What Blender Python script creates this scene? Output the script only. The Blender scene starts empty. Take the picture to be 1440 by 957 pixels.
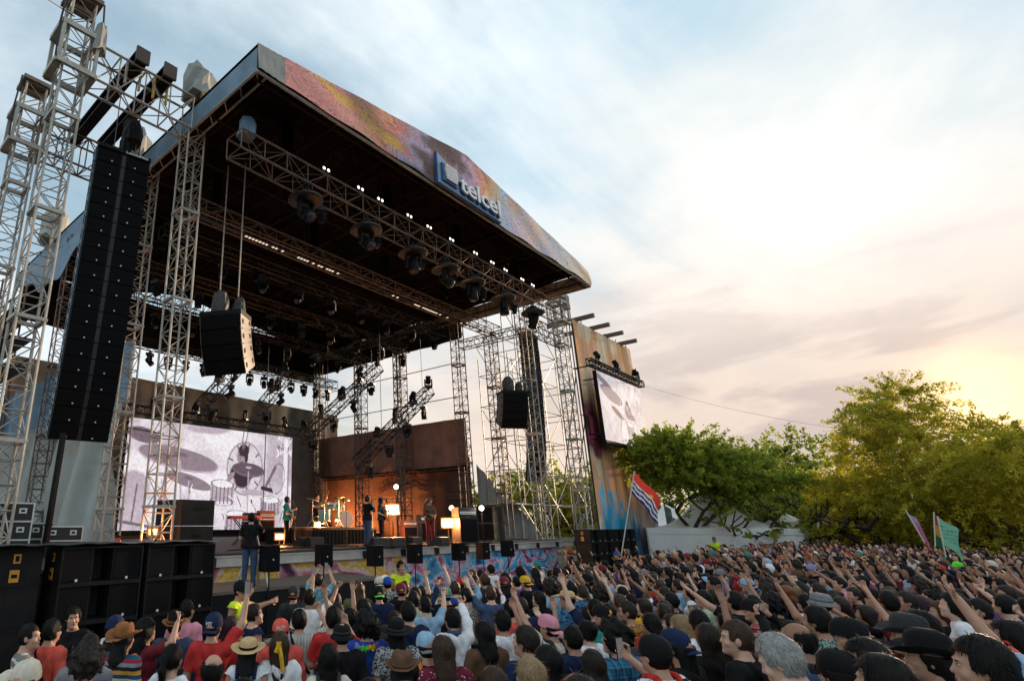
import bpy, bmesh, math, random
import numpy as np
from mathutils import Vector, Matrix, Euler

random.seed(7); np.random.seed(7)
scene = bpy.context.scene
COL = scene.collection
R = math.radians

# ---------------------------------------------------------------- camera
CAM_H = 2.55
cam_data = bpy.data.cameras.new('camera')
cam = bpy.data.objects.new('camera', cam_data)
COL.objects.link(cam)
cam.location = (0, 0, CAM_H)
cam.rotation_euler = (R(90 + 17.725), 0, R(-44.0))
cam_data.sensor_width = 36
cam_data.lens = 20.013
cam_data.shift_x = 0.1716
cam_data.clip_start = 0.1
cam_data.clip_end = 3000
scene.camera = cam

# ---------------------------------------------------------------- light
SUN_EL, SUN_AZ = R(8), R(93)            # azimuth from +Y towards +X
SUN_DIR = Vector((math.sin(SUN_AZ) * math.cos(SUN_EL), math.cos(SUN_AZ) * math.cos(SUN_EL), math.sin(SUN_EL)))
sun_data = bpy.data.lights.new('sun', 'SUN')
sun_data.energy = 3.6
sun_data.angle = R(3)
sun_data.color = (1.0, 0.72, 0.46)
sun = bpy.data.objects.new('sun', sun_data)
COL.objects.link(sun)
sun.location = (40, 0, 40)
sun.rotation_euler = (-SUN_DIR).to_track_quat('-Z', 'Y').to_euler()

scene.view_settings.view_transform = 'Standard'
scene.view_settings.look = 'None'
scene.view_settings.exposure = 0.85
scene.view_settings.gamma = 1.0

world = bpy.data.worlds.new('World')
scene.world = world
world.use_nodes = True
nt = world.node_tree
nt.nodes.clear()
N = nt.nodes.new
L = nt.links.new


def wmath(op, a, b=None, c=None, clamp=False):
    n = N('ShaderNodeMath'); n.operation = op; n.use_clamp = clamp
    for i, v in enumerate((a, b, c)):
        if v is None: continue
        if isinstance(v, (int, float)): n.inputs[i].default_value = v
        else: L(v, n.inputs[i])
    return n.outputs[0]


def wmix(f, a, b):
    n = N('ShaderNodeMix'); n.data_type = 'RGBA'
    if isinstance(f, (int, float)): n.inputs[0].default_value = f
    else: L(f, n.inputs[0])
    for i, v in ((6, a), (7, b)):
        if isinstance(v, tuple): n.inputs[i].default_value = (*v, 1)
        else: L(v, n.inputs[i])
    return n.outputs[2]


def wramp(f, lo, hi):
    n = N('ShaderNodeMapRange'); n.interpolation_type = 'SMOOTHSTEP'
    L(f, n.inputs[0]); n.inputs[1].default_value = lo; n.inputs[2].default_value = hi
    return n.outputs[0]


sky = N('ShaderNodeTexSky'); sky.sky_type = 'NISHITA'; sky.sun_disc = False
sky.sun_elevation = SUN_EL; sky.sun_rotation = SUN_AZ
sky.air_density = 1.0; sky.dust_density = 1.5; sky.ozone_density = 1.5
tc = N('ShaderNodeTexCoord')
sep = N('ShaderNodeSeparateXYZ'); L(tc.outputs['Generated'], sep.inputs[0])
zc = wmath('MAXIMUM', sep.outputs[2], 0.0)
zz = wmath('ADD', zc, 0.18)
px = wmath('DIVIDE', sep.outputs[0], zz)
py = wmath('DIVIDE', sep.outputs[1], zz)
comb = N('ShaderNodeCombineXYZ'); L(px, comb.inputs[0]); L(py, comb.inputs[1])
mp = N('ShaderNodeMapping'); L(comb.outputs[0], mp.inputs[0])
mp.inputs['Rotation'].default_value = (0, 0, R(28)); mp.inputs['Scale'].default_value = (0.55, 1.5, 1)


def wnoise(vec, scale, detail, rough, dist):
    n = N('ShaderNodeTexNoise'); L(vec, n.inputs['Vector'])
    n.inputs['Scale'].default_value = scale; n.inputs['Detail'].default_value = detail
    n.inputs['Roughness'].default_value = rough; n.inputs['Distortion'].default_value = dist
    return n.outputs[0]


cl1 = wnoise(mp.outputs[0], 0.9, 9, 0.55, 0.5)
cl2 = wnoise(comb.outputs[0], 1.6, 8, 0.6, 0.3)
sdot = N('ShaderNodeVectorMath'); sdot.operation = 'DOT_PRODUCT'
L(tc.outputs['Generated'], sdot.inputs[0])
sdot.inputs[1].default_value = Vector((0.917, 0.035, 0.397)).normalized()
sd = wmath('MAXIMUM', sdot.outputs['Value'], 0.0)
veil = wmath('POWER', sd, 12.0)                                  # thin bright cloud sheet above the low sun
cover = wmath('ADD', wmath('MULTIPLY', cl1, 0.7), wmath('MULTIPLY', cl2, 0.3))
streak = wramp(cover, 0.39, 0.60)
cover = wramp(wmath('ADD', cover, wmath('MULTIPLY', veil, 0.30)), 0.38, 0.62)
cover = wmath('ADD', wmath('MULTIPLY', cover, 0.42), 0.56, clamp=True)
grey = wmix(streak, (0.285, 0.40, 0.475), (0.545, 0.59, 0.61))
bright = wmix(wramp(wmath('ADD', veil, wmath('MULTIPLY', streak, 0.34)), 0.45, 1.22), grey, (0.535, 0.515, 0.485))
low = wmath('MULTIPLY', wramp(zc, 0.50, 0.10), wramp(sd, 0.35, 0.95))
bright = wmix(wmath('MULTIPLY', low, 0.88), bright, (0.545, 0.42, 0.335))
# darker mauve bellies of the low clouds
mp2 = N('ShaderNodeMapping'); L(tc.outputs['Generated'], mp2.inputs[0])
mp2.inputs['Scale'].default_value = (2.2, 2.2, 7.5)
cl3 = wnoise(mp2.outputs[0], 1.6, 7, 0.55, 0.4)
belly = wmath('MULTIPLY', wramp(cl3, 0.50, 0.64), wramp(zc, 0.46, 0.14))
bright = wmix(wmath('MULTIPLY', belly, 0.60), bright, (0.32, 0.27, 0.26))
skyc = N('ShaderNodeVectorMath'); skyc.operation = 'SCALE'
L(sky.outputs[0], skyc.inputs[0]); skyc.inputs['Scale'].default_value = 0.12
# the hot patch of thin cloud right at the sun
hdot = N('ShaderNodeVectorMath'); hdot.operation = 'DOT_PRODUCT'
L(tc.outputs['Generated'], hdot.inputs[0]); hdot.inputs[1].default_value = SUN_DIR
hot = wmath('POWER', wmath('MAXIMUM', hdot.outputs['Value'], 0.0), 900.0)
lowcov = wmath('MAXIMUM', cover, wmath('MAXIMUM', low, wramp(hdot.outputs['Value'], 0.45, 0.85)))
col = wmix(lowcov, skyc.outputs[0], bright)
core = N('ShaderNodeVectorMath'); core.operation = 'SCALE'       # sunlight spread through the thin sheet
core.inputs[0].default_value = (1.0, 0.95, 0.88); L(wmath('MULTIPLY', wmath('MULTIPLY', wmath('POWER', sd, 60.0), 0.16), wmath('MULTIPLY', wramp(zc, 0.14, 0.40), wmath('ADD', wmath('MULTIPLY', streak, 1.0), 0.5))), core.inputs['Scale'])
addc = N('ShaderNodeVectorMath'); addc.operation = 'ADD'; L(col, addc.inputs[0]); L(core.outputs[0], addc.inputs[1]); col = addc.outputs[0]
col = wmix(wmath('MULTIPLY', hot, 0.85), col, (1.3, 0.85, 0.45))
bg = N('ShaderNodeBackground'); L(col, bg.inputs[0]); bg.inputs[1].default_value = 1.0
out = N('ShaderNodeOutputWorld'); L(bg.outputs[0], out.inputs[0])

# ---------------------------------------------------------------- measuring helper: sight line onto a plane of the place
_Y, _P = R(44.0), R(17.725)
_f0 = Vector((math.sin(_Y), math.cos(_Y), 0)); _rt = Vector((math.cos(_Y), -math.sin(_Y), 0))
_fw = _f0 * math.cos(_P) + Vector((0, 0, 1)) * math.sin(_P)
_up = -_f0 * math.sin(_P) + Vector((0, 0, 1)) * math.cos(_P)


def at(u, v, **k):
    d = _rt * ((u - 472.86) / 800.53) - _up * ((v - 478.5) / 800.53) + _fw
    (a, val), = k.items()
    if a == 'r': t = val / math.hypot(d.x, d.y)
    else:
        i = 'xyz'.index(a); t = (val - (CAM_H if i == 2 else 0)) / d[i]
    return Vector((0, 0, CAM_H)) + d * t


def proj(p):
    w = Vector(p) - Vector((0, 0, CAM_H)); z = w.dot(_fw)
    return 472.86 + 800.53 * w.dot(_rt) / z, 478.5 - 800.53 * w.dot(_up) / z


def sstep(a, b, x): q = np.clip((x - a) / (b - a), 0, 1); return q * q * (3 - 2 * q)


def gz(x, y):
    """height of the ground: a low rise where the camera stands, a shallow hollow before the stage"""
    low = -0.25 + 0.45 * sstep(4.6, -0.3, y) * sstep(16, 4, np.hypot(x, y))
    return low + (0 - low) * sstep(8.75, 9.2, y) * sstep(54, 48, x)


# ---------------------------------------------------------------- materials
MATS = {}


def mat(name, color, rough=0.6, metal=0.0, var=0.12, scale=8.0, bump=0.0, bscale=60.0, spec=0.4, emit=None, estr=0.0, stretch=None, color2=None):
    if name in MATS: return MATS[name]
    m = bpy.data.materials.new(name); MATS[name] = m
    m.use_nodes = True
    t = m.node_tree; b = t.nodes['Principled BSDF']
    b.inputs['Roughness'].default_value = rough; b.inputs['Metallic'].default_value = metal
    b.inputs['Specular IOR Level'].default_value = spec
    c = t.nodes.new('ShaderNodeTexCoord')
    mpn = t.nodes.new('ShaderNodeMapping'); t.links.new(c.outputs['Object'], mpn.inputs[0])
    if stretch: mpn.inputs['Scale'].default_value = stretch
    no = t.nodes.new('ShaderNodeTexNoise'); t.links.new(mpn.outputs[0], no.inputs['Vector'])
    no.inputs['Scale'].default_value = scale; no.inputs['Detail'].default_value = 6; no.inputs['Roughness'].default_value = 0.62
    mr = t.nodes.new('ShaderNodeMapRange'); t.links.new(no.outputs[0], mr.inputs[0]); mr.inputs[1].default_value = 0.3; mr.inputs[2].default_value = 0.7
    mx = t.nodes.new('ShaderNodeMix'); mx.data_type = 'RGBA'; t.links.new(mr.outputs[0], mx.inputs[0])
    c2 = color2 or tuple(min(1, x * (1 + var)) for x in color)
    mx.inputs[6].default_value = (*[x * (1 - var) for x in color], 1); mx.inputs[7].default_value = (*c2, 1)
    t.links.new(mx.outputs[2], b.inputs['Base Color'])
    if bump:
        n2 = t.nodes.new('ShaderNodeTexNoise'); t.links.new(mpn.outputs[0], n2.inputs['Vector'])
        n2.inputs['Scale'].default_value = bscale; n2.inputs['Detail'].default_value = 5
        bp = t.nodes.new('ShaderNodeBump'); bp.inputs['Strength'].default_value = bump; bp.inputs['Distance'].default_value = 0.02
        t.links.new(n2.outputs[0], bp.inputs['Height']); t.links.new(bp.outputs[0], b.inputs['Normal'])
    if emit:
        b.inputs['Emission Color'].default_value = (*emit, 1); b.inputs['Emission Strength'].default_value = estr
    return m


def attr_mat(name, rough=0.7, emit=0.0, noise=0.0, spec=0.3, trans=0.0, contour=0.0):
    """material that takes its colour from the colour attribute 'tint'"""
    if name in MATS: return MATS[name]
    m = bpy.data.materials.new(name); MATS[name] = m
    m.use_nodes = True; t = m.node_tree; b = t.nodes['Principled BSDF']
    a = t.nodes.new('ShaderNodeAttribute'); a.attribute_name = 'tint'
    col = a.outputs['Color']
    if noise:
        c = t.nodes.new('ShaderNodeTexCoord'); no = t.nodes.new('ShaderNodeTexNoise'); t.links.new(c.outputs['Object'], no.inputs['Vector'])
        no.inputs['Scale'].default_value = 9; no.inputs['Detail'].default_value = 6
        mx = t.nodes.new('ShaderNodeMix'); mx.data_type = 'RGBA'; mx.blend_type = 'OVERLAY'; mx.inputs[0].default_value = noise
        t.links.new(col, mx.inputs[6]); t.links.new(no.outputs['Color'], mx.inputs[7]); col = mx.outputs[2]
    b.inputs['Roughness'].default_value = rough; b.inputs['Specular IOR Level'].default_value = spec
    if contour:                                              # fine printed contour lines over the colour fields
        w = t.nodes.new('ShaderNodeTexNoise'); w.inputs['Scale'].default_value = 0.5; w.inputs['Detail'].default_value = 3; w.inputs['Distortion'].default_value = 1.2
        c = t.nodes.new('ShaderNodeTexCoord'); t.links.new(c.outputs['Object'], w.inputs['Vector'])
        mm = t.nodes.new('ShaderNodeMath'); mm.operation = 'MULTIPLY'; t.links.new(w.outputs[0], mm.inputs[0]); mm.inputs[1].default_value = 24
        fr = t.nodes.new('ShaderNodeMath'); fr.operation = 'PINGPONG'; t.links.new(mm.outputs[0], fr.inputs[0]); fr.inputs[1].default_value = 0.5
        st = t.nodes.new('ShaderNodeMapRange'); t.links.new(fr.outputs[0], st.inputs[0]); st.inputs[2].default_value = 0.22; st.inputs[3].default_value = 1 - contour; st.inputs[4].default_value = 1.08
        sc = t.nodes.new('ShaderNodeVectorMath'); sc.operation = 'SCALE'; t.links.new(col, sc.inputs[0]); t.links.new(st.outputs[0], sc.inputs['Scale']); col = sc.outputs[0]
    if emit:
        b.inputs['Base Color'].default_value = (0.01, 0.01, 0.01, 1)
        t.links.new(col, b.inputs['Emission Color']); b.inputs['Emission Strength'].default_value = emit
    else:
        t.links.new(col, b.inputs['Base Color'])
    if trans:
        o = t.nodes['Material Output']; tr = t.nodes.new('ShaderNodeBsdfTranslucent'); t.links.new(col, tr.inputs[0])
        ms = t.nodes.new('ShaderNodeMixShader'); ms.inputs[0].default_value = trans
        t.links.new(b.outputs[0], ms.inputs[1]); t.links.new(tr.outputs[0], ms.inputs[2]); t.links.new(ms.outputs[0], o.inputs[0])
    return m


def pattern_mat(name, kind, cols, scale=10.0, rough=0.8):
    """cloth with a print: stripes, hstripes, plaid, floral, dots"""
    if name in MATS: return MATS[name]
    m = bpy.data.materials.new(name); MATS[name] = m
    m.use_nodes = True; t = m.node_tree; b = t.nodes['Principled BSDF']; b.inputs['Roughness'].default_value = rough
    b.inputs['Specular IOR Level'].default_value = 0.2
    c = t.nodes.new('ShaderNodeTexCoord')

    def ramp(fac, stops):
        r = t.nodes.new('ShaderNodeValToRGB'); r.color_ramp.interpolation = 'CONSTANT'
        el = r.color_ramp.elements
        while len(el) > 1: el.remove(el[-1])
        el[0].position = stops[0][0]; el[0].color = (*stops[0][1], 1)
        for p, cc in stops[1:]:
            e = el.new(p); e.color = (*cc, 1)
        t.links.new(fac, r.inputs[0]); return r.outputs[0]

    def wave(axis, sc, off=0.0):
        w = t.nodes.new('ShaderNodeTexWave'); w.bands_direction = axis; w.wave_profile = 'SAW'
        w.inputs['Scale'].default_value = sc; w.inputs['Distortion'].default_value = 0.4; w.inputs['Phase Offset'].default_value = off
        t.links.new(c.outputs['Object'], w.inputs['Vector']); return w.outputs['Fac']
    n = len(cols)
    if kind in ('stripes', 'hstripes'):
        o = ramp(wave('X' if kind == 'stripes' else 'Z', scale), [(i / n, cols[i]) for i in range(n)])
    elif kind == 'plaid':
        a = ramp(wave('X', scale), [(0, cols[0]), (0.5, cols[1]), (0.8, cols[2])])
        z = ramp(wave('Z', scale), [(0, cols[0]), (0.5, cols[1]), (0.85, cols[2])])
        mx = t.nodes.new('ShaderNodeMix'); mx.data_type = 'RGBA'; mx.inputs[0].default_value = 0.5
        t.links.new(a, mx.inputs[6]); t.links.new(z, mx.inputs[7]); o = mx.outputs[2]
    else:
        v = t.nodes.new('ShaderNodeTexVoronoi'); v.inputs['Scale'].default_value = scale
        t.links.new(c.outputs['Object'], v.inputs['Vector'])
        if kind == 'dots': o = ramp(v.outputs['Distance'], [(0, cols[1]), (0.22, cols[0])])
        else:
            no = t.nodes.new('ShaderNodeTexNoise'); no.inputs['Scale'].default_value = scale * 1.1; no.inputs['Detail'].default_value = 3; no.inputs['Distortion'].default_value = 1.5
            t.links.new(c.outputs['Object'], no.inputs['Vector'])
            o = ramp(no.outputs[0], [(0, cols[0])] + [(0.40 + 0.22 * i / max(1, n - 1), cols[i]) for i in range(1, n)])
    t.links.new(o, b.inputs['Base Color'])
    return m


def art_mat(name, stops, scale=0.35, seed=0.0, contour=0.35, fine=6.0, rough=0.75, axis=None):
    """printed festival artwork: marbled, contour-lined colour fields"""
    m = bpy.data.materials.new(name); m.use_nodes = True; t = m.node_tree; b = t.nodes['Principled BSDF']
    b.inputs['Roughness'].default_value = rough; b.inputs['Specular IOR Level'].default_value = 0.2
    c = t.nodes.new('ShaderNodeTexCoord'); mpn = t.nodes.new('ShaderNodeMapping'); t.links.new(c.outputs['Object'], mpn.inputs[0])
    mpn.inputs['Location'].default_value = (seed, seed * 0.7, seed * 1.3)
    if axis: mpn.inputs['Rotation'].default_value = axis
    mpn.inputs['Scale'].default_value = (1, 1, 1.7)
    w = t.nodes.new('ShaderNodeTexNoise'); w.inputs['Scale'].default_value = scale; w.inputs['Detail'].default_value = 4; w.inputs['Distortion'].default_value = 1.8
    t.links.new(mpn.outputs[0], w.inputs['Vector'])
    r = t.nodes.new('ShaderNodeValToRGB'); el = r.color_ramp.elements
    while len(el) > 1: el.remove(el[-1])
    el[0].position = stops[0][0]; el[0].color = (*stops[0][1], 1)
    for p, cc in stops[1:]:
        e = el.new(p); e.color = (*cc, 1)
    t.links.new(w.outputs[0], r.inputs[0])
    # thin contour lines following the same field
    mm = t.nodes.new('ShaderNodeMath'); mm.operation = 'MULTIPLY'; t.links.new(w.outputs[0], mm.inputs[0]); mm.inputs[1].default_value = 46
    fr = t.nodes.new('ShaderNodeMath'); fr.operation = 'PINGPONG'; t.links.new(mm.outputs[0], fr.inputs[0]); fr.inputs[1].default_value = 0.5
    st = t.nodes.new('ShaderNodeMapRange'); t.links.new(fr.outputs[0], st.inputs[0]); st.inputs[1].default_value = 0.0; st.inputs[2].default_value = 0.22
    st.inputs[3].default_value = 1 - contour; st.inputs[4].default_value = 1
    n2 = t.nodes.new('ShaderNodeTexNoise'); n2.inputs['Scale'].default_value = fine; n2.inputs['Detail'].default_value = 8; n2.inputs['Roughness'].default_value = 0.75
    t.links.new(mpn.outputs[0], n2.inputs['Vector'])
    mr = t.nodes.new('ShaderNodeMapRange'); t.links.new(n2.outputs[0], mr.inputs[0]); mr.inputs[1].default_value = 0.3; mr.inputs[2].default_value = 0.7; mr.inputs[3].default_value = 0.55; mr.inputs[4].default_value = 1.35
    m1 = t.nodes.new('ShaderNodeMath'); m1.operation = 'MULTIPLY'; t.links.new(st.outputs[0], m1.inputs[0]); t.links.new(mr.outputs[0], m1.inputs[1])
    sc = t.nodes.new('ShaderNodeVectorMath'); sc.operation = 'SCALE'; t.links.new(r.outputs[0], sc.inputs[0]); t.links.new(m1.outputs[0], sc.inputs['Scale'])
    t.links.new(sc.outputs[0], b.inputs['Base Color'])
    return m


# ---------------------------------------------------------------- mesh helpers
class MB:
    """collects shapes; build() links them as one mesh object"""
    def __init__(s): s.v = []; s.f = []; s.m = []; s.n = 0

    def add(s, verts, faces, mi=0):
        o = s.n
        s.v.extend([tuple(p) for p in verts]); s.f.extend([tuple(i + o for i in f) for f in faces]); s.m.extend([mi] * len(faces)); s.n += len(verts)

    def box(s, c, d, rot=None, mi=0, taper=None):
        x, y, z = d[0] / 2, d[1] / 2, d[2] / 2
        P = [Vector((sx * x, sy * y, sz * z)) for sz in (-1, 1) for sy in (-1, 1) for sx in (-1, 1)]
        if taper:
            for i in range(4, 8): P[i].x *= taper; P[i].y *= taper
        if rot is not None:
            M = rot if isinstance(rot, Matrix) else Euler(rot).to_matrix()
            P = [M @ p for p in P]
        C = Vector(c)
        s.add([p + C for p in P], [(0, 2, 3, 1), (4, 5, 7, 6), (0, 1, 5, 4), (2, 6, 7, 3), (0, 4, 6, 2), (1, 3, 7, 5)], mi)

    def tube(s, a, b, r, n=6, r2=None, mi=0, caps=True):
        a = Vector(a); b = Vector(b); d = b - a
        if d.length < 1e-6: return
        d.normalize(); u = d.orthogonal().normalized(); w = d.cross(u)
        r2 = r if r2 is None else r2
        P = []
        for c, rr in ((a, r), (b, r2)):
            for i in range(n):
                t = 2 * math.pi * (i + 0.5) / n
                P.append(c + (u * math.cos(t) + w * math.sin(t)) * rr)
        F = [(i, (i + 1) % n, n + (i + 1) % n, n + i) for i in range(n)]
        if caps: F += [tuple(range(n - 1, -1, -1)), tuple(range(n, 2 * n))]
        s.add(P, F, mi)

    def path(s, pts, r, n=6, mi=0):
        for a, b in zip(pts[:-1], pts[1:]): s.tube(a, b, r, n, mi=mi)

    def lathe(s, prof, n=16, c=(0, 0, 0), M=None, mi=0, bend=None):
        C = Vector(c); P = []
        for r, z in prof:
            for i in range(n):
                t = 2 * math.pi * i / n
                p = Vector((r * math.cos(t), r * math.sin(t), z))
                if bend: p = bend(p)
                if M is not None: p = M @ p
                P.append(p + C)
        F = [(j * n + i, j * n + (i + 1) % n, (j + 1) * n + (i + 1) % n, (j + 1) * n + i) for j in range(len(prof) - 1) for i in range(n)]
        F += [tuple(range(n - 1, -1, -1)), tuple((len(prof) - 1) * n + i for i in range(n))]
        s.add(P, F, mi)

    def grid(s, fn, nu, nv, mi=0):
        P = [fn(i / nu, j / nv) for j in range(nv + 1) for i in range(nu + 1)]
        s.add(P, [(j * (nu + 1) + i, j * (nu + 1) + i + 1, (j + 1) * (nu + 1) + i + 1, (j + 1) * (nu + 1) + i) for j in range(nv) for i in range(nu)], mi)

    def mesh(s, name, mats, smooth=False, off=(0, 0, 0)):
        me = bpy.data.meshes.new(name)
        o = Vector(off)
        me.from_pydata([(p[0] - o.x, p[1] - o.y, p[2] - o.z) for p in s.v], [], s.f)
        for m in (mats if isinstance(mats, (list, tuple)) else [mats]): me.materials.append(m)
        if len(me.materials) > 1: me.polygons.foreach_set('material_index', s.m)
        if smooth: me.polygons.foreach_set('use_smooth', [True] * len(me.polygons))
        me.update(); return me

    def build(s, name, mats, parent=None, smooth=False, world=True, kind=None):
        """world=True: coordinates are world coordinates (an unrotated parent's location is taken off)"""
        off = parent_origin(parent) if (parent is not None and world) else (0, 0, 0)
        return link(name, s.mesh(name, mats, smooth, off), parent, kind)


def parent_origin(p):
    o = Vector((0, 0, 0))
    while p is not None:
        o += Vector(p.location); p = p.parent
    return o


def link(name, me, parent=None, kind=None):
    o = bpy.data.objects.new(name, me); COL.objects.link(o)
    if parent is not None: o.parent = parent
    if kind: o['kind'] = kind
    return o


def tag(o, label, cat, group=None):
    o['label'] = label; o['category'] = cat
    if group: o['group'] = group
    return o


def thing(name, label, cat, loc=(0, 0, 0), rotz=0.0, group=None):
    o = bpy.data.objects.new(name, None); COL.objects.link(o); o.empty_display_size = 0.3
    o.location = loc; o.rotation_euler = (0, 0, rotz)
    return tag(o, label, cat, group)


def copy_tree(o, parent=None):
    c = o.copy(); COL.objects.link(c)
    if parent is not None: c.parent = parent
    for ch in list(o.children): copy_tree(ch, c)
    return c


def solidify_grid(fn, nu, nv, th, normal):
    """a cloth sheet with thickness: front and back grid"""
    mb = MB(); nn = Vector(normal) * th
    mb.grid(fn, nu, nv); mb.grid(lambda a, b: Vector(fn(a, b)) + nn, nu, nv)
    return mb
# ================================================================ setting
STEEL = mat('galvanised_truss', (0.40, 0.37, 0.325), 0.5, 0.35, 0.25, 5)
STEELD = mat('shaded_truss', (0.18, 0.135, 0.11), 0.6, 0.3, 0.3, 5)  # darker copy of the truss metal, backlit shade put into the colour
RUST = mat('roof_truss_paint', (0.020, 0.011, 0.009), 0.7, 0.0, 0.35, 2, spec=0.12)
BLACKT = mat('black_truss', (0.018, 0.017, 0.017), 0.5, 0.2, 0.3, 6)
BLACK = mat('black_paint', (0.006, 0.006, 0.007), 0.6, 0.0, 0.4, 4, spec=0.18)
GRILLE = mat('speaker_grille', (0.0045, 0.0045, 0.0055), 0.8, 0.0, 0.5, 40, bump=0.3, bscale=220, spec=0.14)
PANEL = mat('stage_aluminium', (0.52, 0.50, 0.47), 0.45, 0.4, 0.15, 3)
TARPB = mat('blue_grey_tarpaulin', (0.14, 0.24, 0.34), 0.5, 0.0, 0.3, 1.2, bump=0.5, bscale=3)
TARPG = mat('grey_tarpaulin', (0.27, 0.27, 0.25), 0.6, 0.0, 0.25, 1.0, bump=0.6, bscale=3)
TARPBG = mat('beige_grey_tarpaulin', (0.52, 0.48, 0.41), 0.7, 0.0, 0.3, 0.7, bump=0.6, bscale=2.5, color2=(0.46, 0.50, 0.49), spec=0.1)
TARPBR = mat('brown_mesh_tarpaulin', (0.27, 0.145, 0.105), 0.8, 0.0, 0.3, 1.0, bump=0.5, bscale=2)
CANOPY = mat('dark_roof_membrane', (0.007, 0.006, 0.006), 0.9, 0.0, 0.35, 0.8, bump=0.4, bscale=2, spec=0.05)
CLOTHBK = mat('black_stage_cloth', (0.006, 0.0055, 0.0055), 0.9, 0.0, 0.4, 3, bump=0.6, bscale=6)
CLOTHGR = mat('grey_backdrop_cloth', (0.20, 0.18, 0.155), 0.85, 0.0, 0.25, 1.0, bump=0.5, bscale=3)
CHROME = mat('case_edging', (0.62, 0.61, 0.58), 0.35, 0.8, 0.1, 6)
WOODB = mat('black_stage_plywood', (0.035, 0.030, 0.027), 0.6, 0.0, 0.5, 2.0)
WHITEP = mat('white_print', (0.75, 0.75, 0.75), 0.5, 0.0, 0.03)
ORANGE = mat('orange_label', (0.75, 0.33, 0.04), 0.5, 0.0, 0.1)
YELLOWP = mat('yellow_metal_paint', (0.65, 0.40, 0.05), 0.5, 0.1, 0.2)
RUBBER = mat('black_rubber', (0.014, 0.014, 0.014), 0.8, 0, 0.3)

# ground: one sheet, trampled dry grass
wrp = lambda q: 40 * q + 760 * q ** 5
g = MB(); g.grid(lambda a, b: (wrp(2 * a - 1) + 8, wrp(2 * b - 1) + 3, float(gz(wrp(2 * a - 1) + 8, wrp(2 * b - 1) + 3)) - 0.004), 170, 170)
GROUND = mat('trampled_grass', (0.085, 0.085, 0.045), 0.95, 0, 0.4, 0.6, bump=0.4, bscale=12, color2=(0.17, 0.13, 0.085))
go = g.build('ground', GROUND); go['kind'] = 'structure'


def lattice(root, p0, p1, w, h, mt, bay=0.6, rc=0.027, rl=0.013, up=(0, 0, 1), n=6, frames=1, xb=False, chord_name='chord'):
    p0 = Vector(p0); p1 = Vector(p1); d = (p1 - p0); ln = d.length; d.normalize()
    upv = Vector(up)
    if abs(upv.dot(d)) > 0.95: upv = Vector((0, 1, 0))
    u = d.cross(upv).normalized(); v = u.cross(d).normalized()
    cs = [u * (a * w / 2) + v * (b * h / 2) for a, b in ((-1, -1), (1, -1), (1, 1), (-1, 1))]
    for c in cs:
        m = MB(); m.tube(p0 + c, p1 + c, rc, n); m.build(chord_name, mt, root, smooth=False)
    nb = max(1, round(ln / bay)); lace = MB()
    for k in range(nb):
        a = p0 + d * (ln * k / nb); b = p0 + d * (ln * (k + 1) / nb)
        for i in range(4):
            c0, c1 = cs[i], cs[(i + 1) % 4]
            if (k + i) % 2: c0, c1 = c1, c0
            lace.tube(a + c0, b + c1, rl, 4, caps=False)
            if xb: lace.tube(a + c1, b + c0, rl, 4, caps=False)
            if k % frames == 0: lace.tube(a + c0, a + c1, rl * 1.1, 4, caps=False)
    for i in range(4): lace.tube(p1 + cs[i], p1 + cs[(i + 1) % 4], rl * 1.2, 4, caps=False)
    lace.build('lacing', mt, root, kind='stuff')


def tower(label, x, y, z0, z1, s=0.52, mt=STEEL, plates=2.9, group='truss towers holding up the roof', bay=0.5, rc=0.034, rl=0.015):
    t = thing('truss_tower', label, 'truss tower', (x, y, z0), 0, group)
    lattice(t, (x, y, z0 + 0.06), (x, y, z1), s, s, mt, bay, rc, rl, frames=1)
    b = MB(); b.box((x, y, z0 + 0.03), (s + 0.25, s + 0.25, 0.06)); b.build('base_plate', mt, t)
    z = z0 + 1.2
    while z < z1 - 0.5:
        m = MB()
        for sx, sy, dx, dy in ((0, 1, s, 0.05), (0, -1, s, 0.05), (1, 0, 0.05, s), (-1, 0, 0.05, s)):
            m.box((x + sx * s / 2, y + sy * s / 2, z), (dx + 0.06, dy + 0.03, 0.07))
        m.build('joint_frame', mt, t); z += plates
    return t


ZR, DECK, XL, XR, YF, YB = 14.63, 1.75, 7.3, 29.2, 10.75, 32.6
XT = 28.6
# --- towers
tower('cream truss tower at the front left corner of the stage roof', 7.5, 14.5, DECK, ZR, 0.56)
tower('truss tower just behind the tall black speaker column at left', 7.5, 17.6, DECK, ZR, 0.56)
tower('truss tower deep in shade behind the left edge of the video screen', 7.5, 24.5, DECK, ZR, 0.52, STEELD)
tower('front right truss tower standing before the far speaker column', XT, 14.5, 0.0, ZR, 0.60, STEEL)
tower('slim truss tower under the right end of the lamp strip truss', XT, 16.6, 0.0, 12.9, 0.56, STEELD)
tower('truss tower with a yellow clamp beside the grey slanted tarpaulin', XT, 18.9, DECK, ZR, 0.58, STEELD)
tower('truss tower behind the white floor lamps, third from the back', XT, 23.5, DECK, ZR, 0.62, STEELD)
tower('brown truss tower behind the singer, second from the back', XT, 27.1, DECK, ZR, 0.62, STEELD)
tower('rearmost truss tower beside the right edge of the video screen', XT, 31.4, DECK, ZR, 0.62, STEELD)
for x, y, l in ((28.15, 23.4, 'dark ladder-like pole truss against the tower nearest the floor lamps'), (28.15, 27.0, 'dark ladder-like pole truss beside the tower behind the singer'), (28.1, 31.2, 'dark ladder-like pole truss beside the rearmost tower')):
    t = thing('pole_truss', l, 'truss', (x, y, DECK), 0, 'pole trusses beside the roof towers')
    lattice(t, (x, y, DECK), (x, y, 13.6), 0.35, 0.35, STEELD, 0.6, 0.03, 0.02)

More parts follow.
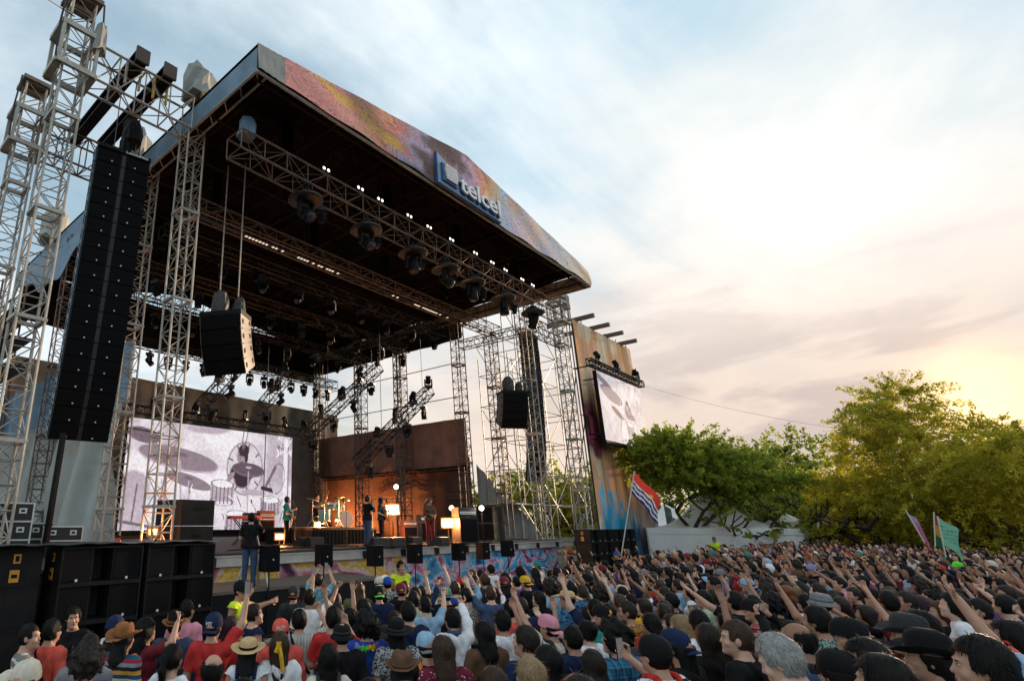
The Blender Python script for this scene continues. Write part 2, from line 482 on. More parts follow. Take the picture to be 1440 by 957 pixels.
def crumple(x, y, z, sx, sz, seed):
    rnd = np.random.RandomState(seed); mb = MB(); nphi = 14; P = []
    prof = [(0.55, -0.5), (0.52, -0.1), (0.5, 0.25), (0.36, 0.5), (0.12, 0.62)]
    off = rnd.rand(nphi) * 0.3
    for r, zz in prof:
        for i in range(nphi):
            a = 2 * math.pi * i / nphi; rr = r * (0.66 + 1.3 * off[i] + 0.30 * rnd.rand())
            P.append((x + sx * rr * math.cos(a), y + sx * rr * math.sin(a), z + sz * (zz + 0.16 * rnd.rand())))
    F = [(j * nphi + i, j * nphi + (i + 1) % nphi, (j + 1) * nphi + (i + 1) % nphi, (j + 1) * nphi + i) for j in range(4) for i in range(nphi)]
    F += [tuple(range(nphi - 1, -1, -1)), tuple(4 * nphi + i for i in range(nphi))]
    mb.add(P, F); return mb


# outrigger towers that carry the speaker columns
def outrig(label, x, y, z1, s):
    t = thing('outrigger_tower', label, 'truss tower', (x, y, 0), 0, 'outrigger towers for the speaker columns')
    lattice(t, (x, y, 0.06), (x, y, z1), s, s, STEEL, 0.55, 0.038, 0.016)
    b = MB(); b.box((x, y, 0.03), (1.2, 1.2, 0.06)); b.build('base_plate', STEEL, t)
    z = 1.4
    while z < z1 - 2.5:
        m = MB()
        for sx, sy, dx, dy in ((0, 1, s, 0.06), (0, -1, s, 0.06), (1, 0, 0.06, s), (-1, 0, 0.06, s)):
            m.box((x + sx * s / 2, y + sy * s / 2, z), (dx + 0.06, dy + 0.03, 0.09))
        m.build('joint_frame', STEEL, t); z += 2.9
    # sleeve block that rides on the tower and takes the beams
    m = MB(); q = s / 2 + 0.16
    for zz in (14.45, 15.75):
        for sx, sy, dx, dy in ((0, 1, 2 * q, 0.10), (0, -1, 2 * q, 0.10), (1, 0, 0.10, 2 * q), (-1, 0, 0.10, 2 * q)):
            m.box((x + sx * q, y + sy * q, zz), (dx + 0.1, dy, 0.16))
    for sx in (-1, 1):
        for sy in (-1, 1): m.box((x + sx * q, y + sy * q, 15.1), (0.09, 0.09, 1.2))
    m.build('sleeve_block', STEEL, t)
    m = MB(); m.box((x, y, z1 + 0.08), (s + 0.3, s + 0.3, 0.14)); m.box((x, y, z1 - 0.1), (s + 0.12, 0.08, 0.2)); m.build('head_block', STEELD, t)
    m = MB(); m.path([(x - q - 0.05, y - q, z1), (x - q - 0.12, y - q - 0.02, 15.6), (x - q - 0.08, y - q, 14.5)], 0.03); m.build('hoist_chain', BLACKT, t); m = MB(); m.path([(x + q, y - q, z1), (x + q + 0.08, y - q - 0.03, 15.8)], 0.03); m.build('hoist_chain', BLACKT, t)
    crumple(x + q + 0.05, y - q + 0.05, 15.75, 0.36, 0.9, int(y)).build('hoist_cover', TARPG, t)
    return t


outrig('front outrigger tower at the far left, tallest thing in the picture', 3.62, 14.5, 17.0, 0.62)
outrig('rear outrigger tower behind the tallest one, cut by the left edge', 3.72, 19.0, 16.9, 0.62)
outrig('right outrigger tower rising inside the scaffold near the painted wall', 33.4, 14.5, 16.0, 0.62)
for y, l in ((14.5, 'front beam truss from the tallest left tower to the roof corner'), (19.0, 'rear beam truss behind the speaker column at upper left')):
    t = thing('beam_truss', l, 'truss', (3.6, y, 15.1), 0, 'beam trusses above the left speaker column')
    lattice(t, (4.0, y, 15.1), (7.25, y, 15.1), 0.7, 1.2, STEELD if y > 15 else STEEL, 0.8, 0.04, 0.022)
t = thing('beam_truss', 'short beam truss at the top of the right outrigger tower', 'truss', (33.0, 14.5, 13.3), 0, 'beam trusses above the right speaker column')
lattice(t, (28.9, 14.5, 13.3), (34.0, 14.5, 13.3), 0.6, 0.8, STEELD, 0.7, 0.035, 0.02)
for x, l in ((5.35, 'long black steel beam laid across the left trusses, outer one'), (6.25, 'black steel beam across the left trusses, nearest the roof')):
    t = thing('steel_beam', l, 'beam', (x, 14.2, 15.9), 0, 'black beams over the left speaker column')
    m = MB(); m.box((x, 16.6, 15.93), (0.10, 5.4, 0.42)); m.box((x, 16.6, 16.12), (0.34, 5.4, 0.06)); m.box((x, 16.6, 15.74), (0.34, 5.4, 0.06)); m.build('girder', BLACK, t)
    m = MB(); m.box((x, 13.92, 15.93), (0.42, 0.08, 0.5)); m.build('end_plate', mat('beam_end_brown', (0.06, 0.04, 0.035), 0.6), t)
    m = MB()
    for dx in (-0.22, 0.22): m.box((x + dx, 14.5, 15.6), (0.06, 0.08, 0.9))
    m.build('clamp_strap', YELLOWP if x > 6 else STEEL, t)

# --- stage deck
t = thing('concert_stage', 'wide raised stage deck with silver fascia and painted banner below', 'stage', (18, 14.2, 0))
SF = 14.15
m = MB(); m.box((18, (SF + 32.2) / 2, DECK - 0.03), (22.2, 32.2 - SF, 0.06)); m.build('deck', WOODB, t)
x = 6.95; i = 0
while x < 29:
    m = MB(); w = 2.0
    m.box((x + w / 2, SF - 0.03, DECK - 0.21), (w - 0.04, 0.06, 0.28)); m.box((x + w / 2, SF - 0.075, DECK - 0.09), (w - 0.05, 0.03, 0.03)); m.box((x + w / 2, SF - 0.075, DECK - 0.33), (w - 0.05, 0.03, 0.04))
    m.build('fascia_panel', PANEL, t)
    m = MB(); m.box((x + w, SF - 0.10, DECK - 0.22), (0.22, 0.06, 0.24)); m.box((x + w, SF - 0.14, DECK - 0.22), (0.06, 0.04, 0.2)); m.build('leg_clamp', BLACKT, t)
    x += w
ARTB = art_mat('stage_banner_art', [(0.30, (0.03, 0.02, 0.05)), (0.37, (0.20, 0.06, 0.12)), (0.43, (0.62, 0.20, 0.24)), (0.48, (0.75, 0.62, 0.55)), (0.53, (0.80, 0.42, 0.06)), (0.60, (0.82, 0.55, 0.16)), (0.68, (0.25, 0.10, 0.10))], 0.42, 3.1, 0.25)
ARTB2 = art_mat('stage_banner_art_blue', [(0.30, (0.05, 0.03, 0.12)), (0.40, (0.06, 0.28, 0.55)), (0.47, (0.10, 0.45, 0.70)), (0.52, (0.65, 0.60, 0.72)), (0.57, (0.62, 0.22, 0.35)), (0.66, (0.10, 0.05, 0.16))], 0.7, 5.0, 0.4)
for x0, x1, mt in ((6.95, 17.2, ARTB), (17.2, 29.1, ARTB2)):
    mb = solidify_grid(lambda a, b: (x0 + (x1 - x0) * a, SF + 0.02 - 0.05 * math.sin(a * 60) * (1 - b) - 0.05 * b * 0, 0.05 + (DECK - 0.42) * b), 90, 8, 0.02, (0, 1, 0))
    mb.build('front_banner', mt, t, smooth=True)
m = MB()
for x in np.arange(7.2, 29, 2.0):
    for y in (15, 19, 24, 30): m.tube((x, y, 0), (x, y, DECK - 0.06), 0.05, 6)
m.build('support_legs', STEELD, t, kind='stuff')
m = MB(); m.box((18, 32.15, DECK / 2 - 0.05), (22, 0.04, DECK - 0.12)); m.box((7.0, 23.2, DECK / 2 - 0.05), (0.04, 18, DECK - 0.12)); m.box((29.0, 23.2, DECK / 2 - 0.05), (0.04, 18, DECK - 0.12)); m.build('side_skirt', CLOTHBK, t)
# side wing for the left speaker system
t = thing('side_wing', 'black side platform left of the stage carrying cases and towers', 'platform', (3, 16, 0))
m = MB(); m.box((2.2, 17.5, DECK - 0.03), (9.4, 12.0, 0.06)); m.build('deck', WOODB, t)
m = MB(); m.box((2.2, 11.55, DECK / 2 - 0.05), (9.4, 0.04, DECK - 0.12)); m.build('skirt', CLOTHBK, t)
m = MB()
for x in np.arange(-2, 7, 1.5):
    for y in (12, 15, 18, 22): m.tube((x, y, 0), (x, y, DECK - 0.06), 0.05, 6)
m.build('support_legs', STEELD, t, kind='stuff')
# camera platform in the pit
t = thing('camera_platform', 'low black platform in front of the stage under the cameraman', 'platform', (9.5, 13, 0))
m = MB(); m.box((9.9, 12.85, 1.02), (7.0, 1.9, 0.06)); m.build('deck', mat('grey_ply', (0.14, 0.12, 0.10), 0.7), t)
m = MB(); m.box((9.9, 11.93, 0.5), (7.0, 0.04, 0.96)); m.box((6.42, 12.85, 0.5), (0.04, 1.8, 0.96)); m.build('skirt', CLOTHBK, t)

# --- roof
t = thing('stage_roof', 'huge dark gabled stage roof with painted front banner', 'stage roof', (18.2, 20, ZR))
XM, ZP, ZE = (XL + XR) / 2 - 0.3, 17.0, 15.35


def ztop(x): return ZE + (ZP - ZE) * (1 - abs(x - XM) / ((XR - XL) / 2 + 0.3))


sag = lambda x, y: 0.10 * math.sin(y * 1.31) * math.sin(x * 0.9)
mb = MB(); mb.grid(lambda a, b: (XL + (XR - XL) * a, YF + 0.02 + (YB - YF) * b, ztop(XL + (XR - XL) * a) - 0.05 + sag(a * 22, b * 20)), 44, 36)
mb.grid(lambda a, b: (XL + (XR - XL) * a, YF + 0.02 + (YB - YF) * (1 - b), ztop(XL + (XR - XL) * a) + 0.04 + sag(a * 22, (1 - b) * 20)), 44, 36)
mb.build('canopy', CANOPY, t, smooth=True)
ZB = ZR - 0.06


def fascia(x0, x1, mt, name, nx=60):
    mb = MB()
    f = lambda a, b: (x0 + (x1 - x0) * a, YF - 0.10 + 0.10 * b + 0.02 * math.sin(a * 37 + b * 5) * math.sin(a * 11), ZB + (ztop(x0 + (x1 - x0) * a) + 0.06 - ZB) * b + (0.03 * math.sin(a * 50) if b < 0.01 else 0))
    mb.grid(f, nx, 8); mb.grid(lambda a, b: Vector(f(1 - a, b)) + Vector((0, 0.03, 0)), nx, 8)
    mb.build(name, mt, t, smooth=True)


fascia(XL, 8.25, TARPG, 'corner_cover', 8)
fascia(8.25, XR, attr_mat('roof_banner_print', 0.75, noise=0.55, contour=0.45), 'front_banner', 150)
fb = [c for c in t.children if c.name.startswith('front_banner')][-1]; co = np.array([v.co for v in fb.data.vertices]); sx_ = (co[:, 0] + 18.2 - 8.25) / (XR - 8.25); hz_ = (co[:, 2] - co[:, 2].min()) / 2.4; s_ = sx_ - 0.05 * hz_ + 0.012 * np.sin(co[:, 0] * 2.3 + co[:, 2] * 4)
KEY = [(0, (.55, .28, .26)), (.10, (.60, .30, .28)), (.17, (.58, .32, .22)), (.22, (.55, .24, .20)), (.27, (.40, .36, .48)), (.30, (.17, .13, .13)), (.40, (.24, .17, .17)), (.43, (.42, .40, .55)), (.47, (.55, .24, .22)), (.51, (.60, .40, .20)), (.55, (.34, .46, .60)), (.62, (.48, .42, .52)), (.70, (.56, .44, .40)), (.78, (.44, .46, .54)), (.87, (.52, .50, .50)), (1.0, (.58, .42, .30))]
bc = np.stack([np.interp(s_, [k[0] for k in KEY], [k[1][q] for k in KEY]) for q in range(3)], 1)
def dab(m_, c_): bc[:] = bc * (1 - m_[:, None]) + np.array(c_) * m_[:, None]
s_ = s_ + 0.02 * np.sin(co[:, 2] * 7 + co[:, 0] * 1.1) + 0.008 * np.sin(co[:, 0] * 9)
bc = np.stack([np.interp(s_, [k[0] for k in KEY], [k[1][q] for k in KEY]) for q in range(3)], 1); bc = np.clip((bc - 0.36) * 1.25 + 0.37, 0.05, 0.8)
dab(sstep(0.09, 0.05, np.abs(hz_ - (0.60 - 1.7 * (sx_ - 0.02)) + 0.03 * np.sin(co[:, 0] * 3))) * sstep(0.27, 0.24, sx_) * sstep(0.02, 0.05, sx_), (.72, .42, .10)); dab(sstep(0.05, 0.02, np.abs(sx_ - 0.19 + 0.05 * hz_)) * sstep(0.2, 0.35, hz_) * 0.5, (.12, .08, .06)); dab(sstep(0.035, 0.015, np.hypot(sx_ - 0.44, (hz_ - 0.12) * 0.14)) , (.70, .45, .16)); dab(sstep(0.04, 0.02, np.abs(sx_ - 0.60 - 0.05 * hz_)) * sstep(.3, .6, hz_) * 0.6, (.60, .36, .20))
ca = fb.data.color_attributes.new('tint', 'FLOAT_COLOR', 'POINT'); cb = np.ones((len(bc), 4), np.float32); cb[:, :3] = np.clip(bc * 1.12, 0, 0.85); ca.data.foreach_set('color', cb.ravel())
for xs, mt, nm in ((XL, TARPB, 'side_banner'), (XR, TARPG, 'side_banner')):
    mb = MB()
    f = lambda a, b: (xs + (0.03 * math.sin(a * 90) + 0.02 * math.sin(a * 33)) * (1 - b), YF + (YB - YF) * a, ZB - 0.02 + (ZE + 0.02 - ZB) * b)
    mb.grid(f, 80, 4); mb.grid(lambda a, b: Vector(f(1 - a, b)) + Vector((0.03, 0, 0)), 80, 4)
    mb.build(nm, mt, t, smooth=True)
# valance hanging along the back and right side
mb = solidify_grid(lambda a, b: (XR - 0.35 + 0.04 * math.sin(a * 50) * (1 - b), 18.7 + (YB - 18.7) * a, 13.42 - 0.06 * math.sin(a * 9.4) ** 2 + (ZR - 13.42) * b), 60, 4, 0.02, (1, 0, 0)); mb.build('valance', CLOTHBK, t, smooth=True)
mb = solidify_grid(lambda a, b: (XL + 0.2 + (XR - XL - 0.5) * a, YB - 0.1 + 0.05 * math.sin(a * 60) * (1 - b), 13.0 - 0.1 * math.sin(a * 12) ** 2 + (ZR + 1.2 - 13.0) * b), 70, 4, 0.02, (0, 1, 0)); mb.build('valance', CLOTHBK, t, smooth=True)
# frame: front and side edge tubes, depth and cross trusses
m = MB(); m.tube((XL, YF, ZB - 0.05), (XR, YF, ZB - 0.05), 0.05); m.build('front_edge_tube', STEEL, t)
for xs in (XL, XR):
    m = MB(); m.tube((xs, YF, ZB - 0.07), (xs, YB, ZB - 0.07), 0.045); m.tube((xs + (0.35 if xs < 10 else -0.35), YF, ZB - 0.07), (xs + (0.35 if xs < 10 else -0.35), YB, ZB - 0.07), 0.035)
    for y in np.arange(YF, YB, 0.8): m.tube((xs, y, ZB - 0.07), (xs + (0.35 if xs < 10 else -0.35), y + 0.4, ZB - 0.07), 0.02, 4, caps=False)
    m.build('side_edge_frame', STEEL, t)
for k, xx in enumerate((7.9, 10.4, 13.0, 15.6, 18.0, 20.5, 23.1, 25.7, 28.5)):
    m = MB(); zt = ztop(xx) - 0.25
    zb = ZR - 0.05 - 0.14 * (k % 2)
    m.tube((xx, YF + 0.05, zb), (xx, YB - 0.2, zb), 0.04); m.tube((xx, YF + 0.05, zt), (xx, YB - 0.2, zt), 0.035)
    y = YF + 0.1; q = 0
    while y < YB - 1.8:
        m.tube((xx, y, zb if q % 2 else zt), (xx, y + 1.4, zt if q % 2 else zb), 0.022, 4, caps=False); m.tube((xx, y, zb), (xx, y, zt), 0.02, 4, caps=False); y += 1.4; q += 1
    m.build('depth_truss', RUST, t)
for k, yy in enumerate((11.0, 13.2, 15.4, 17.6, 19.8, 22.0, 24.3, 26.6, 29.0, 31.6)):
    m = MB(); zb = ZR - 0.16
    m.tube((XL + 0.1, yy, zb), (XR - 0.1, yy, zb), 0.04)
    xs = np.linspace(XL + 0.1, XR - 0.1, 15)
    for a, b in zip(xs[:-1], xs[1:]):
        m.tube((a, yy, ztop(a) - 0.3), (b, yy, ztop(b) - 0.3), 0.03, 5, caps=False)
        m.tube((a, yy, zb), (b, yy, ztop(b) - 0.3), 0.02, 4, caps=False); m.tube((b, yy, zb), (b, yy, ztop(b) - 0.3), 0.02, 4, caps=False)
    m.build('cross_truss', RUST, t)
# big hanging drop trusses inside the roof (dark)
m = MB()
for x in (10.4, 15.6, 20.5, 25.7):
    for y in (13.2, 17.6, 22.0, 26.6):
        m.box((x, y, ZR + 0.35), (0.28, 0.28, 1.5))
m.build('hoist_motors', BLACK, t, kind='stuff')

# bundles of tarpaulin over the hoists along the left roof edge
def bundle(label, x, y, z, sx, sz, mt, seed): o = crumple(x, y, z, sx, sz, seed).build('hoist_cover', mt); tag(o, label, 'cover', 'tarpaulin covers on the left roof edge')


bundle('grey cover bundled over the hoist at the front left roof corner', 7.45, 14.4, 16.35, 1.0, 1.25, TARPG, 1)
bundle('grey-blue cover bundled on the roof edge behind the speaker column', 7.3, 18.6, 16.0, 1.1, 1.5, TARPG, 2)
bundle('beige cover bundled on the roof edge far back at left', 7.2, 27.0, 16.0, 1.2, 1.6, TARPBG, 3)

# sponsor sign on the roof banner
t = thing('sponsor_sign', 'blue and white sponsor sign with striped logo on the roof front', 'sign', (17.6, 10.4, 14.6))
SBLUE = mat('sign_blue', (0.03, 0.10, 0.26), 0.4, 0, 0.1); SPALE = mat('sign_pale_blue', (0.26, 0.36, 0.48), 0.4, 0, 0.08); SWHITE = mat('sign_white', (0.82, 0.82, 0.82), 0.4, 0, 0.02)
pa = at(620, 262, y=10.45); pb = at(704, 314, y=10.45); pc = at(617, 232, y=10.45)
sx0, sx1, sz0 = pa.x, pb.x, ZB - 0.05
m = MB()
prof = [(sx0 - 0.05, sz0), (sx1, sz0), (sx1 - 0.05, sz0 + 0.62), (sx0 + 1.5, sz0 + 0.75), (sx0 + 0.9, sz0 + 1.05), (sx0 - 0.02, sz0 + 1.35)]
for yy, dz in ((10.50, 0),):
    n = len(prof); P = [(x, 10.52, z) for x, z in prof] + [(x, 10.60, z) for x, z in prof]
    m.add(P, [tuple(range(n)), tuple(range(2 * n - 1, n - 1, -1))] + [(i, n + i, n + (i + 1) % n, (i + 1) % n) for i in range(n)])
m.build('backing_plate', SPALE, t)
m = MB(); m.box(((sx0 + sx1) / 2, 10.50, sz0 - 0.03), (sx1 - sx0 + 0.1, 0.14, 0.06)); m.box((sx0 - 0.08, 10.55, sz0 + 0.65), (0.05, 0.12, 1.35)); m.build('edge_return', SBLUE, t)


def text_mesh(body, size, ext, offset=0.0):
    cu = bpy.data.curves.new('lettering', 'FONT'); cu.body = body; cu.size = size; cu.extrude = ext; cu.offset = offset; cu.resolution_u = 4
    o = bpy.data.objects.new('lettering', cu); COL.objects.link(o)
    bpy.context.view_layer.update()
    dg = bpy.context.evaluated_depsgraph_get(); me = bpy.data.meshes.new_from_object(o.evaluated_get(dg))
    bpy.data.objects.remove(o); bpy.data.curves.remove(cu)
    return me


lw = (sx1 - sx0) * 0.70
for nm, mt, ext, dy, ddz in (('letters', SWHITE, 0.03, 10.40, 0.0), ('letter_shadow_block', SBLUE, 0.05, 10.47, -0.05)):
    me = text_mesh('telcel', 0.98, ext, 0.012)
    xs = [v.co.x for v in me.vertices]; k = lw / (max(xs) - min(xs))
    me.transform(Matrix.Diagonal((k, 1.05, 1, 1))); me.transform(Matrix.Rotation(R(90), 4, 'X'))
    me.transform(Matrix.Translation((sx0 + (sx1 - sx0) * 0.30 - 17.6, dy - 10.4, sz0 + 0.20 + ddz - 14.6)))
    me.materials.append(mt); link(nm, me, t)
lx = sx0 + 0.22; lw2 = (sx1 - sx0) * 0.20
m = MB()
for k in range(8): m.box((lx + lw2 / 2 + 0.05, 10.42, sz0 + 0.32 + k * 0.085), (lw2 * (1.0 - 0.05 * abs(k - 4)), 0.10, 0.048))
m.build('striped_logo', SWHITE, t)
m = MB(); m.box((lx + lw2 / 2, 10.48, sz0 + 0.58), (lw2 + 0.1, 0.08, 0.75)); m.build('logo_block', SBLUE, t)

# --- flown trusses
YT, ZT = 12.3, 13.18
t = thing('lighting_truss', 'long front lighting truss hung under the roof overhang', 'truss', (18, YT, ZT))
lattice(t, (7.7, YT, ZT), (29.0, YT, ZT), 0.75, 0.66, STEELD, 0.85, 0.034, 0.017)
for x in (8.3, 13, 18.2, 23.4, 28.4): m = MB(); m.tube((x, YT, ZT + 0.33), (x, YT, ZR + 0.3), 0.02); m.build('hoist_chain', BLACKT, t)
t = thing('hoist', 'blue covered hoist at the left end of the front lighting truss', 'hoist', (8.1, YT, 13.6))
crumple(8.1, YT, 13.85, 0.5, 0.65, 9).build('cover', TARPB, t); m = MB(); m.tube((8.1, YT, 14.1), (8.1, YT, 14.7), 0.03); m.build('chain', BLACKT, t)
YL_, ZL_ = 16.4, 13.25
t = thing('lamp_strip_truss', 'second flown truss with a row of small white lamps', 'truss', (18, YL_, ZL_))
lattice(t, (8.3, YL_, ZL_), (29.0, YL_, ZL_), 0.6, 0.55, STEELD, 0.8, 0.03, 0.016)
STRIPW = mat('lamp_strip_light', (0.8, 0.8, 0.78), 0.4, emit=(1.0, 0.86, 0.70), estr=0.35)
m = MB(); m.box((18.6, YL_ - 0.1, ZL_ - 0.34), (20.0, 0.20, 0.05)); m.build('lamp_batten', BLACKT, t)
rnd = random.Random(3)
for a, b in ((11.0, 13.0), (13.6, 16.2), (19.2, 20.2), (21.2, 24.0), (25.2, 28.2)):
    m = MB(); x = a
    while x < b:
        if rnd.random() < 0.7: m.box((x, YL_ - 0.1, ZL_ - 0.375), (0.09, 0.10, 0.02))
        x += 0.16
    m.build('lamp_row', STRIPW, t)
for x in (9, 14, 19, 24, 28): m = MB(); m.tube((x, YL_, ZL_ + 0.28), (x, YL_, ZR + 0.2), 0.02); m.build('hoist_chain', BLACKT, t)
# catwalk link between the right towers
t = thing('link_truss', 'short horizontal truss joining the two front right towers', 'truss', (XT, 15.5, 12.7)); lattice(t, (XT, 14.8, 12.85), (XT, 18.6, 12.85), 0.5, 0.5, STEELD, 0.55, 0.03, 0.016)
for z, l in ((11.85, 'thin steel rail high between the right side towers, sky behind'), (9.75, 'thin steel rail just above the brown side tarpaulin'), ):
    m = MB(); m.tube((XT, 18.9, z), (XT, 31.4, z - 0.05), 0.03); tag(m.build('rail', STEELD), l, 'rail', 'rails between the right side towers')

# --- cloth walls
def cloth_wall(label, fn, nu, nv, mt, nrm, name='tarpaulin_wall', group='cloth walls round the stage'):
    o = solidify_grid(fn, nu, nv, 0.03, nrm).build(name, mt, smooth=True); return tag(o, label, 'tarpaulin', group)


w1 = lambda a: 0.09 * math.sin(a * 41) + 0.04 * math.sin(a * 17 + 1) + 0.03 * math.sin(a * 97)
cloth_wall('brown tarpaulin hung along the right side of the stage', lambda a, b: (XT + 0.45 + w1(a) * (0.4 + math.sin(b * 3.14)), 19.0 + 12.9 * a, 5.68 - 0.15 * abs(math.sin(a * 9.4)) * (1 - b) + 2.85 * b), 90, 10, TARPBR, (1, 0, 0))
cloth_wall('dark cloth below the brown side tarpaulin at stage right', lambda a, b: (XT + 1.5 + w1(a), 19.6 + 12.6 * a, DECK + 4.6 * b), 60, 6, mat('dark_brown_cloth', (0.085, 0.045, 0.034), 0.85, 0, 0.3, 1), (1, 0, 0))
t = thing('ledger_truss', 'horizontal truss along the bottom hem of the brown tarpaulin', 'truss', (XT, 25, 5.6)); lattice(t, (XT + 0.3, 19.1, 5.6), (XT + 0.3, 31.3, 5.55), 0.12, 0.22, RUST, 0.45, 0.03, 0.015)
t = thing('ledger_truss', 'low dark horizontal truss behind the white floor lamps', 'truss', (XT, 25, 4.0)); lattice(t, (XT + 0.9, 19.4, 4.05), (XT + 0.9, 27, 4.05), 0.12, 0.24, STEELD, 0.45, 0.02, 0.012)
cloth_wall('grey cloth wall behind the video screen at the back of the stage', lambda a, b: (XL + 0.3 + (XT - XL + 2.2) * a, 32.1 + 1.4 * w1(a) * math.sin(b * 2.6 + 0.4), DECK + (10.85 - 0.25 * a - DECK) * b), 110, 10, CLOTHGR, (0, 1, 0))
cloth_wall('slanted grey tarpaulin beside the right stage stairs', lambda a, b: (29.3 + 4.2 * a + 0.06 * math.sin(a * 60), 18.6 - 1.2 * a + 0.05 * math.sin(a * 45), 0.6 + b * (5.2 - 3.3 * a - 0.25 * math.sin(a * 3.14))), 50, 8, TARPG, (0, 0.8, 0))
cloth_wall('blue-grey tarpaulin strip high on the left side of the stage', lambda a, b: (7.9 + 1.5 * w1(a), 18.2 + 14.0 * a, 6.40 + 2.25 * b), 80, 8, TARPB, (0.5, 0, 0))
cloth_wall('beige-grey tarpaulin behind the flight cases at far left', lambda a, b: (7.82 + 2.2 * w1(a * 0.8 + b * 0.15), 18.2 + 14.0 * a, DECK - 1.7 + (6.35 - DECK + 1.7) * b), 80, 14, TARPBG, (0.5, 0, 0))
# drape of tarp under the left roof edge
cloth_wall('sagging blue tarpaulin swag under the left roof edge', lambda a, b: (XL - 0.12, 21.5 + 9 * a, ZR - 0.1 - 0.2 - (1.5 * math.sin(a * 3.14) + 0.2 * math.sin(a * 21)) * (1 - b)), 40, 6, TARPB, (0.05, 0, 0))
# platform with dark monitors behind left towers
t = thing('scaffold_platform', 'dark scaffold platform high behind the left speaker column', 'scaffold', (6.2, 27, 0))
m = MB()
for x in (5.6, 6.6):
    for y in (25, 27.4, 29.8): m.tube((x, y, 0), (x, y, 13), 0.05)
m.build('standard', STEELD, t)
m = MB()
for z in (9.0, 10.2, 11.4):
    for x in (5.6, 6.6): m.tube((x, 25, z), (x, 29.8, z), 0.04)
    m.box((6.1, 27.4, z - 0.4), (1.0, 4.8, 0.05))
m.build('ledger', BLACKT, t)
# ================================================================ video screens
class Canvas:
    def __init__(s, nx, ny, asp, base):
        s.nx, s.ny, s.asp = nx, ny, asp
        s.u, s.v = np.meshgrid(np.linspace(0, asp, nx), np.linspace(0, 1, ny))
        s.c = np.ones((ny, nx, 3)) * np.array(base)

    def blend(s, mask, col):
        s.c = s.c * (1 - mask[..., None]) + np.array(col) * mask[..., None]

    def ell(s, cx, cy, rx, ry, rot, col, soft=0.06, ring=None, op=1.0):
        a = R(rot); du, dv = s.u - cx, s.v - cy
        x = (du * math.cos(a) + dv * math.sin(a)) / rx; y = (-du * math.sin(a) + dv * math.cos(a)) / ry
        d = np.hypot(x, y)
        m = np.clip((1 - d) / soft + 0.5, 0, 1)
        if ring: m *= np.clip((d - (1 - ring)) / soft + 0.5, 0, 1)
        s.blend(m * op, col)

    def line(s, x0, y0, x1, y1, w, col, op=1.0):
        dx, dy = x1 - x0, y1 - y0; l2 = dx * dx + dy * dy
        t = np.clip(((s.u - x0) * dx + (s.v - y0) * dy) / l2, 0, 1)
        d = np.hypot(s.u - x0 - t * dx, s.v - y0 - t * dy)
        s.blend(np.clip((w - d) / (w * 0.5) + 0.5, 0, 1) * op, col)

    def box(s, x0, y0, x1, y1, col, op=1.0):
        m = ((s.u > x0) & (s.u < x1) & (s.v > y0) & (s.v < y1)).astype(float); s.blend(m * op, col)

    def noise(s, k, amp, seed):
        r = np.random.RandomState(seed); n = r.rand(k, int(k * s.asp) + 1)
        yy = np.linspace(0, k - 1.001, s.ny); xx = np.linspace(0, n.shape[1] - 1.001, s.nx)
        yi, xi = yy.astype(int), xx.astype(int); fy, fx = (yy - yi)[:, None], (xx - xi)[None]
        fy = fy * fy * (3 - 2 * fy); fx = fx * fx * (3 - 2 * fx)
        yj, xj = np.minimum(yi + 1, k - 1), np.minimum(xi + 1, n.shape[1] - 1)
        v = n[np.ix_(yi, xi)] * (1 - fy) * (1 - fx) + n[np.ix_(yj, xi)] * fy * (1 - fx) + n[np.ix_(yi, xj)] * (1 - fy) * fx + n[np.ix_(yj, xj)] * fy * fx
        s.c = s.c * (1 + amp * (v[..., None] - 0.5))


W_, LI, MI, DK, VD = (0.98, 0.93, 0.97), (0.72, 0.62, 0.70), (0.40, 0.31, 0.37), (0.19, 0.13, 0.16), (0.05, 0.03, 0.04)


def kit(c, x, y, k):
    """a close-up of a drum kit in washed-out monochrome"""
    c.ell(x + 0.10 * k, y + 0.1 * k, 0.20 * k, 0.24 * k, 0, LI, 0.1); c.ell(x + 0.10 * k, y + 0.1 * k, 0.19 * k, 0.23 * k, 0, W_, 0.1, op=0.6)
    c.ell(x + 0.10 * k, y + 0.1 * k, 0.2 * k, 0.24 * k, 0, MI, 0.04, ring=0.05, op=0.6)
    for q in range(9):
        a = q * 0.7; c.line(x + 0.1 * k + 0.19 * k * math.cos(a), y + 0.1 * k + 0.22 * k * math.sin(a), x + 0.1 * k + 0.15 * k * math.cos(a), y + 0.1 * k + 0.18 * k * math.sin(a), 0.008 * k, MI)


def drum(c, x, y, w, h):
    c.box(x - w, y, x + w, y + h, LI); c.ell(x, y, w, w * 0.32, 4, W_, 0.05); c.ell(x, y, w, w * 0.32, 4, MI, 0.05, ring=0.12)
    c.ell(x, y + h, w, w * 0.3, 4, MI, 0.05, ring=0.1)
    for q in range(6): c.line(x - w + 2 * w * (q + 0.5) / 6, y + 0.03, x - w + 2 * w * (q + 0.5) / 6, y + h + 0.02, 0.006, MI)


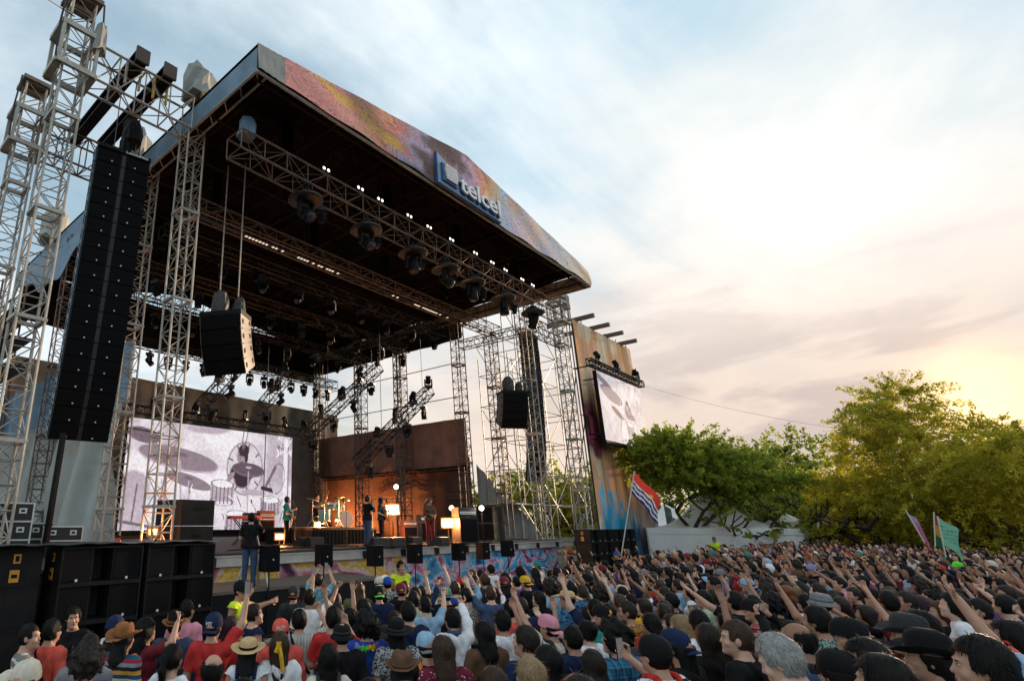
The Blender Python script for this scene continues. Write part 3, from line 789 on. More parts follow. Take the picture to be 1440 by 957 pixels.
main = Canvas(300, 154, 1.95, (0.86, 0.79, 0.85))
main.noise(5, 0.35, 1); main.noise(14, 0.25, 2)
main.ell(1.05, 0.05, 0.4, 0.3, 0, W_, 0.9); main.ell(0.5, 0.55, 0.5, 0.1, 5, W_, 0.9); main.ell(0.12, 0.42, 0.25, 0.1, 5, W_, 0.8); main.ell(1.2, 0.75, 0.5, 0.2, 0, W_, 0.9, op=0.7)
main.ell(0.85, 0.02, 0.25, 0.05, -3, LI, 0.3)
main.box(1.6, 0, 1.95, 0.55, LI, 0.5); main.ell(1.85, 0.32, 0.22, 0.2, 0, LI, 0.4)
for q in range(30):
    rr = random.Random(q); a, b = rr.uniform(1.72, 1.93), rr.uniform(0.02, 0.2)
    main.line(a, b, a + rr.uniform(-.05, .05), b + rr.uniform(-.05, .08), 0.008, W_ if q % 3 else MI)
main.line(1.86, 0.05, 1.86, 1.0, 0.028, W_); main.line(1.905, 0.2, 1.90, 1.0, 0.006, MI)
main.ell(0.16, 0.15, 0.17, 0.07, 10, MI, 0.08); main.line(0, 0.1, 0.35, 0.12, 0.008, DK)
kit(main, 1.2, 0.27, 1.15)
main.ell(0.55, 0.345, 0.44, 0.105, 8, LI, 0.06); main.ell(0.55, 0.335, 0.43, 0.095, 8, (0.52, 0.42, 0.48), 0.06); main.ell(0.55, 0.3, 0.08, 0.02, 8, MI, 0.3)
main.line(0.42, 0.36, 0.36, 0.95, 0.008, MI); main.line(0.55, 0.36, 0.62, 1.0, 0.01, LI)
main.ell(0.66, 0.545, 0.27, 0.06, 14, (0.50, 0.41, 0.47), 0.08); main.ell(0.66, 0.52, 0.05, 0.015, 12, MI, 0.3)
main.line(0.66, 0.55, 0.70, 1, 0.008, LI)
# drummer
main.ell(1.285, 0.43, 0.15, 0.085, 0, VD, 0.25); main.ell(1.285, 0.50, 0.10, 0.09, 0, DK, 0.3); main.ell(1.27, 0.37, 0.035, 0.06, 0, (0.60, 0.47, 0.50), 0.15); main.line(1.17, 0.45, 1.10, 0.54, 0.022, (0.60, 0.47, 0.50))
main.ell(1.265, 0.265, 0.058, 0.105, -6, (0.60, 0.47, 0.50), 0.12); main.ell(1.29, 0.20, 0.066, 0.065, 8, DK, 0.15); main.ell(1.325, 0.27, 0.022, 0.06, 0, DK, 0.2)
main.ell(1.245, 0.25, 0.014, 0.009, 0, DK, 0.4); main.ell(1.285, 0.25, 0.014, 0.009, 0, DK, 0.4); main.line(1.25, 0.325, 1.285, 0.322, 0.006, MI); main.line(1.258, 0.26, 1.25, 0.292, 0.005, MI)
main.ell(1.36, 0.40, 0.21, 0.072, 4, MI, 0.06); main.ell(1.36, 0.39, 0.20, 0.06, 4, (0.33, 0.25, 0.30), 0.08); main.ell(1.36, 0.375, 0.04, 0.014, 0, LI, 0.3); main.line(1.36, 0.42, 1.37, 1.0, 0.009, LI)
drum(main, 1.05, 0.56, 0.14, 0.17); drum(main, 1.66, 0.70, 0.13, 0.12); drum(main, 1.25, 0.86, 0.15, 0.14)
main.ell(1.45, 0.63, 0.16, 0.03, 2, LI, 0.1); main.ell(1.75, 0.47, 0.10, 0.17, 12, MI, 0.05, ring=0.06); main.line(1.6, 0.55, 1.72, 0.35, 0.016, MI); main.line(1.55, 0.58, 1.68, 0.6, 0.022, DK)
main.ell(1.30, 0.03, 0.03, 0.17, 8, MI, 0.2, ring=0.35)
# amplifier on the left of the picture
main.box(0.0, 0.62, 0.22, 1.0, LI, 0.8); main.ell(0.1, 0.62, 0.16, 0.14, 0, LI, 0.2); main.line(0.14, 0.6, 0.12, 0.92, 0.008, MI); main.line(0.0, 0.92, 0.3, 0.97, 0.012, MI)
for q in range(26):
    rr = random.Random(100 + q); a, b = rr.uniform(0.3, 1.9), rr.uniform(0.6, 0.98)
    main.line(a, b, a + rr.uniform(-.06, .06), b + rr.uniform(-.12, .12), 0.005, rr.choice((LI, MI, W_)))
main.box(1.565, 0, 1.575, 1, DK)
main.noise(60, 0.18, 9); main.c = np.clip(main.c, 0, 1) ** 1.7; main.c = 0.75 * main.c + 0.25 * main.c.mean(-1, keepdims=True)

side = Canvas(170, 110, 1.6, (0.84, 0.78, 0.84)); side.noise(6, 0.3, 21); side.noise(16, 0.25, 22)
side.ell(0.5, 0.3, 0.5, 0.4, 0, W_, 0.9, op=0.7); side.ell(0.2, 0.13, 0.28, 0.05, 18, (0.5, 0.42, 0.48), 0.08); side.ell(0.42, 0.3, 0.36, 0.10, 12, (0.55, 0.46, 0.52), 0.06); side.ell(0.42, 0.3, 0.36, 0.10, 12, MI, 0.04, ring=0.05)
side.ell(0.55, 0.55, 0.20, 0.05, 22, (0.36, 0.28, 0.33), 0.1); side.ell(0.95, 0.48, 0.12, 0.12, 0, MI, 0.2); side.ell(0.93, 0.40, 0.05, 0.08, 0, (0.75, 0.63, 0.66), 0.2); side.ell(0.95, 0.35, 0.05, 0.04, 0, DK, 0.2); side.ell(1.02, 0.55, 0.18, 0.05, 5, MI, 0.1)
drum(side, 0.95, 0.68, 0.13, 0.14); drum(side, 1.35, 0.75, 0.14, 0.14); side.ell(0.72, 0.85, 0.16, 0.26, 6, MI, 0.05, ring=0.06); side.ell(0.70, 0.88, 0.12, 0.2, 6, W_, 0.2)
for q in range(50):
    rr = random.Random(300 + q); a, b = rr.uniform(0.6, 1.58), rr.uniform(0.1, 0.98); side.line(a, b, a + rr.uniform(-.05, .05), b + rr.uniform(-.15, .15), 0.006, rr.choice((LI, MI, W_)))
side.noise(50, 0.18, 29); side.c = np.clip(side.c, 0, 1) ** 1.7; side.c = 0.75 * side.c + 0.25 * side.c.mean(-1, keepdims=True)


def tint(me, cols):
    ca = me.color_attributes.new('tint', 'FLOAT_COLOR', 'POINT')
    a = np.ones((len(me.vertices), 4), np.float32); a[:, :3] = cols
    ca.data.foreach_set('color', a.ravel())


def screen(label, x0, x1, y, z0, z1, cv, est, name):
    t = thing(name, label, 'video screen', (x0, y, z0))
    m = MB(); m.grid(lambda a, b: (x0 + (x1 - x0) * a, y, z1 - (z1 - z0) * b), cv.nx - 1, cv.ny - 1)
    o = m.build('picture', attr_mat('led_picture_' + name, emit=est), t); tint(o.data, cv.c.reshape(-1, 3))
    m = MB(); m.box(((x0 + x1) / 2, y + 0.13, (z0 + z1) / 2), (x1 - x0 + 0.04, 0.22, z1 - z0 + 0.04)); m.box(((x0 + x1) / 2, y + 0.1, z0 - 0.12), (x1 - x0 + 0.1, 0.3, 0.2)); m.build('cabinet_wall', BLACK, t)
    m = MB()
    for k in range(1, 12): m.box((x0 + (x1 - x0) * k / 12, y + 0.28, (z0 + z1) / 2), (0.06, 0.08, z1 - z0))
    m.build('rear_bracing', BLACKT, t)
    return t


screen('large bright video screen showing a drummer at the back of the stage', 13.75, 25.65, 31.0, 2.15, 8.22, main, 0.50, 'video_screen')

# ================================================================ speakers
def cabinet_meshes(w, h, d):
    a = MB(); a.box((0, d / 2, 0), (w, d, h - 0.012)); a.box((0, d * 0.5, h / 2 - 0.012), (w + 0.02, d * 0.9, 0.02)); box = a.mesh('speaker_cabinet', BLACK)
    gl = []
    for s in (-1, 1):
        b = MB(); b.box((s * w * 0.275, -0.012, 0), (w * 0.43, 0.03, h - 0.05)); gl.append(b.mesh('grille', GRILLE))
    b = MB(); b.box((0, 0.0, 0), (w * 0.07, 0.035, h - 0.03)); wg = b.mesh('waveguide', mat('waveguide_grey', (0.02, 0.021, 0.023), 0.5))
    em, rig = [], []
    for s in (-1, 1):
        b = MB(); b.tube((s * w * 0.22, -0.03, -h * 0.28), (s * w * 0.22, -0.04, -h * 0.28), 0.022, 10); em.append(b.mesh('emblem', WHITEP))
        b = MB(); b.box((s * (w / 2 + 0.008), d * 0.3, 0), (0.03, 0.09, h * 0.86)); b.box((s * (w / 2 + 0.008), d * 0.75, 0), (0.03, 0.09, h * 0.86)); b.box((s * (w / 2 + 0.008), d * 0.5, 0), (0.025, 0.16, 0.12))
        b.box((s * (w / 2 + 0.004), d * 0.5, -h * 0.40), (0.02, 0.5, 0.05)); rig.append(b.mesh('rigging_plate', mat('rigging_blue_grey', (0.06, 0.10, 0.13), 0.4, 0.5)))
    return box, gl, wg, em, rig


K1 = cabinet_meshes(1.52, 0.45, 0.62)


def line_array(label, x, y, z, rotz, n, dtilt, name='line_array', meshes=K1, h=0.45, tilt0=0.0, group=None):
    t = thing(name, label, 'speaker array', (x, y, z), rotz, group)
    py, pz, tl = 0.0, 0.0, tilt0
    for k in range(n):
        box, gl, wg, em, rig = meshes
        # each box hangs from the one above, tilted a little further down
        M = Matrix.Translation((0, py, pz)) @ Matrix.Rotation(tl, 4, 'X') @ Matrix.Translation((0, 0, -h / 2))
        o = link('speaker_cabinet', box, t); o.matrix_local = M
        for me, nm in ((gl[0], 'grille'), (gl[1], 'grille'), (wg, 'waveguide'), (em[0], 'emblem'), (em[1], 'emblem'), (rig[0], 'rigging_plate'), (rig[1], 'rigging_plate')): link(nm, me, o)
        py += h * math.sin(tl); pz -= h * math.cos(tl); tl += dtilt(k)
    m = MB(); m.box((0, 0.3, 0.07), (1.54, 0.75, 0.12)); m.build('fly_bar', BLACK, t, world=False)
    return t


PAL = line_array('tall black line array of stacked cabinets hanging at left', 5.60, 15.0, 13.12, R(-9), 19, lambda k: R(0.30) if k < 12 else R(1.7), tilt0=R(3.0))
me = text_mesh('L-ACOUSTICS', 0.105, 0.006, 0.004); me.transform(Matrix.Rotation(R(90), 4, 'X')); me.transform(Matrix.Translation((0.02, -0.09, 0.02))); me.materials.append(WHITEP); link('brand_lettering', me, PAL)
t = thing('hoist', 'black covered chain hoist above the left speaker column', 'hoist', (5.9, 15.4, 13.2))
crumple(5.95, 15.5, 14.3, 0.62, 0.8, 21).build('cover', BLACK, t); crumple(5.75, 15.45, 13.6, 0.32, 0.8, 22).build('cover', BLACK, t)
m = MB(); m.path([(5.4, 15.4, 13.25), (5.38, 15.4, 15.7)], 0.018); m.path([(6.05, 15.4, 13.25), (6.1, 15.4, 15.7)], 0.022); m.path([(6.15, 15.4, 13.3), (6.2, 15.4, 14.2)], 0.03, 4); m.build('chain', STEELD, t)
t = thing('tether_strap', 'black strap hanging from the left speaker column to the platform', 'strap', (5.3, 15.6, DECK)); m = MB(); m.tube((5.3, 15.9, 4.8), (5.15, 15.6, DECK), 0.09, 6); m.build('strap', BLACK, t)
line_array('dark line array hanging behind the front right truss tower', 30.75, 15.0, 13.1, R(10), 19, lambda k: R(0.25) if k < 13 else R(1.4))
m = MB(); m.tube((30.75, 15.3, 13.2), (30.75, 14.6, 14.5), 0.03); tag(m.build('suspension_chain', BLACKT), 'chain holding the far right speaker column', 'chain')
# outfill columns; warm sunlight is put into the left one's pale side colour
PEACH = mat('sunlit_speaker_side', (0.42, 0.36, 0.30), 0.5, 0, 0.15, 4)


DARKCOV = mat('dark_grey_cover', (0.07, 0.07, 0.07), 0.6, 0, 0.5, 6, bump=0.6, bscale=14)


def outfill(label, x, y, z, rotz, sidemat, cx):
    t = thing('side_fill_array', label, 'speaker array', (x, y, z), rotz, 'small flown speaker clusters'); t.scale = (1.42,) * 3
    py, pz, tl = 0.0, 0.0, R(10)
    for k in range(4):
        a = MB(); a.box((0, 0.3, 0), (0.95, 0.6, 0.33)); me = a.mesh('speaker_cabinet', BLACK)
        M = Matrix.Translation((0, py, pz)) @ Matrix.Rotation(tl, 4, 'X') @ Matrix.Translation((0, 0, -0.17))
        o = link('speaker_cabinet', me, t); o.matrix_local = M
        a = MB(); a.box((0, -0.012, 0), (0.90, 0.03, 0.30)); link('grille', a.mesh('grille', GRILLE), o)
        for s in (-1, 1):
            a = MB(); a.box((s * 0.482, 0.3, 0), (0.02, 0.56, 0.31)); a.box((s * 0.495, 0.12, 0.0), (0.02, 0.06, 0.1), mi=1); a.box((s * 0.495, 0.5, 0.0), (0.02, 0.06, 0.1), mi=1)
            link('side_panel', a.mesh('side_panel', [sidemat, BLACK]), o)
        py += 0.34 * math.sin(tl); pz -= 0.34 * math.cos(tl); tl += R(7)
    m = MB(); m.box((0, 0.3, 0.05), (1.0, 0.6, 0.1)); m.build('fly_bar', BLACK, t, world=False)
    crumple(-0.15, 0.25, 0.32, 0.36, 0.5, 31).build('hoist_cover', DARKCOV, t, world=False); crumple(0.3, 0.35, 0.22, 0.26, 0.4, 32).build('hoist_cover', DARKCOV, t, world=False)
    for dx in (-0.18, 0.28): m = MB(); m.tube((dx, 0.3, 0.5), (dx, 0.3, (ZR - z - 0.1) / 1.42), 0.016); m.build('hanging_cable', STEEL, t, world=False)
    return t


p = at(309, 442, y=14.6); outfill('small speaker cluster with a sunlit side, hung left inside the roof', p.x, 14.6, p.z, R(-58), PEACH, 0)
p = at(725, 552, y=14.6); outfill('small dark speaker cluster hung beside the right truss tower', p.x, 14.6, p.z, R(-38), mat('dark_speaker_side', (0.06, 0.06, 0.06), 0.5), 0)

# subwoofers
def sub_parts():
    w, h, d = 1.31, 0.545, 0.72
    a = MB()
    for c, s in (((0, d / 2, h / 2 - 0.013), (w, d, 0.025)), ((0, d / 2, -h / 2 + 0.013), (w, d, 0.025)), ((-w / 2 + 0.013, d / 2, 0), (0.025, d, h - 0.052)), ((w / 2 - 0.013, d / 2, 0), (0.025, d, h - 0.052)), ((0, d - 0.013, 0), (w - 0.052, 0.025, h - 0.052)), ((-0.17, d / 2, 0), (0.03, d - 0.06, h - 0.052)), ((0.17, d / 2, 0), (0.03, d - 0.06, h - 0.052))): a.box(c, s)
    box = a.mesh('cabinet', mat('subwoofer_paint', (0.014, 0.012, 0.012), 0.6, 0, 0.4, 3, spec=0.2))
    g2 = []
    for s in (-1, 1):
        b = MB(); b.box((s * 0.408, 0.03, 0), (0.445, 0.03, h - 0.056)); g2.append(b.mesh('grille', GRILLE))
    b = MB(); b.box((0, 0.45, 0), (0.30, 0.02, h - 0.06)); port = b.mesh('port_back', mat('port_grey', (0.03, 0.028, 0.027), 0.7, spec=0.15))
    e = []
    for s in (-1, 1):
        b = MB(); b.box((s * 0.40, 0.008, -h / 2 + 0.06), (0.035, 0.02, 0.035)); e.append(b.mesh('emblem', WHITEP))
    b = MB(); b.box((-w / 2 - 0.004, 0.35, 0.12), (0.012, 0.10, 0.13)); b.box((-w / 2 - 0.010, 0.35, 0.12), (0.012, 0.05, 0.08), mi=1); lab0 = b.mesh('logo_label', [ORANGE, BLACK])
    b = MB(); b.box((-w / 2 - 0.004, 0.36, -0.12), (0.012, 0.13, 0.17)); b.box((-w / 2 - 0.010, 0.36, -0.12), (0.012, 0.08, 0.05), mi=1)
    lab = (lab0, b.mesh('warning_label', [ORANGE, BLACK]))
    return box, g2, port, e, lab


SUB = sub_parts()
ordn = ('bottom', 'second from bottom', 'third from bottom', 'top')


def sub(label, x, y, z, rz, group, logo):
    t = thing('subwoofer', label, 'subwoofer', (x, y, z), rz, group)
    for nm, me in (('cabinet', SUB[0]), ('grille', SUB[1][0]), ('grille', SUB[1][1]), ('port_back', SUB[2]), ('emblem', SUB[3][0]), ('emblem', SUB[3][1])): link(nm, me, t)
    if logo: link('logo_label', SUB[4][0], t); link('warning_label', SUB[4][1], t)


for k in range(4):
    z = 0.275 + k * 0.548
    for q, x in enumerate((4.08, 5.48)):
        sub('black double subwoofer, %s of the %s front stack at left' % (ordn[k], ('left', 'right')[q]), x, 9.55 + 0.0 * q, z, 0, 'subwoofers stacked at left', k == 3 and q == 0)
    for q, (x, y, rz) in enumerate(((3.28, 10.42, R(85)), (2.52, 10.42, R(85)), (1.76, 10.42, R(85)))):
        sub('subwoofer turned sideways, %s of the %s row at far left' % (ordn[k], ('inner', 'middle', 'outer')[q]), x, y, z, rz, 'subwoofers stacked at left', k == 3)
t = thing('plinth', 'low black plinth behind the left subwoofer stacks', 'plinth', (4, 9.8, 0)); m = MB(); m.box((3.8, 10.6, 0.03), (7.0, 0.6, 0.06)); m.build('plinth', BLACK, t)
t = thing('cover_sheet', 'crumpled black cover sheet folded on top of the left subwoofers', 'cover', (4, 9.8, 2.2)); m = solidify_grid(lambda a, b: (0.6 + 5.6 * a, 9.52 + 0.9 * b + 0.02 * math.sin(a * 30), 2.20 + 0.03 + 0.008 * math.sin(a * 70 + b * 9) + 0.006 * math.sin(a * 23)), 70, 6, 0.02, (0, 0, -1)); m.build('sheet', mat('black_plastic_sheet', (0.02, 0.02, 0.022), 0.35), t, smooth=True)
for k in range(4):
    for q, x in enumerate((27.2, 28.6, 30.0, 31.4)):
        sub('far black subwoofer, %s of stack %s from the painted wall' % (ordn[k], ('four', 'three', 'two', 'one')[q]), x + 0.6, 11.6, 0.30 + k * 0.556, 0, 'subwoofers stacked at far right', k == 3)

# front fill speakers on poles
nm = ('nearest the cameraman', 'second from the cameraman', 'third from the cameraman', 'right of the singer', 'third from the right tower', 'second from the right tower', 'nearest the right tower')
a = MB(); a.box((0, 0.17, 0), (0.40, 0.34, 0.60), taper=0.97); ff_box = a.mesh('cabinet', BLACK)
a = MB(); a.box((0, -0.005, 0), (0.37, 0.02, 0.56)); ff_gr = a.mesh('grille', GRILLE)
a = MB(); a.tube((0, -0.012, -0.02), (0, -0.024, -0.02), 0.018, 8); ff_em = a.mesh('emblem', WHITEP)
for k, (u, v) in enumerate(((384, 785), (460, 781), (533, 781), (588, 778), (650, 775), (684, 774), (718, 771))):
    p = at(u, v, y=12.4 if k else 11.7)
    t = thing('front_fill_speaker', 'small black speaker on a pole, ' + nm[k], 'speaker', (p.x, p.y, p.z), R(random.uniform(-12, 4)), 'front fill speakers on poles')
    link('cabinet', ff_box, t); link('grille', ff_gr, t); link('emblem', ff_em, t)
    a = MB(); a.tube((0, 0.17, -0.3), (0, 0.17, -p.z + 0.01), 0.02, 8); a.lathe([(0.22, 0), (0.22, 0.02), (0.03, 0.03)], 14, (0, 0.17, -p.z + 0.002)); a.build('pole', BLACKT, t, world=False)

# ================================================================ lamps
LENSD = mat('dark_lens', (0.03, 0.04, 0.06), 0.08, 0, 0.1, spec=0.8)


def light_meshes(s, hood):
    a = MB()
    if hood: a.lathe([(0.40 * s, -0.02 * s), (0.46 * s, 0.02 * s), (0.45 * s, 0.07 * s), (0.36 * s, 0.09 * s), (0.37 * s, 0.12 * s), (0.30 * s, 0.15 * s), (0.14 * s, 0.30 * s), (0.05 * s, 0.36 * s)], 18)
    else: a.box((0, 0, 0.06 * s), (0.44 * s, 0.34 * s, 0.16 * s)); a.box((0, 0, 0.2 * s), (0.12 * s, 0.1 * s, 0.16 * s))
    base = a.mesh('base', mat('lamp_housing', (0.028, 0.028, 0.030), 0.45, 0.1, 0.3, 10), smooth=False)
    a = MB()
    for q in (-1, 1): a.box((q * 0.21 * s, 0, -0.20 * s), (0.06 * s, 0.13 * s, 0.42 * s), taper=1.2)
    a.box((0, 0, -0.015 * s), (0.46 * s, 0.16 * s, 0.05 * s)); yoke = a.mesh('yoke', BLACK)
    a = MB(); a.lathe([(0.09 * s, -0.24 * s), (0.15 * s, -0.2 * s), (0.165 * s, -0.05 * s), (0.155 * s, 0.12 * s), (0.17 * s, 0.2 * s), (0.16 * s, 0.26 * s), (0.13 * s, 0.25 * s)], 14); head = a.mesh('head', BLACK, smooth=True)
    a = MB(); a.lathe([(0.135 * s, 0.252 * s), (0.10 * s, 0.275 * s), (0.03 * s, 0.285 * s)], 14); lens = a.mesh('lens', LENSD, smooth=True)
    return base, yoke, head, lens


LM = {('big', 1): light_meshes(1.25, True), ('mid', 0): light_meshes(0.95, False), ('small', 0): light_meshes(0.7, False)}


def moving_light(label, p, size, pan, tilt, group, flip=False):
    base, yoke, head, lens = LM[(size, 1 if size == 'big' else 0)]
    t = thing('moving_light', label, 'stage light', p, pan, group)
    if flip: t.rotation_euler = (math.pi, 0, pan)
    link('base', base, t); link('yoke', yoke, t)
    s = {'big': 1.25, 'mid': 0.95, 'small': 0.7}[size]
    h = link('head', head, t); h.matrix_local = Matrix.Translation((0, 0, -0.34 * s)) @ Matrix.Rotation(tilt, 4, 'X')
    link('lens', lens, h)
    return t


ords = ['first', 'second', 'third', 'fourth', 'fifth', 'sixth', 'seventh', 'eighth', 'ninth', 'tenth', 'eleventh', 'twelfth', 'thirteenth', 'fourteenth', 'fifteenth', 'sixteenth']
for k, (u, v) in enumerate(((427, 292), (512, 330), (578, 362), (624, 388), (662, 408), (706, 432), (748, 452))):
    p = at(u, v, y=YT); moving_light('big hooded stage light, %s from left under the front truss' % ords[k], (p.x, YT - 0.1, ZT - 0.85), 'big', R(random.uniform(-40, 40)), R(180 + random.uniform(-50, 30)), 'hooded lights under the front truss')
    m = MB(); m.tube((p.x, YT - 0.1, ZT - 0.42), (p.x, YT - 0.1, ZT - 0.3), 0.04); tag(m.build('hook_clamp', BLACKT), 'hook clamp above the %s hooded light from left' % ords[k], 'clamp', 'clamps of the hooded lights')
for k, (u, v) in enumerate(((452, 305), (530, 341), (594, 370), (642, 395), (684, 418), (727, 440))):
    p = at(u, v, y=YT); moving_light('smaller stage light beside the %s hooded one on the front truss' % ords[k], (p.x + 0.25, YT + 0.25, ZT - 0.62), 'small', R(random.uniform(-40, 40)), R(180 + random.uniform(-40, 40)), 'small lights under the front truss')
BLIND = mat('blinder_lamp', (0.9, 0.85, 0.75), 0.4, emit=(1.0, 0.90, 0.74), estr=2.0)
for k, u in enumerate((449, 497, 525, 566, 594, 626, 660, 684, 703, 727, 742)):
    p = at(u, 205 + (u - 392) * 0.62, y=YT); x = p.x
    t = thing('blinder_light', 'pair of lit white lamps, %s from left on the front truss' % ords[k], 'stage light', (x, YT - 0.35, ZT + 0.55), 0, 'twin blinder lamps on the front truss')
    m = MB(); m.box((0, 0.06, 0), (0.40, 0.10, 0.20)); m.box((0, 0.1, -0.18), (0.05, 0.05, 0.25)); m.build('housing', BLACK, t, world=False)
    for s in (-1, 1): m = MB(); m.lathe([(0.055, 0), (0.04, 0.015)], 12, (s * 0.10, 0, 0), Matrix.Rotation(R(90), 3, 'X')); m.build('lamp', BLIND, t, world=False)
# slanted trusses above the band, with lights along them
slant = [('slanted light truss on the right, nearest the side tarpaulin', at(503, 652, y=20), at(603, 549, y=20), 8), ('slanted light truss in the middle above the drum kit', at(424, 618, y=23), at(532, 517, y=23), 8), ('short slanted light truss above the video screen corner', at(363, 578, y=25), at(402, 530, y=25), 4), ('slanted light truss at left behind the small speaker cluster', at(285, 570, y=23), at(335, 515, y=23), 4)]
for k, (l, a, b, n) in enumerate(slant):
    t = thing('slanted_truss', l, 'truss', tuple(a), 0, 'slanted light trusses above the band'); lattice(t, a, b, 0.55, 0.55, BLACKT, 0.6, 0.035, 0.02)
    for c in (a.lerp(b, 0.3), a.lerp(b, 0.9)): m = MB(); m.tube(c + Vector((0, 0, 0.3)), (c.x, c.y, ZR), 0.015); m.build('hanging_cable', BLACKT, t)
    for q in range(n):
        p = a.lerp(b, (q + 0.5) / n); sgn = -1 if q % 2 else 1
        moving_light('dark stage light, %s from bottom on the %s' % (ords[q], ('right slanted truss', 'middle slanted truss', 'short slanted truss', 'left slanted truss')[k]), (p.x + 0.1 * sgn, p.y - 0.35, p.z - 0.42 if sgn > 0 else p.z + 0.45), 'mid', R(random.uniform(0, 360)), R(180 + random.uniform(-60, 60)), 'lights on the slanted trusses', flip=sgn < 0)
YR = 28.3
t = thing('rear_light_truss', 'dark truss with a row of lamps under the back of the roof', 'truss', (18, YR, 11.2)); lattice(t, (9.0, YR, 11.75), (27.2, YR, 11.75), 0.5, 0.5, BLACKT, 0.6, 0.035, 0.02)
for x in (10, 15, 20, 26): m = MB(); m.tube((x, YR, 12), (x, YR, ZR), 0.02); m.build('hanging_cable', BLACKT, t)
for k in range(16):
    moving_light('dark lamp, %s from left in the row under the rear roof' % ords[k], (10.0 + k * 1.1, YR, 11.15), 'mid', R(random.uniform(-60, 60)), R(180 + random.uniform(-50, 50)), 'lamps in a row under the rear roof')
t = thing('screen_truss', 'horizontal truss along the top of the big video screen', 'truss', (19, 30.6, 8.5)); lattice(t, (11.5, 30.6, 8.62), (27.6, 30.6, 8.62), 0.4, 0.42, BLACKT, 0.5, 0.035, 0.02)
for k, u in enumerate((216, 275, 345, 401, 428)):
    p = at(u, 580, y=30.6); moving_light('dark stage light standing on the screen truss, %s from left' % ords[k], (p.x, 30.6, 8.95), 'mid', R(random.uniform(-60, 60)), R(160 + random.uniform(-40, 40)), 'lights standing on the screen truss', flip=True)
WARM = mat('warm_lamp', (1, 0.6, 0.3), 0.4, emit=(1.0, 0.30, 0.05), estr=0.95); WHITEL = mat('white_lamp', (1, 0.95, 0.9), 0.4, emit=(1.0, 0.90, 0.78), estr=2); WARMH = mat('warm_lamp_core', (1, 0.7, 0.4), 0.4, emit=(1.0, 0.60, 0.24), estr=1.2)


def glow(parent, p, col, energy, r=0.12):
    l = bpy.data.lights.new('lamp_light', 'POINT'); l.energy = energy; l.color = col; l.shadow_soft_size = r
    o = bpy.data.objects.new('lamp_light', l); COL.objects.link(o); o.parent = parent; o.location = Vector(p) - parent_origin(parent)


def flood(label, u, v, r, w, h, energy, zfloor=DECK):
    p = at(u, v, r=r); d = Vector((-p.x, -p.y, 0)).normalized(); rz = math.atan2(d.y, d.x) + math.pi / 2
    t = thing('flood_lamp', label, 'stage light', (p.x, p.y, zfloor), 0, 'orange flood lamps on the stage')
    M = Matrix.Rotation(rz, 3, 'Z')
    m = MB(); m.box(p, (w + 0.12, 0.16, h + 0.12), M); m.build('housing', BLACK, t)
    m = MB(); m.box(p + d * 0.09, (w, 0.02, h), M); m.build('lamp', WARM, t)
    m = MB(); m.box(p + d * 0.105, (w * 0.7, 0.01, h * 0.55), M); m.build('lamp_core', WARMH, t)
    m = MB(); m.tube((p.x, p.y, zfloor), (p.x, p.y, p.z - h / 2), 0.03); m.box((p.x, p.y, zfloor + 0.02), (0.5, 0.5, 0.04)); m.build('stand', BLACK, t)
    glow(t, p + d * 0.3, (1.0, 0.36, 0.10), energy)


flood('glowing orange flood lamp behind the bass player', 552, 716, 25.5, 0.52, 0.36, 420)
flood('glowing orange flood lamp near the right front of the stage', 630, 735, 25.0, 0.48, 0.32, 220)
flood('small warm lamp glowing at the guitarist feet', 393, 754, 22.6, 0.28, 0.16, 90)
flood('small warm lamp glowing at the foot of the left tower', 215, 747, 16.6, 0.20, 0.14, 40)
flood('warm lamp low behind the drum riser', 449, 738, 26.0, 0.36, 0.2, 420)


def ball(label, u, v, r, energy):
    p = at(u, v, r=r); d = Vector((-p.x, -p.y, 0)).normalized()
    t = thing('round_lamp', label, 'stage light', (p.x, p.y, DECK), 0, 'round white lamps on the stage')
    q = d.to_track_quat('Z', 'Y').to_matrix()
    m = MB(); m.lathe([(0.07, -0.2), (0.12, -0.1), (0.13, 0.0), (0.11, 0.0)], 14, p, q); m.build('housing', BLACK, t, smooth=True)
    m = MB(); m.lathe([(0.105, 0.0), (0.09, 0.04), (0.03, 0.055)], 14, p, q); m.build('lamp', WHITEL, t, smooth=True)
    m = MB(); m.tube((p.x, p.y, DECK), (p.x, p.y, p.z - 0.18), 0.03); m.box((p.x, p.y, DECK + 0.02), (0.5, 0.5, 0.04)); m.build('stand', BLACK, t)
    glow(t, p + d * 0.3, (1.0, 0.86, 0.7), energy)


# dark trusses and unlit lamps that crowd the roof space
for k, (y, x0, x1, z) in enumerate(((19.2, 9.0, 27.5, 13.5), (22.0, 9.5, 27.5, 13.1), (25.2, 9.0, 27.5, 12.8))):
    nm_ = ('front', 'middle', 'rear')[k]; t = thing('upstage_truss', 'black %s truss of unlit lamps deep under the roof' % nm_, 'truss', ((x0 + x1) / 2, y, z), 0, 'dark trusses deep under the roof'); lattice(t, (x0, y, z), (x1, y, z), 0.5, 0.5, BLACKT, 0.7, 0.035, 0.02)
    for x in (x0 + 1, x1 - 1): m = MB(); m.tube((x, y, z + 0.25), (x, y, ZR + 0.2), 0.02); m.build('hanging_cable', BLACKT, t)
    for q in range(9): moving_light('unlit black lamp, %s from left on the %s dark roof truss' % (ords[q], nm_), (x0 + 0.8 + q * 2.1, y, z - 0.6), 'mid', R(random.uniform(-90, 90)), R(180 + random.uniform(-50, 50)), 'unlit lamps deep under the roof')
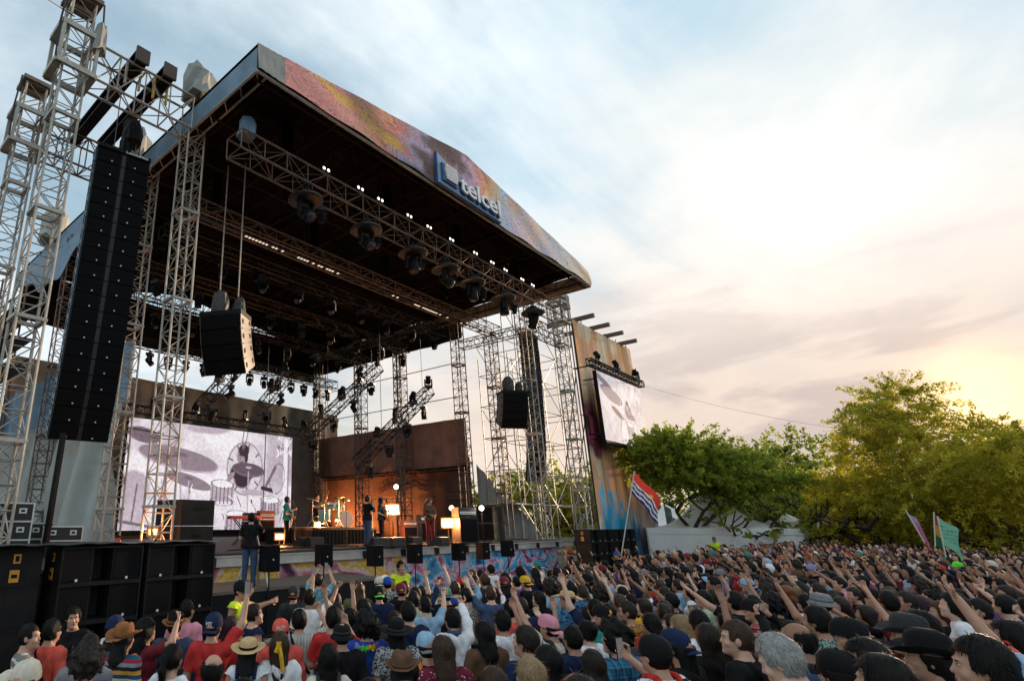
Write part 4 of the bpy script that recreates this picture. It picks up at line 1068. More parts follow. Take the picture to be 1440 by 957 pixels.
# added lamps at the foot of the brown cloth, to make its orange glow
for k, (x, y) in enumerate(((28.6, 30.4), (28.4, 28.4), (28.2, 25.4))):
    t = thing('added_uplight', 'small warm uplight at the foot of the brown cloth, %s from the back' % ords[k], 'stage light', (x, y, DECK), 0, 'uplights along the brown cloth'); m = MB(); m.box((0, 0, 0.1), (0.3, 0.3, 0.2)); m.build('housing', BLACK, t, world=False); m = MB(); m.box((0.03, 0, 0.21), (0.2, 0.24, 0.02)); m.build('lens', WARM, t, world=False)
    l = bpy.data.lights.new('added_uplight_beam', 'SPOT'); l.energy = 900; l.color = (1.0, 0.36, 0.10); l.spot_size = R(120); l.spot_blend = 0.8; l.shadow_soft_size = 0.1; o = bpy.data.objects.new('added_uplight_beam', l); COL.objects.link(o); o.parent = t; o.location = (0, 0, 0.26); o.rotation_euler = Vector((0.9, -0.1, 0.55)).to_track_quat('-Z', 'Y').to_euler()
# microphone stands
for k, (u, r, l_) in enumerate(((415, 21.8, 'boom microphone stand in front of the guitarist'), (548, 22.5, 'microphone stand beside the bass player'), (487, 22.0, 'microphone stand left of the singer'), (357, 23.5, 'microphone stand beside the keyboard'))):
    p = at(u, 764, r=r); t = thing('microphone_stand', l_, 'microphone stand', (p.x, p.y, DECK), 0, 'microphone stands on the stage'); m = MB(); m.tube((0, 0, 0.02), (0, 0, 1.35), 0.012); m.tube((0.1, 0.1, 1.25), (-0.35, -0.2, 1.6), 0.010); m.lathe([(0.15, 0), (0.15, 0.02), (0.02, 0.03)], 12); m.build('stand', BLACKT, t, world=False); m = MB(); m.lathe([(0.014, -0.1), (0.026, 0.02), (0.02, 0.06)], 8, (-0.35, -0.2, 1.6)); m.build('microphone', BLACK, t, world=False)
# cables lying over the stage edge and deck
rr = random.Random(8)
for k in range(7):
    x0 = 10 + k * 2.3; m = MB(); pts = [(x0 + 0.5 * q + rr.uniform(-.3, .3), SF + 0.3 + 0.8 * abs(math.sin(q * 0.9 + k)) + rr.uniform(0, .3), DECK + 0.018) for q in range(9)]; m.path(pts, 0.018, 5); tag(m.build('cable', RUBBER), 'black cable lying along the stage front, %s from left' % ords[k], 'cable', 'cables along the stage front')
ball('round white lamp on a tall stand behind the bass player', 557, 684, 26, 40)
ball('round white lamp on a stand in the middle right of the stage', 635, 714, 26, 30)
ball('round white lamp on a stand at the right end of the stage', 677, 714, 25.5, 30)

# ================================================================ right wing: scaffold, painted wall, second screen
t = thing('scaffold', 'silver tube scaffold behind the right speaker column', 'scaffold', (33, 17, 0))
SX = (30.0, 32.1, 34.2, 36.3, 38.4); SY = (16.4, 18.4)
m = MB()
for x in SX:
    for y in SY: m.tube((x, y, 0), (x, y, 13.4 - 1.2 * abs(x - 35) / 5), 0.03, 6)
m.build('standards', STEEL, t, kind='stuff')
m = MB(); dm = MB()
for k in range(7):
    z = 1.6 + 1.9 * k
    for y in SY: m.tube((SX[0], y, z), (SX[-1], y, z), 0.026, 5)
    for x in SX: m.tube((x, SY[0], z), (x, SY[1], z), 0.026, 5)
    for q in range(4):
        x0, x1 = (SX[q], SX[q + 1]) if (q + k) % 2 else (SX[q + 1], SX[q])
        dm.tube((x0, SY[0] - 0.05, z), (x1, SY[0] - 0.05, z + 1.9), 0.024, 5)
        if k < 6: dm.tube((x1, SY[1] + 0.05, z), (x0, SY[1] + 0.05, z + 1.9), 0.024, 5)
m.build('ledgers', STEEL, t, kind='stuff'); dm.build('braces', STEEL, t, kind='stuff')
m = MB(); m.box((33, 17.4, 3.55), (7.0, 1.9, 0.06)); m.build('walk_board', PANEL, t)

t = thing('painted_wall', 'tall printed artwork wall holding the right video screen', 'wall', (40, 14.6, 0))
WX0, WX1, WZ = 35.6, 45.6, 15.3
nx, nz = 120, 150
uu, vv = np.meshgrid(np.linspace(0, 1, nx + 1), np.linspace(0, 1, nz + 1))
wc = np.zeros(uu.shape + (3,))
cream, orange, pink, dark, plum, blue = map(np.array, ((0.66, 0.52, 0.38), (0.60, 0.34, 0.17), (0.60, 0.33, 0.29), (0.05, 0.03, 0.03), (0.25, 0.06, 0.13), (0.03, 0.22, 0.38)))


nz_ = Canvas(nx + 1, nz + 1, 1.0, (1, 1, 1)); nz_.noise(9, 1.4, 51); n1 = nz_.c[..., 0]; nz_ = Canvas(nx + 1, nz + 1, 1.0, (1, 1, 1)); nz_.noise(26, 1.4, 52); n2 = nz_.c[..., 0]
cream, orange, pink, blue = cream * 1.3, orange * 1.3, pink * 1.3, blue * 1.3; wc[:] = cream; f = lambda m_, c_: np.copyto(wc, wc * (1 - m_[..., None]) + c_ * m_[..., None])
f(sstep(0.95, 1.25, n1 + 0.2 * n2), orange); f(sstep(1.1, 1.4, n2) * 0.6, pink); f(sstep(0.68, 0.55, vv + 0.12 * n1 - 0.12) * sstep(0.40, 0.50, vv) * sstep(0.4, 0.2, uu), dark)
f(sstep(0.9, 1.2, n2) * sstep(0.66, 0.58, vv) * sstep(0.36, 0.42, vv) * sstep(0.3, 0.1, uu), plum)
f(sstep(0.36, 0.26, vv + 0.1 * n2 - 0.1 + 0.25 * uu) * sstep(0.02, 0.10, uu), blue * (0.6 + 0.8 * n1[..., None] ** 2)); f(sstep(1.15, 1.3, n2) * sstep(0.3, 0.2, vv) * 0.7, np.array((0.35, 0.42, 0.48)))
f(sstep(0.5, 0.7, uu) * sstep(0.35, 0.2, vv) * 0.7, np.array((0.30, 0.24, 0.24)) * n2[..., None])
for k in range(1, 6): f((np.abs(uu - k / 6) < 0.006).astype(float) * 0.6, dark)
m = MB(); m.grid(lambda a, b: (WX0 + (WX1 - WX0) * a, 14.55 + 0.012 * math.sin(a * 6 * math.pi) + 0.010 * math.sin(a * 40 + b * 6), WZ * b), nx, nz)
o = m.build('artwork_sheet', attr_mat('wall_artwork', 0.95, noise=0.35, spec=0.0), t, smooth=True); tint(o.data, wc.reshape(-1, 3))
m = MB(); m.grid(lambda a, b: (WX1 - (WX1 - WX0) * a, 14.68, WZ * b), 20, 4); m.build('backing_sheet', TARPG, t)
m = MB()
for x in np.linspace(WX0, WX1, 6): m.tube((x, 14.8, 0), (x, 14.8, WZ + 0.4), 0.04); m.tube((x, 17.6, 0), (x, 14.8, WZ * 0.75), 0.04)
for z in (3, 6, 9, 12, 15): m.tube((WX0, 14.85, z), (WX1, 14.85, z), 0.035)
m.build('support_frame', STEELD, t, kind='stuff')
for k, x in enumerate((36.3, 38.8, 41.2, 43.8)):
    m = MB(); m.box((x, 15.0, WZ + 0.12 - 0.02 * k), (0.22, 3.2, 0.26)); m.build('top_beam', mat('brown_beam', (0.10, 0.06, 0.045), 0.7), t)
p0 = at(838, 519, y=13.6); p1 = at(912, 633, y=13.6)
screen('smaller video screen showing drums on the painted wall at right', p0.x, p1.x + 0.3, 13.6, p1.z + 0.05, p0.z - 0.05, side, 0.40, 'side_video_screen')
m = MB()
for z in (p1.z + 0.5, p0.z - 0.5):
    for x in np.linspace(p0.x + 0.3, p1.x - 0.3, 4): m.tube((x, 13.8, z), (x, 14.8, z), 0.05)
tag(m.build('screen_bracket', BLACKT), 'brackets holding the right video screen to the painted wall', 'bracket')
pa = at(828, 508, y=13.2); pb = at(902, 541, y=13.2)
t = thing('lamp_truss', 'short black truss above the right video screen', 'truss', tuple(pa)); lattice(t, pa, Vector((pb.x, 13.2, pa.z)), 0.35, 0.4, BLACKT, 0.45, 0.035, 0.025)
m = MB()
for x in (pa.x + 1, pb.x - 1): m.tube((x, 13.2, pa.z), (x, 14.7, pa.z), 0.05)
m.build('arm', BLACKT, t)
for k, u in enumerate((840, 864, 889)):
    p = at(u, 500, y=13.2); moving_light('black stage light standing above the right screen, %s from left' % ords[k], (p.x, 13.2, pa.z + 0.36), 'mid', R(40 * k), R(150), 'lights above the right video screen', flip=True)
m = MB(); a = at(905, 542, y=13.2)
pts = [a.lerp(at(1205, 606, r=42), q / 20) - Vector((0, 0, 1.2 * (q / 20) * (1 - q / 20))) for q in range(21)]
m.path(pts, 0.009, 4); tag(m.build('guy_cable', STEEL), 'thin cable running from the right screen across the sky', 'cable')
m = MB(); m.path([(3.4, 14.2, 16.2), (-4, 10, 12.6), (-9, 8, 9.0)], 0.02, 4); tag(m.build('guy_cable', BLACKT), 'thin guy cable from the tallest left tower to the left', 'cable')
t = thing('drape_cloth', 'torn teal printed cloth hanging at the end of the painted wall', 'cloth', (45.4, 13.6, 0)); solidify_grid(lambda a, b: (44.6 + 1.8 * a, 13.6 + 0.15 * math.sin(a * 14), 0.3 + (3.6 - 1.5 * a) * b), 16, 6, 0.02, (0, 1, 0)).build('cloth', mat('teal_print', (0.10, 0.26, 0.27), 0.8, 0, 0.5, 3, color2=(0.4, 0.45, 0.42)), t, smooth=True)

# ================================================================ things on the stage
def flight_case(label, x, y, z, w, d, h, rz=0.0, rows=2, group='flight cases at far left'):
    t = thing('flight_case', label, 'flight case', (x, y, z), rz, group)
    m = MB(); m.box((0, 0, h / 2), (w - 0.02, d - 0.02, h - 0.02)); m.build('body', mat('case_laminate', (0.022, 0.022, 0.024), 0.45, 0, 0.3), t, world=False)
    m = MB(); e = 0.035
    for sx in (-1, 1):
        for sy in (-1, 1): m.box((sx * (w / 2 - e / 2), sy * (d / 2 - e / 2), h / 2), (e, e, h))
        for sz in np.linspace(0, 1, rows + 1): m.box((sx * (w / 2 - e / 2), 0, e / 2 + sz * (h - e)), (e + 0.004, d - 2 * e, e))
    for sy in (-1, 1):
        for sz in np.linspace(0, 1, rows + 1): m.box((0, sy * (d / 2 - e / 2), e / 2 + sz * (h - e)), (w - 2 * e, e + 0.004, e))
    m.build('edging', CHROME, t, world=False)
    for q in range(rows):
        for xx in (-w * 0.25, w * 0.25):
            m = MB(); m.box((xx, -d / 2 - 0.005, h * (q + 0.55) / rows), (0.16, 0.02, 0.12)); m.box((xx, -d / 2 - 0.02, h * (q + 0.55) / rows), (0.08, 0.02, 0.05), mi=1); m.build('latch', [CHROME, BLACK], t, world=False)
    return t


for (l, u, r, w, d, h, rz, rows) in (('tall stack of drawer-like flight cases cut by the left edge', 8, 16.0, 0.95, 0.8, 1.25, R(-12), 3), ('flight case standing just left of the black strap', 58, 17.5, 0.55, 0.7, 0.80, R(-20), 2), ('low wide flight case right of the black strap', 86, 17.2, 0.95, 0.7, 0.72, R(-15), 2)):
    p = at(u, 757, r=r); flight_case(l, p.x, p.y, DECK, w, d, h, rz, rows)
t = thing('fire_extinguisher', 'small red fire extinguisher at the foot of the left towers', 'fire extinguisher', (6.35, 14.2, DECK)); m = MB(); m.lathe([(0.08, 0), (0.085, 0.02), (0.085, 0.36), (0.05, 0.42), (0.025, 0.45)], 12); m.build('cylinder', mat('extinguisher_red', (0.5, 0.03, 0.02), 0.35), t, True, False); m = MB(); m.box((0, -0.03, 0.48), (0.03, 0.13, 0.05)); m.path([(0, 0.03, 0.46), (0.1, 0.05, 0.4), (0.1, 0.03, 0.2)], 0.012); m.build('valve', BLACK, t, world=False)


def speaker_stack(label, x, y, w, d, h, rz):
    t = thing('side_fill_stack', label, 'speaker', (x, y, DECK), rz, 'side fill speakers at the stage corners')
    for q in range(2):
        m = MB(); z0 = h * q / 2; m.box((0, 0, z0 + h / 4), (w, d, h / 2 - 0.015)); o = m.build('cabinet', mat('worn_black_box', (0.016, 0.014, 0.013), 0.6, 0, 0.4, 2, spec=0.2), t, world=False)
        m = MB(); m.box((w / 2 + 0.008, 0, z0 + h / 4), (0.02, d - 0.1, h / 2 - 0.1)); m.build('grille', GRILLE, o, world=False)
        m = MB(); m.box((0, -d / 2 - 0.005, z0 + h / 4 + 0.1), (0.3, 0.02, 0.08)); m.build('handle', BLACK, o, world=False)
    return t


speaker_stack('large dark speaker box at the front left of the stage', 8.75, 15.3, 1.15, 1.15, 1.42, R(8))
speaker_stack('dark speaker stack at the right end of the stage', 25.6, 15.9, 1.4, 1.2, 1.55, R(190))
# drum riser and kit
RX, RY, RZ_ = 16.55, 18.0, DECK + 0.62
t = thing('drum_riser', 'drum platform with pleated black skirt in the middle of the stage', 'platform', (RX, RY, DECK))
m = MB(); m.box((RX, RY, RZ_ - 0.04), (3.5, 2.8, 0.08)); m.build('top', WOODB, t)
def skirt(a):
    L_ = 2 * (3.5 + 2.8); s = a * L_
    for (x0, y0, x1, y1, l) in ((-1.75, -1.4, 1.75, -1.4, 3.5), (1.75, -1.4, 1.75, 1.4, 2.8), (1.75, 1.4, -1.75, 1.4, 3.5), (-1.75, 1.4, -1.75, -1.4, 2.8)):
        if s <= l: return RX + x0 + (x1 - x0) * s / l, RY + y0 + (y1 - y0) * s / l
        s -= l
    return RX - 1.75, RY - 1.4
m = MB(); m.grid(lambda a, b: (skirt(a)[0] + 0.025 * math.sin(a * 420), skirt(a)[1] + 0.025 * math.cos(a * 420), DECK + 0.005 + (RZ_ - DECK - 0.09) * b), 420, 1); m.build('skirt', CLOTHBK, t)
t = thing('drum_kit', 'pale blue drum kit with brass cymbals on the riser', 'drum kit', (RX, RY, RZ_))
SHELL = mat('pale_blue_drum_shell', (0.16, 0.38, 0.42), 0.3, 0.1, 0.15); HEADW = mat('drum_head', (0.75, 0.70, 0.66), 0.5, 0, 0.05); BRASS = mat('cymbal_brass', (0.62, 0.42, 0.16), 0.3, 0.9, 0.2, 4)


def drum_part(name, c, r, l, M):
    m = MB(); m.lathe([(r, -l / 2), (r, l / 2)], 20, c, M); o = m.build(name, SHELL, t, smooth=False)
    m = MB(); m.lathe([(r * 0.97, l / 2 + 0.004), (r * 0.5, l / 2 + 0.008)], 20, c, M); m.build('drum_head', HEADW, o)
    m = MB(); m.lathe([(r + 0.012, l / 2 - 0.02), (r + 0.015, l / 2 + 0.012), (r - 0.01, l / 2 + 0.012)], 20, c, M); m.lathe([(r + 0.012, -l / 2 + 0.02), (r + 0.015, -l / 2 - 0.012), (r - 0.01, -l / 2 - 0.012)], 20, c, M)
    for q in range(8):
        a = q * math.pi / 4; v0 = M @ Vector(((r + 0.015) * math.cos(a), (r + 0.015) * math.sin(a), -l / 2)); v1 = M @ Vector(((r + 0.015) * math.cos(a), (r + 0.015) * math.sin(a), l / 2)); m.tube(Vector(c) + v0, Vector(c) + v1, 0.008, 4)
    m.build('hoop', CHROME, o)


I3 = Matrix.Identity(3); FR = Matrix.Rotation(R(-20), 3, 'Z') @ Matrix.Rotation(R(90), 3, 'X')
drum_part('bass_drum', (RX + 0.75, RY - 0.55, RZ_ + 0.32), 0.31, 0.42, FR)
drum_part('rack_tom', (RX + 0.55, RY - 0.40, RZ_ + 0.83), 0.17, 0.22, Matrix.Rotation(R(20), 3, 'X')); drum_part('rack_tom', (RX + 0.1, RY - 0.45, RZ_ + 0.83), 0.16, 0.2, Matrix.Rotation(R(18), 3, 'X'))
drum_part('floor_tom', (RX - 0.35, RY - 0.55, RZ_ + 0.45), 0.23, 0.42, I3); drum_part('snare_drum', (RX + 0.15, RY - 0.1, RZ_ + 0.58), 0.18, 0.15, I3)
for cx, cy, cz, cr, tx, ty in ((-0.95, -0.5, 1.05, 0.27, 12, 8), (-0.55, -0.75, 0.92, 0.22, 10, -5), (0.15, -0.85, 1.12, 0.24, -12, 6), (0.95, -0.35, 1.10, 0.26, 14, -10), (1.2, 0.1, 0.85, 0.18, 0, 0)):
    M = Euler((R(tx), R(ty), 0)).to_matrix(); m = MB(); m.lathe([(cr, 0), (cr * 0.3, 0.02), (0.04, 0.03), (0.02, 0.05)], 20, (RX + cx, RY + cy, RZ_ + cz), M); o = m.build('cymbal', BRASS, t, smooth=True)
    m = MB(); m.tube((RX + cx, RY + cy, RZ_ + 0.3), (RX + cx, RY + cy, RZ_ + cz - 0.01), 0.014)
    for q in range(3): m.tube((RX + cx, RY + cy, RZ_ + 0.32), (RX + cx + 0.24 * math.cos(q * 2.1), RY + cy + 0.24 * math.sin(q * 2.1), RZ_ + 0.01), 0.012)
    m.build('stand', CHROME, o)
m = MB(); m.lathe([(0.02, 0), (0.02, 0.5), (0.17, 0.52), (0.17, 0.58)], 12, (RX + 0.1, RY + 0.42, RZ_)); m.build('stool', BLACK, t)


def amp(label, u, v, r, w, h, d, body, name='amplifier'):
    p = at(u, v, r=r); t = thing(name, label, 'amplifier', (p.x, p.y, DECK), R(-20), 'amplifiers on the stage')
    m = MB(); m.box((0, 0, h * 0.36), (w, d, h * 0.70)); m.build('speaker_box', body, t, world=False); m = MB(); m.box((0, -d / 2 - 0.005, h * 0.36), (w - 0.1, 0.02, h * 0.62)); m.build('grille', GRILLE, t, world=False)
    m = MB(); m.box((0, 0, h * 0.86), (w * 0.98, d * 0.8, h * 0.26)); m.build('amp_head', body, t, world=False); m = MB(); m.box((0, -d * 0.4 - 0.005, h * 0.84), (w * 0.85, 0.02, h * 0.08)); m.build('control_panel', CHROME, t, world=False)
    m = MB()
    for q in range(6): m.tube((-w * 0.3 + q * w * 0.12, -d * 0.4 - 0.01, h * 0.84), (-w * 0.3 + q * w * 0.12, -d * 0.4 - 0.04, h * 0.84), 0.015, 6)
    m.build('knobs', BLACK, t, world=False)


OXB = mat('oxblood_vinyl', (0.20, 0.06, 0.03), 0.5, 0, 0.3); BKV = mat('black_vinyl', (0.02, 0.018, 0.018), 0.5, 0, 0.3)
amp('reddish brown amplifier stack behind the guitarist', 372, 757, 25.5, 0.72, 1.3, 0.4, OXB); amp('dark amplifier beside the keyboard stand', 352, 757, 25.0, 0.7, 1.2, 0.4, BKV); amp('small amplifier with a pale panel behind the drum riser', 600, 760, 27.5, 0.8, 1.15, 0.45, BKV); amp('tall black amplifier rack left of the right stage end', 655, 760, 25.0, 0.9, 1.4, 0.6, BKV); amp('low amplifier near the bass player', 575, 760, 26.5, 0.7, 0.9, 0.4, OXB)
p = at(343, 757, r=22.5); t = thing('keyboard', 'red keyboard on an x-shaped stand left of the guitarist', 'keyboard', (p.x, p.y, DECK), R(-15))
m = MB(); m.box((0, 0, 0.98), (1.25, 0.36, 0.11)); m.build('case', mat('keyboard_red', (0.38, 0.05, 0.03), 0.4), t, world=False); m = MB(); m.box((0, 0.08, 1.04), (1.15, 0.15, 0.02)); m.build('keys', WHITEP, t, world=False)
m = MB()
for y in (-0.12, 0.12): m.tube((-0.4, y, 0.02), (0.4, y, 0.92), 0.02); m.tube((0.4, y, 0.02), (-0.4, y, 0.92), 0.02)
m.build('stand', BLACK, t, world=False)
for k, (u, v, r, rz, l) in enumerate(((427, 764, 21.5, 10, 'black floor monitor wedge nearest the guitarist'), (441, 765, 21.3, 5, 'black floor monitor wedge left of the drum riser front'), (556, 765, 21.5, 0, 'black monitor wedge with a pale side right of the singer'), (580, 764, 22, 15, 'tilted monitor wedge farther right of the singer'), (533, 765, 20.8, -10, 'black monitor at the singer feet'), (618, 764, 22, 20, 'monitor wedge before the right orange flood lamp'))):
    p = at(u, v, r=r); t = thing('monitor_wedge', l, 'speaker', (p.x, p.y, DECK), R(rz - 10), 'floor monitors along the stage front')
    m = MB(); P = [(-0.30, -0.25, 0), (0.30, -0.25, 0), (0.30, 0.25, 0), (-0.30, 0.25, 0), (-0.30, -0.22, 0.30), (0.30, -0.22, 0.30), (0.30, -0.02, 0.32), (-0.30, -0.02, 0.32), (-0.30, 0.25, 0.10), (0.30, 0.25, 0.10)]
    m.add(P, [(3, 2, 1, 0), (0, 1, 5, 4), (4, 5, 6, 7), (7, 6, 9, 8), (8, 9, 2, 3), (0, 4, 7, 8, 3), (1, 2, 9, 6, 5)]); m.build('cabinet', mat('wedge_paint', (0.022, 0.02, 0.018), 0.5, 0, 0.3), t, world=False)
    m = MB(); m.box((0, 0.125, 0.222), (0.54, 0.30, 0.02), (R(-40), 0, 0)); m.build('grille', GRILLE, t, world=False)
# camera on tripod
p = at(357, 822, r=15.6); CAMP = Vector((p.x, p.y, 1.05))
t = thing('tripod', 'silver tripod on the platform before the stage', 'tripod', tuple(CAMP)); ZH = 1.28
for q in range(3):
    a = R(40 + 120 * q); m = MB(); m.tube((0, 0, ZH), (0.48 * math.cos(a), 0.48 * math.sin(a), 0.0), 0.022, 6); m.tube((0.03, 0, ZH * 0.9), (0.46 * math.cos(a) + 0.03, 0.46 * math.sin(a), 0.04), 0.016, 6); m.build('leg', mat('tripod_aluminium', (0.55, 0.55, 0.55), 0.35, 0.8), t, world=False)
m = MB(); m.lathe([(0.06, ZH - 0.05), (0.07, ZH + 0.06), (0.04, ZH + 0.1)], 10); m.build('head', BLACK, t, world=False)
t = thing('video_camera', 'black broadcast video camera on the silver tripod', 'camera', tuple(CAMP + Vector((0, 0, ZH + 0.1))), R(-40)); m = MB(); m.box((0, -0.05, 0.1), (0.14, 0.40, 0.18)); m.box((0, -0.05, 0.23), (0.05, 0.25, 0.05)); m.build('body', BLACK, t, world=False); m = MB(); m.lathe([(0.06, 0), (0.07, 0.2), (0.085, 0.3)], 12, (0, 0.15, 0.1), Matrix.Rotation(R(-90), 3, 'X')); m.build('lens', BLACK, t, world=False); m = MB(); m.box((-0.12, -0.1, 0.2), (0.1, 0.1, 0.08)); m.tube((0.02, -0.2, 0.0), (0.12, -0.55, -0.15), 0.012); m.build('viewfinder', BLACK, t, world=False)
# crowd barrier in front of the pit
for k in range(26):
    x = -1.6 + k * 1.22
    t = thing('crowd_barrier', 'grey metal crowd barrier panel between the crowd and the stage', 'barrier', (x, 7.0 + 1.6 * float(sstep(4, 9, x)), -0.25), math.atan2(1.6 * float(sstep(4, 9, x + 1.2) - sstep(4, 9, x)), 1.22), 'crowd barriers before the stage')
    if k == 0:
        m = MB(); m.box((0.6, 0, 0.55), (1.18, 0.02, 1.0)); bpan = m.mesh('panel', STEEL); m = MB(); m.tube((0, 0, 1.12), (1.2, 0, 1.12), 0.03); m.tube((0.02, 0, 0), (0.02, 0, 1.12), 0.025); m.tube((1.18, 0, 0), (1.18, 0, 1.12), 0.025); m.tube((0.1, 0, 0.9), (0.1, 0.8, 0.03), 0.02); m.tube((1.1, 0, 0.9), (1.1, 0.8, 0.03), 0.02); m.box((0.6, -0.2, 0.02), (1.18, 1.0, 0.03)); bfr = m.mesh('frame', STEEL)
    link('panel', bpan, t); link('frame', bfr, t)
# ================================================================ people: smooth bodies grown from a signed distance field
def surfnet(f, lo, hi, h):
    lo = np.array(lo, float); hi = np.array(hi, float); n = np.ceil((hi - lo) / h).astype(int) + 1
    ax = [lo[i] + h * np.arange(n[i]) for i in range(3)]
    G = np.stack(np.meshgrid(*ax, indexing='ij'), -1)
    V = f(G.reshape(-1, 3)).reshape(n); ins = V < 0
    c = [ins[i:n[0] - 1 + i, j:n[1] - 1 + j, k:n[2] - 1 + k] for i in (0, 1) for j in (0, 1) for k in (0, 1)]
    s = sum(x.astype(np.int8) for x in c); act = (s > 0) & (s < 8)
    I = np.argwhere(act); idx = -np.ones(act.shape, int); idx[act] = np.arange(len(I))
    acc = np.zeros((len(I), 3)); cnt = np.zeros(len(I))
    C = [(i, j, k) for i in (0, 1) for j in (0, 1) for k in (0, 1)]
    for a in range(8):
        for b in range(a + 1, 8):
            if sum(abs(C[a][q] - C[b][q]) for q in range(3)) != 1: continue
            va = V[tuple((I + C[a]).T)]; vb = V[tuple((I + C[b]).T)]
            m = (va < 0) != (vb < 0); t = np.where(m, va / np.where(m, va - vb, 1), 0)
            p = np.array(C[a]) + t[:, None] * (np.array(C[b]) - np.array(C[a]))
            acc += p * m[:, None]; cnt += m
    P = lo + h * (I + acc / cnt[:, None])
    F = []
    for d in range(3):
        e, g = [(1, 2), (2, 0), (0, 1)][d]
        A = ins; sh = list(A.shape); sl0 = [slice(None)] * 3; sl1 = [slice(None)] * 3
        sl0[d] = slice(0, -1); sl1[d] = slice(1, None); sl0[e] = sl1[e] = slice(1, -1); sl0[g] = sl1[g] = slice(1, -1)
        a0 = A[tuple(sl0)]; a1 = A[tuple(sl1)]; E = np.argwhere(a0 != a1)
        if not len(E): continue
        flip = a1[tuple(E.T)]
        E = E.copy(); E[:, e] += 1; E[:, g] += 1
        q = []
        for de, dg in ((1, 1), (0, 1), (0, 0), (1, 0)):
            X = E.copy(); X[:, e] -= de; X[:, g] -= dg; q.append(idx[tuple(X.T)])
        q = np.stack(q, 1); q[flip] = q[flip][:, ::-1]; F.append(q)
    F = np.concatenate(F)
    for _ in range(2):
        v = f(P); eps = h * 0.2; gr = np.stack([(f(P + eps * np.eye(3)[i]) - v) / eps for i in range(3)], 1)
        P = P - gr * (np.clip(v, -h, h) / np.maximum((gr ** 2).sum(1), 0.2))[:, None]
    v = f(P); gr = np.stack([(f(P + h * 0.2 * np.eye(3)[i]) - v) for i in range(3)], 1); nr = gr / np.maximum(np.linalg.norm(gr, axis=1), 1e-9)[:, None]
    return P, F, nr


def smin(a, b, k):
    h = np.clip(0.5 + 0.5 * (b - a) / k, 0, 1); return b * (1 - h) + a * h - k * h * (1 - h)


def cap(P, a, b, ra, rb, flat=1.0):
    a = np.array(a, float); b = np.array(b, float); s = np.array([1, 1 / flat, 1])
    p = (P - a) * s; ba = (b - a) * s; t = np.clip(p @ ba / max(ba @ ba, 1e-9), 0, 1)
    return (np.linalg.norm(p - t[:, None] * ba, axis=1) - (ra + t * (rb - ra))) * min(1, flat), t


def ell(P, c, r):
    r = np.array(r, float); q = (P - np.array(c)) / r; k0 = np.linalg.norm(q, axis=1); k1 = np.linalg.norm(q / r, axis=1)
    return k0 * (k0 - 1) / np.maximum(k1, 1e-9)


def head_sdf(P):
    d = ell(P, (0, -0.012, 0.02), (0.077, 0.098, 0.104)); d = smin(d, ell(P, (0, 0.028, -0.05), (0.060, 0.068, 0.078)), 0.03)
    d = smin(d, ell(P, (0, 0.074, -0.098), (0.027, 0.025, 0.021)), 0.022)
    d = smin(d, cap(P, (-0.036, 0.078, 0.028), (0.036, 0.078, 0.028), 0.012, 0.012)[0], 0.015)
    for s in (-1, 1):
        d = -smin(-d, ell(P, (s * 0.031, 0.104, 0.006), (0.019, 0.02, 0.014)), 0.012)
        d = smin(d, ell(P, (s * 0.045, 0.062, -0.03), (0.02, 0.02, 0.02)), 0.02)
    d = smin(d, cap(P, (0, 0.084, 0.012), (0, 0.099, -0.024), 0.008, 0.0125)[0], 0.010)
    d = smin(d, cap(P, (-0.02, 0.088, -0.062), (0.02, 0.088, -0.062), 0.009, 0.009)[0], 0.008)
    for s in (-1, 1): d = smin(d, ell(P, (s * 0.079, -0.01, -0.008), (0.010, 0.022, 0.032)), 0.008)
    d = smin(d, cap(P, (0, -0.02, -0.06), (0, -0.035, -0.22), 0.052, 0.060)[0], 0.03)
    return d


def head_mesh(h):
    P, F, _ = surfnet(head_sdf, (-0.11, -0.14, -0.20), (0.11, 0.14, 0.14), h)
    mi = np.zeros(len(F), int)
    lip = (np.abs(P[:, 0]) < 0.028) & (P[:, 1] > 0.075) & (np.abs(P[:, 2] + 0.063) < 0.011)
    mi[lip[F].all(1)] = 1
    Vs, Fs, Ms = [P], [F], [mi]; n = len(P)
    if h < 0.012:
        for s in (-1, 1):
            for c, r, m_ in (((s * 0.031, 0.0775, 0.007), (0.0115, 0.0105, 0.0065), 2), ((s * 0.031, 0.0835, 0.007), (0.0062, 0.006, 0.0062), 3), ((s * 0.032, 0.086, 0.027), (0.020, 0.008, 0.0045), 3)):
                p, f_, _ = surfnet(lambda q: ell(q, c, r), [c[i] - r[i] * 1.4 for i in range(3)], [c[i] + r[i] * 1.4 for i in range(3)], min(r) * 0.6)
                Vs.append(p); Fs.append(f_ + n); Ms.append(np.full(len(f_), m_)); n += len(p)
    return np.concatenate(Vs), np.concatenate(Fs), np.concatenate(Ms)


